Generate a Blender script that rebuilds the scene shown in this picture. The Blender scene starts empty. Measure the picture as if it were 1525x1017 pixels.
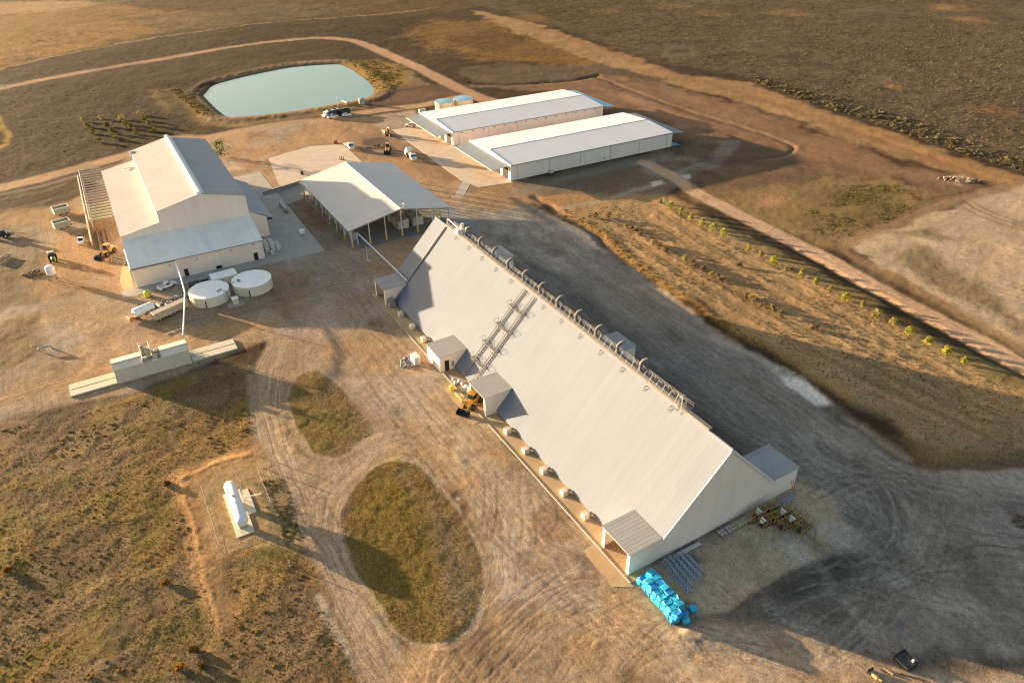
import bpy, math, random
import numpy as np
from mathutils import Vector, Matrix

random.seed(7)
PI = math.pi
scene = bpy.context.scene
COL = scene.collection

# ------------------------------------------------------------------ camera survey
CAM_F, CAM_TH, CAM_RO, CAM_H = 1084.0, 0.57762, -0.01302, 100.0


def at(px, py, z=0.0):
    """survey point: where the sight line of a photo pixel meets height z"""
    X, Y = px - 762.5, py - 508.5
    c, s = math.cos(CAM_RO), math.sin(CAM_RO)
    X, Y = X * c + Y * s, -X * s + Y * c
    d = (X / CAM_F, math.cos(CAM_TH) - Y / CAM_F * math.sin(CAM_TH), -math.sin(CAM_TH) - Y / CAM_F * math.cos(CAM_TH))
    k = (CAM_H - z) / -d[2]
    return Vector((d[0] * k, d[1] * k, z))


def ats(pts, z=0.0):
    return [tuple(at(a, b, z)[:2]) for a, b in pts]


SUN_AZ, SUN_EL = math.radians(155.0), math.radians(6.5)

# ------------------------------------------------------------------ noise
def _hash(ix, iy, seed):
    h = (ix.astype(np.int64) * 374761393 + iy.astype(np.int64) * 668265263 + seed * 1442695041) & 0xFFFFFFFF
    h = ((h ^ (h >> 13)) * 1274126177) & 0xFFFFFFFF
    h = h ^ (h >> 16)
    return (h & 0xFFFFFF) / float(0xFFFFFF)


def vnoise(x, y, scale, seed=0):
    u, v = x / scale, y / scale
    ix, iy = np.floor(u), np.floor(v)
    fx, fy = u - ix, v - iy
    fx = fx * fx * (3 - 2 * fx)
    fy = fy * fy * (3 - 2 * fy)
    a = _hash(ix, iy, seed); b = _hash(ix + 1, iy, seed)
    c = _hash(ix, iy + 1, seed); d = _hash(ix + 1, iy + 1, seed)
    return (a * (1 - fx) + b * fx) * (1 - fy) + (c * (1 - fx) + d * fx) * fy


def fbm(x, y, scale, octaves=4, seed=0):
    t, amp, tot = 0.0, 1.0, 0.0
    for k in range(octaves):
        t = t + amp * vnoise(x, y, scale / 2 ** k, seed + 17 * k)
        tot += amp
        amp *= 0.55
    return t / tot


def sstep(a, b, x):
    t = np.clip((x - a) / (b - a), 0, 1)
    return t * t * (3 - 2 * t)


# ------------------------------------------------------------------ materials
MATS = {}


def nodes_of(name):
    m = bpy.data.materials.new(name)
    m.use_nodes = True
    nt = m.node_tree
    return m, nt, nt.nodes, nt.links, nt.nodes['Principled BSDF']


def mat(name, col, rough=0.6, metal=0.0, var=0.12, scale=0.8, bump=0.0, ribs=None, spec=0.5, streak=0.0, laps=0.0):
    """painted / metal / earth surface: base colour broken by noise; ribs=(axis, spacing m, strength)"""
    if name in MATS:
        return MATS[name]
    m, nt, N, L, B = nodes_of(name)
    tc = N.new('ShaderNodeTexCoord')
    n1 = N.new('ShaderNodeTexNoise'); n1.inputs['Scale'].default_value = scale; n1.inputs['Detail'].default_value = 6
    L.new(tc.outputs['Object'], n1.inputs['Vector'])
    ramp = N.new('ShaderNodeMapRange')
    ramp.inputs['From Min'].default_value = 0.25; ramp.inputs['From Max'].default_value = 0.75
    ramp.inputs['To Min'].default_value = 1 - var; ramp.inputs['To Max'].default_value = 1 + var
    L.new(n1.outputs['Fac'], ramp.inputs['Value'])
    fac = ramp.outputs['Result']
    if ribs:
        sep = N.new('ShaderNodeSeparateXYZ'); L.new(tc.outputs['Object'], sep.inputs[0])
        mul = N.new('ShaderNodeMath'); mul.operation = 'MULTIPLY'; mul.inputs[1].default_value = 2 * PI / ribs[1]
        L.new(sep.outputs[ribs[0]], mul.inputs[0])
        sn = N.new('ShaderNodeMath'); sn.operation = 'SINE'; L.new(mul.outputs[0], sn.inputs[0])
        pw = N.new('ShaderNodeMath'); pw.operation = 'MULTIPLY_ADD'; pw.inputs[1].default_value = 0.5; pw.inputs[2].default_value = 0.5
        L.new(sn.outputs[0], pw.inputs[0])
        bp = N.new('ShaderNodeBump'); bp.inputs['Strength'].default_value = ribs[2]; bp.inputs['Distance'].default_value = 0.05
        L.new(pw.outputs[0], bp.inputs['Height']); L.new(bp.outputs[0], B.inputs['Normal'])
        # sheets: every sheet a touch different
        fl = N.new('ShaderNodeMath'); fl.operation = 'MULTIPLY'; fl.inputs[1].default_value = 1 / (ribs[1] * 2.0)
        L.new(sep.outputs[ribs[0]], fl.inputs[0])
        f2 = N.new('ShaderNodeMath'); f2.operation = 'FLOOR'; L.new(fl.outputs[0], f2.inputs[0])
        wn = N.new('ShaderNodeTexWhiteNoise'); wn.noise_dimensions = '1D'; L.new(f2.outputs[0], wn.inputs['W'])
        mr = N.new('ShaderNodeMapRange'); mr.inputs['To Min'].default_value = 1 - streak; mr.inputs['To Max'].default_value = 1 + streak
        L.new(wn.outputs['Value'], mr.inputs['Value'])
        mm = N.new('ShaderNodeMath'); mm.operation = 'MULTIPLY'
        L.new(fac, mm.inputs[0]); L.new(mr.outputs['Result'], mm.inputs[1]); fac = mm.outputs[0]
        # dust streaks running down the sheets
        sm = N.new('ShaderNodeMapping'); sm.inputs['Scale'].default_value = (1.3, 0.09, 0.09) if ribs[0] == 0 else (0.09, 1.3, 0.09)
        L.new(tc.outputs['Object'], sm.inputs['Vector'])
        sn2 = N.new('ShaderNodeTexNoise'); sn2.inputs['Scale'].default_value = 1.0; sn2.inputs['Detail'].default_value = 4; L.new(sm.outputs[0], sn2.inputs['Vector'])
        sr = N.new('ShaderNodeMapRange'); sr.inputs['From Min'].default_value = 0.35; sr.inputs['From Max'].default_value = 0.7
        sr.inputs['To Min'].default_value = 1.02; sr.inputs['To Max'].default_value = 0.955; L.new(sn2.outputs['Fac'], sr.inputs['Value'])
        m3 = N.new('ShaderNodeMath'); m3.operation = 'MULTIPLY'; L.new(fac, m3.inputs[0]); L.new(sr.outputs[0], m3.inputs[1]); fac = m3.outputs[0]
        if laps:
            lm = N.new('ShaderNodeMath'); lm.operation = 'MULTIPLY'; lm.inputs[1].default_value = 1 / laps; L.new(sep.outputs[1 - ribs[0]], lm.inputs[0])
            lf = N.new('ShaderNodeMath'); lf.operation = 'FRACT'; L.new(lm.outputs[0], lf.inputs[0])
            lt = N.new('ShaderNodeMath'); lt.operation = 'LESS_THAN'; lt.inputs[1].default_value = 0.16 / laps; L.new(lf.outputs[0], lt.inputs[0])
            lk = N.new('ShaderNodeMath'); lk.operation = 'MULTIPLY_ADD'; lk.inputs[1].default_value = -0.022; lk.inputs[2].default_value = 1.0; L.new(lt.outputs[0], lk.inputs[0])
            m4 = N.new('ShaderNodeMath'); m4.operation = 'MULTIPLY'; L.new(fac, m4.inputs[0]); L.new(lk.outputs[0], m4.inputs[1]); fac = m4.outputs[0]
    elif bump:
        bp = N.new('ShaderNodeBump'); bp.inputs['Strength'].default_value = bump; bp.inputs['Distance'].default_value = 0.1
        n2 = N.new('ShaderNodeTexNoise'); n2.inputs['Scale'].default_value = scale * 6; n2.inputs['Detail'].default_value = 5
        L.new(tc.outputs['Object'], n2.inputs['Vector'])
        L.new(n2.outputs['Fac'], bp.inputs['Height']); L.new(bp.outputs[0], B.inputs['Normal'])
    mx = N.new('ShaderNodeMix'); mx.data_type = 'RGBA'; mx.blend_type = 'MULTIPLY'; mx.inputs[0].default_value = 1
    mx.inputs[6].default_value = (*col, 1)
    cmb = N.new('ShaderNodeCombineColor')
    for k in range(3):
        L.new(fac, cmb.inputs[k])
    L.new(cmb.outputs[0], mx.inputs[7])
    L.new(mx.outputs[2], B.inputs['Base Color'])
    B.inputs['Roughness'].default_value = rough
    B.inputs['Metallic'].default_value = metal
    B.inputs['Specular IOR Level'].default_value = spec
    MATS[name] = m
    return m


def mat_attr(name, rough=0.85, trans=0.0, spec=0.15):
    """foliage: colour of every leaf clump comes from the mesh"""
    m, nt, N, L, B = nodes_of(name)
    a = N.new('ShaderNodeAttribute'); a.attribute_name = 'Col'
    L.new(a.outputs['Color'], B.inputs['Base Color'])
    B.inputs['Roughness'].default_value = rough
    B.inputs['Specular IOR Level'].default_value = spec
    if trans:
        tr = N.new('ShaderNodeBsdfTranslucent'); L.new(a.outputs['Color'], tr.inputs['Color'])
        mx = N.new('ShaderNodeMixShader'); mx.inputs[0].default_value = trans
        L.new(B.outputs[0], mx.inputs[1]); L.new(tr.outputs[0], mx.inputs[2])
        L.new(mx.outputs[0], N['Material Output'].inputs['Surface'])
    MATS[name] = m
    return m


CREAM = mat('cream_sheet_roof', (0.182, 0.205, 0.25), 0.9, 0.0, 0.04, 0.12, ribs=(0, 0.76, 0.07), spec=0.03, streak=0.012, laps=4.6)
CREAMW = mat('cream_sheet_wall', (0.85, 0.71, 0.61), 0.6, 0.0, 0.05, 0.15, ribs=(1, 0.6, 0.25), streak=0.02)
CREAMWX = mat('cream_side_wall', (0.85, 0.71, 0.61), 0.6, 0.0, 0.05, 0.15, ribs=(0, 0.6, 0.25), streak=0.02)
GREYROOF = mat('grey_sheet_roof', (0.33, 0.325, 0.32), 0.85, 0.0, 0.06, 0.2, ribs=(0, 0.76, 0.12), spec=0.05, streak=0.03)
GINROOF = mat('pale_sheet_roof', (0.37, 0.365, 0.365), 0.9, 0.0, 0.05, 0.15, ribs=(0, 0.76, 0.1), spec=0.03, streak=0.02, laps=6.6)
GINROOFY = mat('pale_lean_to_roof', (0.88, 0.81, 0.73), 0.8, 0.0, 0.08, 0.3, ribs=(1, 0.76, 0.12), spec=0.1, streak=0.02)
OPENROOF = mat('bluish_sheet_roof', (0.60, 0.565, 0.53), 0.9, 0.0, 0.05, 0.15, ribs=(0, 0.76, 0.1), spec=0.03, streak=0.02, laps=6.1)
WHITEROOF = mat('white_sheet_roof', (0.66, 0.67, 0.70), 0.8, 0.0, 0.04, 0.1, ribs=(0, 0.76, 0.1), spec=0.05, streak=0.015)
WHITEWALL = mat('off_white_wall', (0.86, 0.74, 0.66), 0.6, 0.0, 0.05, 0.15, ribs=(0, 0.6, 0.25), streak=0.015)
CANOPY = mat('grey_canopy', (0.24, 0.275, 0.30), 0.8, 0.0, 0.05, 0.2, ribs=(1, 0.76, 0.1), spec=0.05, streak=0.02)
BLUECANOPY = mat('blue_canopy', (0.22, 0.50, 0.62), 0.45, 0.0, 0.06, 0.2, ribs=(1, 0.76, 0.2), streak=0.02)
GALV = mat('galvanised_steel', (0.27, 0.255, 0.24), 0.65, 0.0, 0.15, 1.0, spec=0.2)
GALVP = mat('pale_steel', (0.58, 0.56, 0.53), 0.5, 0.1, 0.1, 1.0)
DUCT = mat('duct_steel', (0.17, 0.16, 0.15), 0.7, 0.0, 0.15, 1.0, spec=0.2)
DARK = mat('dark_opening', (0.018, 0.016, 0.015), 0.9, 0.0, 0.2, 1.0)
WHITE = mat('white_paint', (0.78, 0.77, 0.74), 0.4, 0.0, 0.05, 0.8)
TANKW = mat('white_tank_roof', (0.86, 0.87, 0.84), 0.45, 0.0, 0.05, 0.5)
TANKC = mat('cream_tank_wall', (0.66, 0.62, 0.52), 0.5, 0.0, 0.08, 0.5)
BLUETOP = mat('blue_tank_roof', (0.20, 0.40, 0.52), 0.5, 0.0, 0.12, 0.5)
CREAMP = mat('cream_paint', (0.62, 0.55, 0.42), 0.5, 0.0, 0.1, 0.8)
BEIGE = mat('weathered_beige', (0.40, 0.36, 0.27), 0.7, 0.0, 0.2, 1.2)
YELLOW = mat('yellow_paint', (0.60, 0.34, 0.03), 0.45, 0.0, 0.15, 1.5)
YELLOWB = mat('bright_yellow_plastic', (0.75, 0.58, 0.03), 0.5, 0.0, 0.1, 1.5)
LIME = mat('lime_plastic', (0.52, 0.55, 0.05), 0.5, 0.0, 0.1, 1.5)
BROWNY = mat('dusty_yellow_paint', (0.42, 0.27, 0.10), 0.6, 0.0, 0.25, 1.5)
BLACK = mat('black_paint', (0.022, 0.022, 0.024), 0.5, 0.0, 0.3, 1.5)
RUBBER = mat('tyre_rubber', (0.025, 0.024, 0.023), 0.85, 0.0, 0.3, 3.0)
GLASS = mat('dark_window_glass', (0.03, 0.045, 0.055), 0.12, 0.0, 0.1, 1.0)
RED = mat('red_paint', (0.42, 0.07, 0.04), 0.5, 0.0, 0.2, 1.5)
ORANGE = mat('orange_paint', (0.62, 0.20, 0.05), 0.5, 0.0, 0.2, 1.5)
GREEN = mat('tractor_green', (0.03, 0.16, 0.05), 0.4, 0.0, 0.2, 1.5)
PALEGREEN = mat('pale_green_paint', (0.30, 0.38, 0.30), 0.5, 0.0, 0.15, 1.0)
BLUEWRAP = mat('blue_plastic_wrap', (0.015, 0.24, 0.56), 0.4, 0.0, 0.4, 1.6, bump=0.7)
TEALWRAP = mat('teal_plastic_wrap', (0.025, 0.42, 0.64), 0.4, 0.0, 0.4, 1.6, bump=0.7)
BLUESTEEL = mat('blue_grey_steel', (0.34, 0.44, 0.53), 0.5, 0.0, 0.2, 1.5)
CONC = mat('concrete', (0.36, 0.325, 0.285), 0.85, 0.0, 0.14, 0.35, bump=0.15)
CONCW = mat('warm_concrete', (0.50, 0.40, 0.30), 0.85, 0.0, 0.14, 0.3, bump=0.15)
CONCO = mat('dusty_orange_concrete', (0.40, 0.285, 0.155), 0.85, 0.0, 0.14, 0.35, bump=0.15)
CONCG = mat('grey_concrete', (0.235, 0.225, 0.215), 0.85, 0.0, 0.14, 0.3, bump=0.15)
CONCD = mat('dark_concrete', (0.155, 0.155, 0.145), 0.85, 0.0, 0.14, 0.3, bump=0.15)  # darkest of the concrete tones, for the open shed floor
BLUEPAD = mat('blue_tinted_pad', (0.17, 0.36, 0.48), 0.7, 0.0, 0.1, 0.3)
BALEW = mat('white_bale_wrap', (0.52, 0.50, 0.46), 0.6, 0.0, 0.25, 1.2, bump=0.4)
BALEG = mat('grey_bale_wrap', (0.34, 0.34, 0.33), 0.6, 0.0, 0.25, 1.2, bump=0.4)
PINKP = mat('pink_sacks', (0.42, 0.33, 0.34), 0.8, 0.0, 0.3, 1.6, bump=0.5)
OLIVEP = mat('olive_sacks', (0.40, 0.36, 0.18), 0.8, 0.0, 0.3, 1.6, bump=0.5)
RUST = mat('rusty_yellow_steel', (0.36, 0.225, 0.06), 0.7, 0.0, 0.35, 1.5)
SCRAP = mat('dark_scrap', (0.05, 0.052, 0.055), 0.7, 0.1, 0.5, 2.0)
SCRAPG = mat('grey_scrap', (0.22, 0.24, 0.26), 0.6, 0.1, 0.4, 2.0)
WOOD = mat('weathered_wood', (0.22, 0.16, 0.10), 0.8, 0.0, 0.3, 2.0)
SKIN = mat('skin', (0.35, 0.20, 0.13), 0.6)
NAVY = mat('dark_trousers', (0.03, 0.03, 0.05), 0.8)
HAIR = mat('dark_hair', (0.02, 0.014, 0.01), 0.8)
BARK = mat('bark', (0.12, 0.08, 0.05), 0.9, 0.0, 0.3, 3.0)
EARTH = mat('dark_earth', (0.10, 0.075, 0.055), 0.95, 0.0, 0.3, 1.0, bump=0.8)
ROCKM = mat('pale_stone', (0.30, 0.25, 0.19), 0.9, 0.0, 0.3, 1.0, bump=0.8)
LEAF = mat_attr('tree_leaves', 0.7, 0.3)
TUFT = mat_attr('dry_grass_leaves', 0.9, 0.15)

# ------------------------------------------------------------------ mesh builder
class MB:
    def __init__(s):
        s.v = []; s.f = []

    def add(s, vs, fs):
        o = len(s.v)
        s.v += [tuple(p) for p in vs]
        s.f += [tuple(o + i for i in f) for f in fs]
        return s

    def box(s, x0, x1, y0, y1, z0, z1, M=None):
        vs = [Vector(p) for p in ((x0, y0, z0), (x1, y0, z0), (x1, y1, z0), (x0, y1, z0), (x0, y0, z1), (x1, y0, z1), (x1, y1, z1), (x0, y1, z1))]
        if M is not None:
            vs = [M @ p for p in vs]
        return s.add(vs, [(3, 2, 1, 0), (4, 5, 6, 7), (0, 1, 5, 4), (1, 2, 6, 5), (2, 3, 7, 6), (3, 0, 4, 7)])

    def bevbox(s, x0, x1, y0, y1, z0, z1, b=0.1, M=None):
        """box with chamfered upright and top edges"""
        rings = []
        for z, i in ((z0, 0.0), (z1 - b, 0.0), (z1, b)):
            rings.append([(x0 + i + b * (i == 0), y0 + i, z), (x1 - i - b * (i == 0), y0 + i, z), (x1 - i, y0 + i + b * (i == 0), z), (x1 - i, y1 - i - b * (i == 0), z),
                          (x1 - i - b * (i == 0), y1 - i, z), (x0 + i + b * (i == 0), y1 - i, z), (x0 + i, y1 - i - b * (i == 0), z), (x0 + i, y0 + i + b * (i == 0), z)])
        vs = [Vector(p) for r in rings for p in r]
        if M is not None:
            vs = [M @ p for p in vs]
        fs = [tuple(range(7, -1, -1)), tuple(range(16, 24))]
        for r in range(2):
            for k in range(8):
                fs.append((r * 8 + k, r * 8 + (k + 1) % 8, r * 8 + 8 + (k + 1) % 8, r * 8 + 8 + k))
        return s.add(vs, fs)

    def prism(s, poly, d0, d1, axis='x'):
        """polygon (two coordinates) swept along axis; x: poly=(y,z)  y: poly=(x,z)  z: poly=(x,y)"""
        def P(p, d):
            return (d, p[0], p[1]) if axis == 'x' else (p[0], d, p[1]) if axis == 'y' else (p[0], p[1], d)
        n = len(poly)
        vs = [P(p, d0) for p in poly] + [P(p, d1) for p in poly]
        fs = [tuple(range(n - 1, -1, -1)), tuple(range(n, 2 * n))] + [(k, (k + 1) % n, n + (k + 1) % n, n + k) for k in range(n)]
        return s.add(vs, fs)

    def slab(s, quad, t):
        """flat panel of thickness t below the given corners"""
        q = [Vector(p) for p in quad]
        n = (q[1] - q[0]).cross(q[2] - q[0]).normalized()
        if n.z < 0:
            n = -n
        m = len(q)
        vs = q + [p - n * t for p in q]
        return s.add(vs, [tuple(range(m)), tuple(range(2 * m - 1, m - 1, -1))] + [(k, m + k, m + (k + 1) % m, (k + 1) % m) for k in range(m)])

    def tube(s, pts, r, n=8, r1=None):
        pts = [Vector(p) for p in pts]
        vs = []; prev = None
        for i, p in enumerate(pts):
            d = ((pts[min(i + 1, len(pts) - 1)] - pts[max(i - 1, 0)])).normalized()
            a = d.cross(Vector((0, 0, 1)))
            if a.length < 1e-3:
                a = Vector((1, 0, 0)) if prev is None else prev
            a.normalize()
            if prev is not None and a.dot(prev) < 0:
                a = -a
            prev = a
            b = d.cross(a).normalized()
            rr = r if r1 is None else r + (r1 - r) * i / max(1, len(pts) - 1)
            for k in range(n):
                t = 2 * PI * k / n
                vs.append(p + a * math.cos(t) * rr + b * math.sin(t) * rr)
        m = len(pts)
        fs = [(i * n + k, i * n + (k + 1) % n, (i + 1) * n + (k + 1) % n, (i + 1) * n + k) for i in range(m - 1) for k in range(n)]
        fs += [tuple(range(n - 1, -1, -1)), tuple((m - 1) * n + k for k in range(n))]
        return s.add(vs, fs)

    def lathe(s, prof, n=32, c=(0, 0, 0), axis='z'):
        vs = []
        for r, z in prof:
            for k in range(n):
                t = 2 * PI * k / n
                x, y = r * math.cos(t), r * math.sin(t)
                p = (x, y, z) if axis == 'z' else (z, x, y) if axis == 'x' else (x, z, y)
                vs.append((p[0] + c[0], p[1] + c[1], p[2] + c[2]))
        m = len(prof)
        fs = [(i * n + k, i * n + (k + 1) % n, (i + 1) * n + (k + 1) % n, (i + 1) * n + k) for i in range(m - 1) for k in range(n)]
        fs += [tuple(range(n)), tuple((m - 1) * n + k for k in range(n))]
        return s.add(vs, fs)

    def blob(s, c, r, n=8, m=5, jit=0.15, flat=1.0, rnd=random):
        vs = [(c[0], c[1], c[2] - r * flat)]
        for i in range(1, m):
            ph = -PI / 2 + PI * i / m
            for k in range(n):
                t = 2 * PI * k / n
                q = r * (1 + rnd.uniform(-jit, jit))
                vs.append((c[0] + q * math.cos(ph) * math.cos(t), c[1] + q * math.cos(ph) * math.sin(t), c[2] + q * flat * math.sin(ph)))
        vs.append((c[0], c[1], c[2] + r * flat))
        fs = [(0, 1 + (k + 1) % n, 1 + k) for k in range(n)]
        for i in range(m - 2):
            for k in range(n):
                fs.append((1 + i * n + k, 1 + i * n + (k + 1) % n, 1 + (i + 1) * n + (k + 1) % n, 1 + (i + 1) * n + k))
        l = len(vs) - 1; b = 1 + (m - 2) * n
        fs += [(b + k, b + (k + 1) % n, l) for k in range(n)]
        return s.add(vs, fs)

    def build(s, name, material, parent=None, smooth=False):
        me = bpy.data.meshes.new(name)
        me.from_pydata(s.v, [], s.f)
        me.update()
        import bmesh
        bm = bmesh.new(); bm.from_mesh(me)
        bmesh.ops.recalc_face_normals(bm, faces=bm.faces)
        bm.to_mesh(me); bm.free()
        if smooth:
            me.polygons.foreach_set('use_smooth', [True] * len(me.polygons))
            me.set_sharp_from_angle(angle=math.radians(40))
        me.materials.append(material)
        o = bpy.data.objects.new(name, me)
        COL.objects.link(o)
        if parent is not None:
            o.parent = parent
        return o


def tag(o, label=None, cat=None, group=None, kind=None):
    if label: o['label'] = label
    if cat: o['category'] = cat
    if group: o['group'] = group
    if kind: o['kind'] = kind
    return o


def thing(name, label, cat, loc=(0, 0, 0), rz=0.0, group=None):
    o = bpy.data.objects.new(name, None)
    o.empty_display_size = 0.5
    COL.objects.link(o)
    o.location = loc; o.rotation_euler = (0, 0, rz)
    return tag(o, label, cat, group)


def dup(root, loc, rz, label, group=None):
    r = root.copy(); COL.objects.link(r)
    r.location = loc; r.rotation_euler = (0, 0, rz); r['label'] = label
    if group: r['group'] = group
    for ch in list(root.children):
        c = ch.copy(); COL.objects.link(c); c.parent = r
        for g in list(ch.children):
            d = g.copy(); COL.objects.link(d); d.parent = c
    return r


def heading(a, b):
    p, q = at(*a), at(*b)
    return math.atan2(q.y - p.y, q.x - p.x)


# ------------------------------------------------------------------ ground
GY = []
y = 48.0
while y < 860:
    GY.append(y); y += 0.165 * (y / 60) ** 1.3
step = y * 0.02
while y < 9000:
    GY.append(y); y += step; step *= 1.25
GY = [-900, -400, -150, -50, 0, 20, 35] + GY
NU = 820
core = np.linspace(-1.0, 1.0, NU)
GU = np.concatenate([[-14, -6, -3, -1.8, -1.3], core, [1.3, 1.8, 3, 6, 14]])
gy = np.array(GY)
hw = np.maximum(60.0, 46 + 0.61 * gy)
GX = hw[:, None] * GU[None, :]
GYY = np.repeat(gy[:, None], len(GU), 1)
PX, PY = GX.ravel(), GYY.ravel()
NV = len(PX)
W1x = (fbm(PX, PY, 9.0, 4, 3) - 0.5); W1y = (fbm(PX, PY, 9.0, 4, 91) - 0.5)
NBIG = fbm(PX, PY, 60.0, 5, 5); NMED = fbm(PX, PY, 11.0, 4, 23); NFIN = fbm(PX, PY, 2.2, 3, 57)
C = np.zeros((NV, 3)); VEG = np.zeros(NV); Z = np.zeros(NV)
TRK = np.zeros((NV, 2)); TW = np.zeros(NV)


def bbox(pts, pad):
    p = np.array(pts)
    return np.where((PX > p[:, 0].min() - pad) & (PX < p[:, 0].max() + pad) & (PY > p[:, 1].min() - pad) & (PY < p[:, 1].max() + pad))[0]


def sdpoly(pts, x, y):
    d = np.full(len(x), 1e9); ins = np.zeros(len(x), bool)
    n = len(pts)
    for i in range(n):
        ax, ay = pts[i]; bx, by = pts[(i + 1) % n]
        ex, ey = bx - ax, by - ay
        t = np.clip(((x - ax) * ex + (y - ay) * ey) / (ex * ex + ey * ey + 1e-12), 0, 1)
        d = np.minimum(d, (x - ax - t * ex) ** 2 + (y - ay - t * ey) ** 2)
        c = ((ay > y) != (by > y))
        ins ^= c & (x < ex * (y - ay) / (ey if abs(ey) > 1e-12 else 1e-12) + ax)
    d = np.sqrt(d)
    return np.where(ins, d, -d)


def smooth_line(pts, n=6):
    """Catmull-Rom through the points"""
    P = [np.array(p) for p in pts]
    if len(P) < 3:
        return [tuple(p) for p in P]
    out = []
    for i in range(len(P) - 1):
        p0 = P[max(i - 1, 0)]; p1 = P[i]; p2 = P[i + 1]; p3 = P[min(i + 2, len(P) - 1)]
        for k in range(n):
            t = k / n
            out.append(tuple(0.5 * ((2 * p1) + (-p0 + p2) * t + (2 * p0 - 5 * p1 + 4 * p2 - p3) * t * t + (-p0 + 3 * p1 - 3 * p2 + p3) * t ** 3)))
    out.append(tuple(P[-1]))
    return out


def sdline(pts, x, y):
    d = np.full(len(x), 1e9); lat = np.zeros(len(x)); al = np.zeros(len(x)); acc = 0.0
    for i in range(len(pts) - 1):
        ax, ay = pts[i]; bx, by = pts[i + 1]
        ex, ey = bx - ax, by - ay; l = math.hypot(ex, ey) + 1e-9
        t = np.clip(((x - ax) * ex + (y - ay) * ey) / (l * l), 0, 1)
        dd = np.hypot(x - ax - t * ex, y - ay - t * ey)
        m = dd < d
        sg = np.sign(ex * (y - ay) - ey * (x - ax))
        d = np.where(m, dd, d); lat = np.where(m, dd * sg, lat); al = np.where(m, acc + t * l, al)
        acc += l
    return d, lat, al


def paint_poly(pts, col, soft=1.5, warp=3.0, alpha=1.0, veg=None, breakup=0.0, px=True, track=None):
    P = ats(pts) if px else pts
    idx = bbox(P, soft + warp + 2)
    if len(idx) == 0: return
    x, y = PX[idx] + W1x[idx] * warp * 2, PY[idx] + W1y[idx] * warp * 2
    sd = sdpoly(P, x, y)
    m = sstep(-soft, soft, sd + (NMED[idx] - 0.5) * breakup) * alpha
    C[idx] += (np.array(col) - C[idx]) * m[:, None]
    if veg is not None:
        VEG[idx] += (veg - VEG[idx]) * m
    if track is not None:
        a = track
        la = -math.sin(a) * PX[idx] + math.cos(a) * PY[idx]; lo = math.cos(a) * PX[idx] + math.sin(a) * PY[idx]
        k = m > 0.5
        TRK[idx[k], 0] = la[k]; TRK[idx[k], 1] = lo[k]; TW[idx] = np.maximum(TW[idx] * (1 - m), 0.45 * m)
    return idx, m


def paint_line(pts, width, col, soft=0.8, warp=0.6, alpha=1.0, veg=None, track=0.0, height=0.0, hwid=None, breakup=0.0, smooth=True):
    P = ats(pts)
    if smooth: P = smooth_line(P)
    idx = bbox(P, width + soft + warp + (hwid or 0) * 3 + 2)
    if len(idx) == 0: return
    x, y = PX[idx] + W1x[idx] * warp * 2, PY[idx] + W1y[idx] * warp * 2
    d, lat, al = sdline(P, x, y)
    m = sstep(-soft, soft, width / 2 - d + (NMED[idx] - 0.5) * breakup) * alpha
    if col is not None:
        C[idx] += (np.array(col) - C[idx]) * m[:, None]
    if veg is not None:
        VEG[idx] += (veg - VEG[idx]) * m
    if track:
        k = m > 0.35
        TRK[idx[k], 0] = lat[k]; TRK[idx[k], 1] = al[k]; TW[idx] = np.maximum(TW[idx] * (1 - m), track * m)
    if height:
        h = hwid or width / 2
        Z[idx] += height * np.exp(-(d / h) ** 2) * (0.75 + 0.5 * NFIN[idx])


def blot(cx, cy, r, col, alpha=0.7, warp=1.5, soft=None, veg=None):
    c = at(cx, cy)
    pts = [(c.x + r * math.cos(t), c.y + r * math.sin(t)) for t in np.linspace(0, 2 * PI, 12, endpoint=False)]
    paint_poly(pts, col, soft or r * 0.5, warp, alpha, veg, 1.0, px=False)


TAN = (0.335, 0.25, 0.172); TANL = (0.40, 0.285, 0.18); TANO = (0.36, 0.205, 0.09); ORANGEB = (0.42, 0.22, 0.075)
PINK = (0.44, 0.31, 0.22); GRAV = (0.25, 0.205, 0.158); GRAVD = (0.165, 0.152, 0.138); GRAVB = (0.20, 0.195, 0.188)
DUST = (0.42, 0.40, 0.37); DARKS = (0.12, 0.088, 0.062); REDB = (0.19, 0.115, 0.072); BROWN = (0.056, 0.037, 0.022)
OLIVE = (0.13, 0.108, 0.045); GOLD = (0.27, 0.152, 0.055); STRAW = (0.10, 0.066, 0.03); SAGE = (0.10, 0.078, 0.052)
GRASSB = (0.155, 0.115, 0.062); YARDG = (0.24, 0.222, 0.21)
SHED_A = 2.101

C[:] = np.array(BROWN) + (NBIG[:, None] - 0.5) * np.array((0.05, 0.035, 0.02)); VEG[:] = 0.8
# --- far fields
paint_poly([(-400, -40), (900, -40), (700, 12), (560, 24), (400, 33), (230, 55), (110, 78), (0, 103), (-400, 190)], STRAW, 6, 8, 1, 0.9)
paint_poly([(-300, 20), (100, 0), (215, 12), (330, 22), (250, 45), (130, 72), (0, 98), (-300, 150)], GOLD, 10, 16, 0.95, 0.7, 12)
paint_poly([(-100, 2), (180, 2), (120, 12), (-100, 30)], TANL, 8, 14, 0.4, 0.5, 12)
paint_poly([(180, 28), (420, 5), (560, 12), (420, 28), (250, 50)], (0.13, 0.105, 0.07), 8, 14, 0.7, 1.0, 14)
paint_poly([(640, 30), (760, 30), (960, 92), (900, 98), (730, 92), (640, 70), (600, 50)], GOLD, 8, 14, 0.7, 0.8, 14)
paint_poly([(660, 60), (740, 40), (800, 60), (720, 80)], BROWN, 8, 14, 0.6, 0.9, 12)
paint_poly([(680, 100), (900, 95), (1000, 120), (960, 160), (880, 140), (700, 125)], DARKS, 6, 10, 0.75, 0.4, 8)
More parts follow.
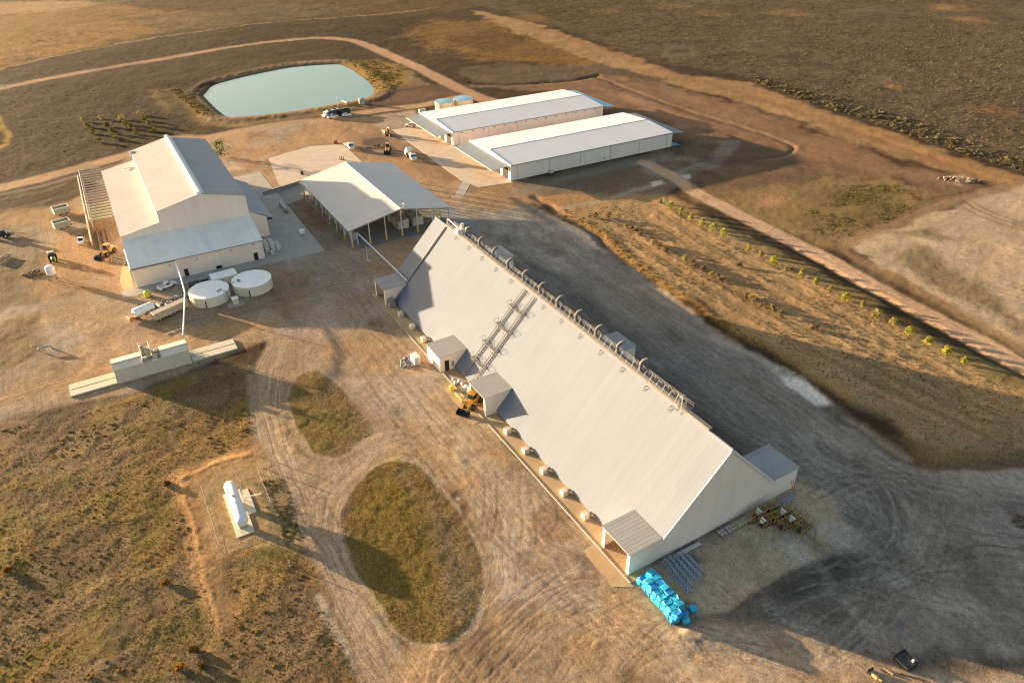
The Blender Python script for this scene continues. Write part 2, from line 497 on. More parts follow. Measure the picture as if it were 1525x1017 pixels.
# road verge and field on the left
paint_poly([(-300, 160), (0, 120), (250, 75), (520, 45), (620, 60), (560, 58), (300, 90), (0, 135), (-300, 200)], (0.055, 0.039, 0.023), 5, 8, 0.7, 0.8)
paint_poly([(-200, 190), (0, 140), (200, 112), (310, 110), (290, 145), (200, 150), (330, 190), (150, 240), (0, 270), (-200, 320)], (0.052, 0.035, 0.019), 6, 10, 0.9, 0.9)
paint_line([(0, 103), (105, 80), (230, 57), (400, 34), (560, 22), (650, 12)], 3.0, (0.40, 0.27, 0.12), 1.5, 4, 0.65, 0.5)
# sage plain
paint_poly([(690, -40), (690, 2), (800, 30), (870, 55), (1010, 98), (1120, 118), (1200, 148), (1300, 178), (1400, 215), (1525, 255), (1900, 370), (2300, 60), (1500, -60)], SAGE, 5, 10, 1, 1.0, 6)
for a, b, r in ((1000, 10, 14), (1170, 20, 16), (900, 18, 12), (1440, 30, 14), (1480, 165, 8), (1330, 130, 6), (790, 28, 14), (1420, 12, 18), (1060, 20, 14)):
    blot(a, b, r, GOLD, 0.55, 8)
# strip between sage and the works
paint_poly([(700, 15), (800, 36), (1000, 108), (1120, 125), (1200, 155), (1300, 188), (1400, 225), (1525, 265), (1800, 340), (1800, 400), (1525, 285), (1400, 255), (1280, 215), (1130, 160), (1000, 125), (880, 90), (760, 45)], (0.27, 0.175, 0.09), 3, 6, 1, 0.4, 5, track=math.radians(-42))
paint_line([(760, 28), (860, 62), (960, 95), (1100, 138), (1250, 190), (1400, 243), (1525, 290), (1700, 345)], 4.5, (0.24, 0.13, 0.075), 2, 3, 0.6, 0.2, track=0.8)
paint_line([(1130, 140), (1250, 182), (1400, 236), (1525, 280)], 3.0, ORANGEB, 2, 3, 0.5, 0.3)
# disturbed brown ground round the twin sheds
paint_poly([(700, 128), (860, 122), (900, 108), (980, 122), (1130, 165), (1280, 220), (1400, 262), (1525, 290), (1525, 300), (1440, 285), (1330, 262), (1240, 262), (1180, 285), (1050, 300), (1000, 250), (900, 180), (850, 140)], REDB, 3, 6, 0.95, 0.15, 6, track=math.radians(-42))
REDM = sstep(-3, 3, sdpoly(ats([(700, 128), (860, 122), (900, 108), (980, 122), (1130, 165), (1280, 220), (1400, 262), (1525, 290), (1330, 262), (1240, 262), (1180, 285), (1050, 300), (1000, 250), (900, 180), (850, 140)]), PX, PY))
paint_poly([(990, 130), (1280, 230), (1420, 275), (1340, 262), (1200, 235), (1010, 160)], (0.235, 0.145, 0.085), 3, 6, 0.7, 0.2, 8, track=math.radians(-42))
paint_poly([(1010, 205), (1080, 200), (1190, 235), (1230, 265), (1120, 290), (1040, 285), (1000, 250)], DARKS, 4, 5, 0.8, 0.1, 4)
paint_poly([(880, 130), (1000, 160), (1060, 190), (1010, 190), (930, 150)], (0.30, 0.185, 0.115), 3, 5, 0.7, 0.1, 4)
paint_line([(700, 124), (760, 126), (850, 120), (890, 112)], 1.8, (0.05, 0.038, 0.03), 1, 2, 0.8, height=-0.7, hwid=1.6)
paint_line([(890, 112), (960, 140), (1040, 168), (1130, 195), (1175, 212), (1188, 222), (1172, 233), (1125, 240)], 1.6, (0.25, 0.165, 0.09), 1, 1.5, 0.5, height=0.10, hwid=1.3, breakup=2.0)
paint_line([(886, 114), (960, 143), (1040, 171), (1128, 198), (1172, 215), (1183, 223), (1168, 231), (1125, 238)], 1.2, (0.07, 0.052, 0.04), 0.8, 1.0, 0.7, height=-0.35, hwid=1.2, breakup=1.5)
# right hand side: olive grass, pale pads
paint_poly([(1040, 300), (1180, 275), (1250, 258), (1340, 268), (1420, 292), (1330, 330), (1240, 370), (1150, 340)], (0.215, 0.155, 0.075), 4, 7, 0.95, 0.7, 8)
paint_poly([(1240, 285), (1290, 272), (1335, 285), (1330, 300), (1260, 305)], OLIVE, 3, 5, 0.85, 0.9, 6)
paint_poly([(1180, 330), (1250, 315), (1340, 305), (1390, 300), (1290, 340), (1220, 352)], OLIVE, 3, 5, 0.6, 0.9, 8)
paint_poly([(1130, 290), (1170, 295), (1160, 312), (1120, 308)], (0.34, 0.20, 0.13), 3, 4, 0.7, 0.1, 4)
paint_poly([(1255, 365), (1320, 335), (1400, 312), (1470, 285), (1525, 278), (1900, 300), (1900, 640), (1525, 520), (1400, 448), (1300, 395)], (0.43, 0.335, 0.245), 2.0, 5, 0.95, 0.25, 6, track=math.radians(-40))
for pl in ([(1310, 345), (1380, 335), (1410, 355), (1340, 350)], [(1320, 372), (1370, 372), (1420, 400), (1480, 440), (1525, 480), (1525, 500), (1440, 450), (1380, 420), (1340, 395)], [(1260, 380), (1300, 400), (1420, 470), (1525, 535), (1525, 545), (1400, 480), (1290, 415)]):
    paint_poly(pl, (0.145, 0.118, 0.06), 3, 5, 0.75, 0.9, 8)
paint_line([(1255, 362), (1300, 345), (1400, 305), (1480, 285), (1540, 268)], 5, (0.27, 0.18, 0.105), 1.5, 2, 0.9, 0.1, track=0.8)
paint_line([(1253, 358), (1258, 375), (1300, 398), (1400, 450), (1525, 522)], 4, (0.28, 0.185, 0.105), 1.5, 2, 0.85, 0.1, track=0.8)
for rr in (0, 3.0, 6.5):
    c = at(1535, 300); P = [(c.x + (20 + rr) * math.cos(t), c.y + (24 + rr) * math.sin(t)) for t in np.linspace(1.9, 4.6, 14)]
    idx = bbox(P, 6); d, lat, al = sdline(P, PX[idx], PY[idx]); m = sstep(1.2, 0.2, d) * 0.6
    C[idx] += (np.array((0.20, 0.145, 0.09)) - C[idx]) * m[:, None]
paint_poly([(1330, 255), (1400, 258), (1460, 275), (1420, 292), (1380, 285)], (0.20, 0.13, 0.085), 2, 4, 0.7, 0.1, 4)
paint_poly([(1400, 262), (1430, 260), (1450, 272), (1425, 278)], TANL, 1.5, 3, 0.8, 0.1, 3)
blot(1410, 265, 3, (0.03, 0.024, 0.02), 0.8, 2)
# tree field
TREEF = [(805, 293), (880, 285), (975, 285), (1060, 325), (1180, 390), (1300, 455), (1420, 520), (1560, 590), (1700, 680), (1560, 700), (1500, 692), (1440, 692), (1390, 680), (1330, 640), (1240, 585), (1120, 505), (1000, 430), (900, 350), (830, 318)]
paint_poly(TREEF, (0.31, 0.215, 0.12), 2.5, 4, 1, 0.85, 4, track=math.radians(-38))
paint_poly([(1230, 510), (1330, 545), (1460, 590), (1525, 620), (1600, 700), (1450, 690), (1380, 670), (1300, 600)], (0.22, 0.165, 0.10), 3, 5, 0.7, 0.8, 8)
paint_poly([(990, 300), (1060, 335), (1200, 410), (1350, 490), (1525, 590), (1525, 560), (1400, 505), (1200, 398), (1060, 325)], (0.15, 0.12, 0.05), 2, 3, 0.75, 0.9, 4)
paint_line([(840, 318), (900, 352), (960, 400), (1050, 462), (1150, 522), (1260, 592)], 3.0, (0.31, 0.19, 0.06), 1.5, 2.5, 0.6, 0.9, height=0.25, hwid=2.0)
paint_poly([(1300, 640), (1390, 672), (1450, 675), (1525, 665), (1560, 690), (1440, 695), (1380, 690)], (0.135, 0.112, 0.05), 1.5, 3, 0.8, 1.0, 5)
for k in range(9):
    o_ = k * 13
    fl_ = [(935 - o_ * 0.35 + 40, 300 + o_ * 0.62), (1060 - o_ * 0.35, 352 + o_ * 0.66), (1200 - o_ * 0.4, 428 + o_ * 0.72), (1330 - o_ * 0.4, 502 + o_ * 0.72), (1500 - o_ * 0.4, 596 + o_ * 0.55)]
    paint_line(fl_, 1.1, (0.17, 0.115, 0.055) if k % 2 else (0.36, 0.235, 0.12), 0.6, 0.8, 0.55, 0.7, height=0.12 if k % 2 == 0 else -0.08, hwid=0.7, breakup=1.2)
paint_poly([(890, 345), (925, 335), (945, 345), (930, 360), (905, 358)], (0.36, 0.24, 0.14), 2, 3, 0.55, 0.2, 4)
# ditch between the gravel yard and the tree field
DITCH = [(800, 290), (845, 315), (900, 352), (960, 408), (1040, 468), (1100, 508), (1200, 575), (1290, 632), (1350, 672), (1400, 690), (1470, 692), (1560, 685)]
paint_line([(a - 6, b + 4) for a, b in DITCH], 2.8, (0.15, 0.11, 0.075), 0.5, 1.4, 0.8, 0.4, height=-0.55, hwid=1.6, breakup=2.0)
# main gravel yard east of the long shed
YARD = [(690, 320), (720, 300), (770, 300), (830, 322), (890, 358), (950, 412), (1030, 470), (1090, 512), (1190, 580), (1280, 640), (1340, 682), (1400, 703), (1525, 702), (1750, 720), (1750, 1050), (1525, 985), (1330, 1000), (1145, 930), (1030, 925), (950, 860), (1180, 720), (1110, 650), (760, 400), (690, 350)]
YARDM = sstep(-2, 2, sdpoly(ats(YARD), PX, PY))
paint_poly(YARD, YARDG, 2.0, 3, 1, 0.05, 2, track=math.radians(-57))
paint_line([(760, 380), (850, 440), (1000, 560), (1130, 650), (1240, 705), (1320, 760)], 9, (0.155, 0.152, 0.148), 3, 3, 0.75, track=1.0)
paint_line([(740, 330), (830, 370), (930, 440), (1060, 530), (1160, 600), (1270, 680)], 7, (0.235, 0.215, 0.19), 3, 3, 0.7, track=1.0)
paint_line([(1010, 530), (1120, 610), (1240, 690), (1400, 745), (1525, 760)], 8, (0.16, 0.158, 0.154), 3, 3, 0.7, track=1.0)
paint_poly([(760, 390), (800, 400), (900, 470), (1090, 640), (1130, 662), (1110, 680), (900, 500)], (0.115, 0.108, 0.10), 3, 4, 0.7, 0.05, 4)
paint_poly([(700, 322), (800, 318), (830, 345), (800, 360), (730, 345)], (0.30, 0.285, 0.26), 4, 5, 0.5, 0, 6)
paint_line([(905, 372), (960, 420), (1040, 478), (1110, 525), (1150, 552)], 2.5, (0.42, 0.36, 0.30), 1.5, 2, 0.65, 0, breakup=2)
paint_poly([(1120, 520), (1160, 545), (1205, 568), (1240, 600), (1225, 605), (1180, 585), (1150, 560)], DUST, 1.0, 2.0, 0.8, 0.0, 3)
paint_poly([(1158, 558), (1185, 563), (1212, 575), (1240, 602), (1215, 603), (1190, 592), (1165, 575)], (0.72, 0.72, 0.70), 0.6, 1.5, 0.95, 0.0, 2.5)
paint_poly([(1100, 515), (1130, 525), (1160, 548), (1150, 556), (1120, 535)], (0.42, 0.42, 0.41), 0.8, 2, 0.7, 0.0, 3)
paint_line([(1240, 605), (1300, 645), (1350, 678)], 2.5, (0.30, 0.27, 0.235), 1.0, 1.5, 0.6, 0, breakup=2)
paint_poly([(1400, 705), (1525, 702), (1600, 720), (1525, 745), (1440, 735)], (0.33, 0.32, 0.30), 1.5, 3, 0.6, 0, 3)
for a, b, r in ((1240, 610, 3), (1250, 628, 1.8), (1330, 745, 2.5), (1290, 700, 2.2), (1350, 840, 3), (1455, 860, 3), (1480, 900, 3)):
    blot(a, b, r, (0.10, 0.09, 0.075), 0.6, 2)
# turning circles
for cx, cy, r0, r1 in ((1300, 742, 3.2, 8.0),):
    c = at(cx, cy)
    for k in range(5):
        rr = r0 + (r1 - r0) * k / 4
        P = [(c.x + rr * 1.25 * math.cos(t), c.y + rr * math.sin(t)) for t in np.linspace(0.3 + k * 0.4, 5.6 + k * 0.3, 24)]
        idx = bbox(P, 4); d, lat, al = sdline(P, PX[idx], PY[idx]); m = sstep(0.8, 0.15, d) * 0.5
        C[idx] += (np.array((0.10, 0.095, 0.085)) - C[idx]) * m[:, None]
# sandy pad by the near gable
paint_poly([(960, 870), (1060, 810), (1185, 722), (1215, 735), (1255, 770), (1270, 815), (1200, 855), (1120, 915), (1040, 930)], (0.40, 0.325, 0.24), 2.0, 3, 0.95, 0.05, 3)
paint_line([(1030, 950), (1100, 925), (1160, 885), (1230, 850), (1300, 842)], 5.0, (0.085, 0.08, 0.072), 0.6, 1.2, 0.9, 0.2, track=0.8, height=0.35, hwid=2.2)
paint_poly([(1100, 935), (1180, 880), (1280, 848), (1220, 885), (1140, 930)], (0.095, 0.088, 0.078), 0.8, 2, 0.8, 0.1, 3)
paint_line([(1120, 945), (1230, 915), (1330, 860), (1400, 770), (1440, 730)], 8, (0.185, 0.172, 0.155), 3, 3, 0.7, track=1.0)
paint_line([(1180, 960), (1300, 900), (1390, 860), (1525, 830)], 7, (0.20, 0.18, 0.155), 3, 3, 0.6, track=1.0)
for pl in ([(1330, 935), (1352, 920), (1356, 925), (1335, 942)], [(1342, 955), (1356, 945), (1360, 952), (1346, 962)]):
    paint_poly(pl, (0.13, 0.17, 0.21), 0.5, 1, 0.7, 0)
paint_poly([(1380, 850), (1525, 800), (1700, 850), (1700, 960), (1525, 960), (1430, 930)], (0.24, 0.225, 0.20), 3, 4, 0.6, 0, 6)
# main dirt yard
DIRT = [(-250, 420), (0, 330), (110, 300), (160, 260), (195, 225), (270, 200), (330, 205), (400, 190), (480, 180), (620, 165), (700, 255), (780, 285), (800, 300), (690, 330), (590, 440), (700, 590), (940, 850), (1030, 928), (1145, 930), (1330, 990), (1525, 1000), (1800, 1100), (1600, 1300), (500, 1300), (560, 1040), (600, 960), (720, 930), (740, 880), (690, 740), (600, 670), (550, 640), (440, 530), (395, 505), (170, 600), (-100, 680), (-400, 700)]
paint_poly(DIRT, TAN, 2.0, 3, 1, 0.12, 3, track=SHED_A)
DIRTM = sstep(-2, 2, sdpoly(ats(DIRT), PX, PY))
paint_poly([(-100, 330), (110, 300), (140, 330), (190, 400), (170, 430), (60, 470), (0, 480), (-100, 500)], (0.345, 0.225, 0.115), 3, 4, 0.8, 0.2, 5)
paint_poly([(-60, 330), (20, 335), (50, 350), (64, 400), (60, 470), (0, 480), (-60, 480)], (0.17, 0.13, 0.085), 3, 5, 0.75, 0.5, 7)
paint_poly([(0, 385), (25, 380), (45, 420), (20, 450), (0, 440), (-40, 430)], (0.14, 0.12, 0.055), 2, 4, 0.6, 0.8, 6)
paint_line([(-60, 485), (0, 472), (30, 462), (80, 455), (150, 440)], 6, (0.33, 0.29, 0.24), 2, 2, 0.6, 0.05, track=0.8)
for a, b, r in ((20, 405, 3), (40, 450, 2.5), (100, 440, 2.5), (115, 430, 2.0), (70, 380, 2.2), (150, 405, 2.0), (110, 400, 1.5), (45, 480, 2)):
    blot(a, b, r, (0.13, 0.10, 0.07), 0.6, 2.5)
paint_poly([(0, 480), (45, 475), (60, 510), (55, 535), (0, 560), (-60, 560)], (0.165, 0.12, 0.06), 2, 3, 0.85, 0.9, 4)
# yard between the gin, the open shed and the long shed; shadow partly painted into its darker tone
paint_poly([(400, 330), (470, 300), (530, 380), (600, 400), (640, 350), (600, 430), (560, 440), (560, 480), (480, 490), (400, 480), (290, 490), (200, 490), (280, 460), (400, 430), (460, 380)], (0.25, 0.19, 0.13), 3, 5, 0.8, 0.05, 4)
paint_line([(150, 500), (280, 478), (400, 455), (500, 430), (580, 395)], 8, (0.27, 0.20, 0.14), 2.5, 3, 0.7, track=1.0)
paint_poly([(390, 300), (440, 280), (520, 345), (520, 370), (480, 380), (430, 320)], (0.15, 0.115, 0.085), 2, 3, 0.8, 0.05, 3)
# works area north of the open shed
paint_poly([(330, 205), (470, 180), (620, 170), (700, 262), (670, 300), (590, 245), (420, 225), (400, 260), (350, 245)], (0.34, 0.215, 0.125), 2, 4, 0.85, 0.1, 5)
paint_poly([(540, 200), (600, 190), (640, 220), (690, 262), (660, 275), (590, 235), (540, 225)], (0.215, 0.138, 0.085), 2, 4, 0.75, 0.1, 5)
paint_poly([(540, 205), (570, 205), (580, 215), (550, 218)], (0.075, 0.06, 0.05), 1.5, 3, 0.8, 0.1, 3)
paint_poly([(700, 265), (780, 262), (830, 275), (790, 300), (720, 310), (690, 300)], (0.235, 0.165, 0.11), 2.5, 4, 0.9, 0.05, 4)
paint_poly([(680, 305), (720, 285), (790, 300), (760, 312)], (0.36, 0.235, 0.135), 2, 3, 0.7, 0, 3)
paint_poly([(780, 300), (860, 285), (900, 300), (850, 318), (800, 305)], (0.32, 0.20, 0.105), 2, 4, 0.8, 0.3, 4)
# ground south of the twin sheds
paint_poly([(765, 272), (1003, 222), (1030, 262), (985, 290), (880, 290), (800, 290)], (0.155, 0.125, 0.095), 2, 3, 0.9, 0.05, 3, track=math.radians(29))
paint_line([(770, 285), (860, 262), (960, 240), (1010, 235), (1050, 245)], 6, (0.205, 0.185, 0.16), 2, 2, 0.7, track=1.0)
paint_line([(965, 255), (1000, 262), (1030, 255), (1070, 235), (1090, 212)], 7, (0.225, 0.21, 0.19), 2, 2, 0.8, track=1.0)
paint_line([(840, 310), (900, 298), (960, 280), (985, 272)], 3, (0.33, 0.30, 0.27), 1, 1.5, 0.6)
paint_poly([(968, 272), (985, 268), (988, 274), (972, 279)], (0.52, 0.53, 0.53), 0.8, 1, 0.8)
paint_poly([(1015, 262), (1028, 261), (1029, 266), (1016, 267)], (0.52, 0.55, 0.56), 0.8, 1, 0.8)
# pond surroundings
paint_poly([(290, 150), (320, 120), (440, 92), (520, 88), (600, 100), (660, 140), (560, 160), (420, 180), (330, 190), (300, 175)], (0.20, 0.14, 0.082), 3, 5, 0.9, 0.5, 5)
paint_poly([(510, 95), (560, 88), (600, 100), (610, 128), (560, 140), (545, 115)], (0.24, 0.165, 0.06), 2.5, 4, 0.85, 0.9, 4)
paint_poly([(545, 150), (600, 130), (660, 125), (690, 140), (680, 152), (600, 165), (560, 168)], (0.115, 0.07, 0.045), 2, 3, 0.85, 0.2, 4)
paint_line([(552, 140), (600, 135), (650, 127), (670, 124)], 1.8, (0.045, 0.035, 0.028), 1, 1.5, 0.8)
paint_poly([(220, 135), (255, 132), (318, 170), (285, 182), (250, 165)], (0.22, 0.15, 0.065), 2.5, 4, 0.85, 0.9, 4)
paint_poly([(232, 134), (250, 136), (285, 165), (280, 178), (262, 172)], (0.065, 0.06, 0.03), 2, 3, 0.85, 0.9, 2)
paint_line([(300, 165), (320, 185), (420, 180), (520, 158)], 7, (0.25, 0.165, 0.085), 3, 3, 0.6, 0.5)
paint_line([(-20, 150), (5, 190), (12, 200), (5, 216), (-20, 225)], 2.6, (0.50, 0.32, 0.08), 1.2, 2, 0.8, 0.8)
# ---------------- roads
paint_line([(-200, 178), (0, 132), (100, 112), (230, 90), (360, 68), (440, 59), (490, 57), (530, 62), (570, 78), (630, 105), (690, 135), (740, 152), (780, 165)], 7.5, (0.33, 0.225, 0.15), 1.4, 1.5, 0.95, 0.05, track=0.7)
paint_line([(490, 57), (530, 62), (570, 78), (630, 105), (690, 135), (740, 152), (900, 160)], 8.5, (0.37, 0.24, 0.16), 1.4, 1.5, 0.9, 0.05, track=0.7)
paint_line([(0, 130), (-40, 135), (-200, 150)], 10, (0.26, 0.22, 0.19), 1.4, 2, 0.8)
paint_line([(-200, 325), (0, 280), (100, 255), (200, 228), (300, 207), (400, 188), (480, 178), (560, 165), (640, 155), (700, 142)], 8, (0.40, 0.275, 0.175), 1.4, 1.6, 0.95, 0.05, track=0.7)
paint_line([(-200, 335), (0, 290), (100, 266), (190, 240)], 3, (0.22, 0.18, 0.14), 1.0, 1.6, 0.7, 0.05)
paint_line([(-100, 322), (0, 297), (60, 285), (95, 275)], 3.0, (0.13, 0.11, 0.045), 1.2, 2, 0.8, 0.9)
paint_line([(-100, 345), (0, 318), (70, 298)], 2.5, (0.15, 0.12, 0.05), 1.2, 2, 0.8, 0.9)
PROAD = [(960, 243), (1000, 262), (1045, 292), (1090, 315), (1160, 350), (1215, 378), (1300, 425), (1400, 478), (1525, 545), (1700, 640)]
paint_line(PROAD, 6.6, PINK, 0.8, 0.8, 1, 0.03, track=0.5)
paint_line([(1180, 370), (1300, 437), (1400, 492), (1525, 560)], 1.6, (0.06, 0.052, 0.03), 0.8, 1.0, 0.7, 0.5, height=-0.5, hwid=1.2)
# the loop road, lower left
LOOP = [(395, 470), (418, 505), (405, 540), (398, 580), (400, 630), (418, 690), (445, 745), (485, 830), (515, 890), (555, 960), (610, 1050), (680, 1180)]
paint_poly([(385, 490), (500, 480), (560, 560), (660, 640), (640, 690), (540, 720), (500, 800), (480, 810), (440, 720), (412, 640), (405, 560)], (0.325, 0.245, 0.175), 2, 3, 0.9, 0.05, 3)
paint_line(LOOP, 7.6, (0.30, 0.245, 0.185), 0.7, 0.8, 0.8, 0.1)
paint_line(LOOP, 6.2, (0.33, 0.258, 0.192), 0.5, 0.5, 1, 0.03, track=1.0)
paint_line([(660, 655), (600, 650), (560, 665), (520, 700), (490, 740), (478, 790)], 6.0, (0.34, 0.265, 0.198), 0.8, 0.8, 1, 0.03, track=1.0)
paint_line([(500, 480), (540, 545), (600, 600), (660, 655), (720, 720), (790, 800), (900, 880), (1040, 960), (1200, 1020)], 9, (0.345, 0.24, 0.145), 3, 2, 0.6, 0.03, track=1.0)
paint_line([(720, 740), (740, 800), (745, 860), (735, 900), (700, 950), (660, 1017), (640, 1060)], 7, (0.32, 0.225, 0.14), 2, 1.5, 0.8, 0.03, track=1.0)
paint_line([(830, 860), (780, 885), (740, 930), (700, 985), (680, 1060)], 4.5, (0.235, 0.172, 0.115), 1.0, 1.0, 0.75, 0.03, track=1.0)
paint_line([(960, 800), (900, 850), (800, 900), (720, 980), (690, 1050)], 6, (0.30, 0.21, 0.13), 2, 1.0, 0.6, 0.03, track=1.0)
paint_line([(200, 620), (100, 640), (0, 680), (-100, 720)], 7, (0.28, 0.2, 0.12), 2, 2, 0.4, 0.1)
paint_line([(-200, 665), (0, 600), (100, 565), (200, 535), (300, 500), (400, 480)], 6, (0.39, 0.265, 0.15), 1.5, 1.5, 0.85, 0.03, track=1.0)
# pale scuffs
for pl in ([(490, 500), (520, 500), (545, 560), (600, 610), (570, 600), (520, 550)], [(570, 590), (640, 600), (660, 640), (600, 625)], [(630, 600), (700, 640), (720, 690), (660, 640)]):
    paint_poly(pl, (0.40, 0.35, 0.28), 2, 3, 0.5, 0, 6)
for a, b, r in ((530, 570, 1.8), (626, 697, 0.5), (661, 716, 0.5), (683, 746, 0.5), (630, 598, 0.7)):
    blot(a, b, r, (0.52, 0.47, 0.40), 0.6, 1.2)
for a, b, r in ((592, 606, 2.4), (730, 722, 1.0), (672, 660, 1.4), (870, 830, 2.2), (885, 822, 1.5), (940, 1000, 1.2), (945, 990, 1.0), (770, 650, 2.0), (560, 480, 2.5), (780, 830, 1.6), (858, 905, 1.6), (895, 955, 1.0)):
    blot(a, b, r, (0.115, 0.08, 0.05), 0.65, 1.5)
for a, b, r in ((620, 560, 3), (650, 580, 3), (580, 520, 3), (740, 690, 3), (800, 740, 3.5), (500, 520, 3), (1010, 900, 2.5), (860, 960, 3)):
    blot(a, b, r, (0.43, 0.265, 0.12), 0.5, 2.5)
paint_line([(800, 700), (822, 740), (830, 770), (815, 795), (790, 800)], 0.35, (0.12, 0.085, 0.055), 0.25, 0.5, 0.7)
# grass islands
ISL = [(590, 682), (625, 690), (660, 730), (705, 800), (720, 850), (718, 905), (695, 945), (655, 962), (610, 955), (565, 905), (525, 850), (505, 800), (505, 760), (525, 725), (555, 695)]
paint_poly(ISL, (0.17, 0.125, 0.075), 1.0, 2.0, 0.9, 0.6, 3)
paint_poly(ISL, (0.135, 0.098, 0.036), 1.6, 3.0, 1, 1.0, 5)
paint_poly([(540, 730), (600, 700), (640, 750), (660, 830), (640, 900), (570, 900), (520, 820)], (0.145, 0.112, 0.026), 3, 3, 0.6, 1.0, 4)
paint_poly([(640, 740), (690, 800), (715, 870), (690, 930), (660, 880), (640, 800)], (0.165, 0.13, 0.082), 2.5, 2, 0.8, 0.8, 3)
paint_poly([(590, 700), (610, 700), (660, 800), (640, 780)], (0.28, 0.20, 0.12), 1.5, 2, 0.4, 0.5, 3)
TRI = [(440, 560), (470, 548), (500, 570), (530, 600), (560, 640), (545, 655), (505, 680), (465, 675), (440, 640), (428, 600)]
paint_poly(TRI, (0.155, 0.115, 0.05), 2.2, 3.0, 0.95, 1.0, 5)
paint_poly([(440, 610), (480, 600), (520, 640), (490, 672), (460, 665)], (0.15, 0.128, 0.035), 2, 2, 0.6, 1.0, 3)
paint_line(ISL + ISL[:1], 0.9, (0.36, 0.29, 0.22), 0.4, 0.9, 0.7, 0.1, breakup=1.5)
paint_line(TRI + TRI[:1], 0.9, (0.36, 0.29, 0.22), 0.4, 0.9, 0.6, 0.1, breakup=1.5)
# big rough field, lower left
FIELD = [(-300, 720), (0, 628), (110, 600), (180, 590), (290, 555), (375, 545), (382, 600), (385, 660), (400, 700), (440, 800), (480, 880), (520, 960), (560, 1060), (560, 1300), (-300, 1300)]
paint_poly(FIELD, (0.17, 0.117, 0.05), 1.2, 1.6, 1, 1.0, 1.5)
paint_poly([(0, 620), (110, 600), (180, 588), (290, 552), (372, 545), (380, 590), (300, 600), (200, 630), (60, 650)], (0.13, 0.098, 0.062), 2, 2, 0.8, 0.9, 3)
paint_poly([(-100, 700), (200, 700), (260, 780), (220, 880), (0, 900), (-100, 900)], (0.16, 0.13, 0.042), 4, 5, 0.55, 1.0, 8)
paint_poly([(100, 900), (330, 830), (470, 900), (530, 1030), (100, 1060)], (0.145, 0.105, 0.062), 4, 5, 0.7, 1.0, 8)
fm_ = sstep(-1, 2, sdpoly(ats(FIELD), PX, PY))
d1, d2 = fbm(PX + 6 * W1x, PY + 6 * W1y, 9.0, 4, 401), fbm(PX + 5 * W1x, PY, 6.0, 4, 411)
for cc_, mm_ in (((0.27, 0.165, 0.058), sstep(0.52, 0.66, d1)), ((0.15, 0.125, 0.036), sstep(0.54, 0.68, d2)), ((0.20, 0.14, 0.085), sstep(0.48, 0.34, d1)), ((0.12, 0.085, 0.05), sstep(0.44, 0.32, d2))):
    C += (np.array(cc_) - C) * (0.65 * fm_ * mm_)[:, None]
paint_line([(372, 560), (380, 620), (392, 680)], 2.0, (0.30, 0.27, 0.22), 0.8, 1, 0.6, 0.1)
paint_line([(470, 890), (500, 940), (530, 1000), (550, 1040)], 1.4, (0.40, 0.37, 0.31), 0.6, 1, 0.6, 0.1, breakup=1.5)
# earth bank round the gas tank and its cleared ground
paint_poly([(270, 715), (300, 690), (375, 668), (400, 690), (450, 790), (440, 815), (350, 820), (325, 830), (300, 790)], (0.32, 0.235, 0.135), 1.2, 1.5, 0.95, 0.25, 2)
paint_poly([(380, 720), (420, 715), (450, 800), (420, 800)], (0.135, 0.11, 0.055), 1.0, 1.2, 0.6, 0.8, 3)
BANK = [(376, 676), (340, 682), (300, 697), (268, 713), (275, 745), (292, 790), (305, 830), (318, 880), (328, 925)]
paint_line(BANK, 4.4, (0.33, 0.205, 0.105), 1.4, 1.8, 0.8, 0.3, height=0.10, hwid=1.6, breakup=3.0)
paint_line(BANK, 0.9, (0.44, 0.27, 0.12), 0.6, 1.6, 0.7, 0.2, height=0.07, hwid=0.5, breakup=3.0)
paint_line([(385, 660), (372, 675), (350, 672)], 2.0, (0.36, 0.2, 0.1), 0.8, 0.8, 0.8, 0.2)

# worn earth: stretched stains, grey and orange patches, then many crossing wheel tracks
RW = np.clip(np.maximum(np.maximum(DIRTM, YARDM), REDM * 0.8), 0, 1)
ca, sa = math.cos(SHED_A), math.sin(SHED_A)
LOa, LAa = ca * PX + sa * PY, -sa * PX + ca * PY
ANI = fbm(LAa + 2.5 * W1x * 4, LOa * 0.16 + 0.6 * W1y * 4, 3.4, 4, 301)
PAT = fbm(PX + 9 * W1x, PY + 9 * W1y, 17.0, 4, 311)
PAT2 = fbm(PX, PY, 7.0, 4, 321)
def mixm(col, m):
    global C
    C += (np.array(col) * (C.mean(1) / 0.23)[:, None] ** 0.6 - C) * m[:, None]
OFFR = (1 - VEG).clip(0, 1)
mixm((0.32, 0.275, 0.23), 0.9 * DIRTM * (1 - YARDM) * OFFR * sstep(0.47, 0.62, PAT))
mixm((0.36, 0.235, 0.125), 0.4 * DIRTM * (1 - YARDM) * OFFR * sstep(0.52, 0.66, PAT2) * sstep(0.62, 0.42, PAT))
mixm((0.15, 0.105, 0.068), 0.55 * DIRTM * (1 - YARDM) * OFFR * sstep(0.56, 0.70, fbm(PX, PY, 5.0, 4, 331)) * sstep(0.40, 0.60, NBIG))
C *= (1 + (ANI - 0.5)[:, None] * (0.5 * RW * OFFR)[:, None])
mixm((0.10, 0.075, 0.055), 0.6 * REDM * sstep(0.50, 0.62, PAT2) * sstep(0.35, 0.55, NBIG))
mixm((0.30, 0.20, 0.12), 0.5 * REDM * sstep(0.54, 0.68, PAT) * sstep(0.6, 0.45, PAT2))
mixm((0.33, 0.315, 0.30), 0.55 * YARDM * sstep(0.52, 0.68, ANI) * sstep(0.35, 0.6, PAT))
mixm((0.11, 0.105, 0.10), 0.5 * YARDM * sstep(0.54, 0.68, PAT2) * sstep(0.40, 0.55, PAT))
rk = random.Random(77)


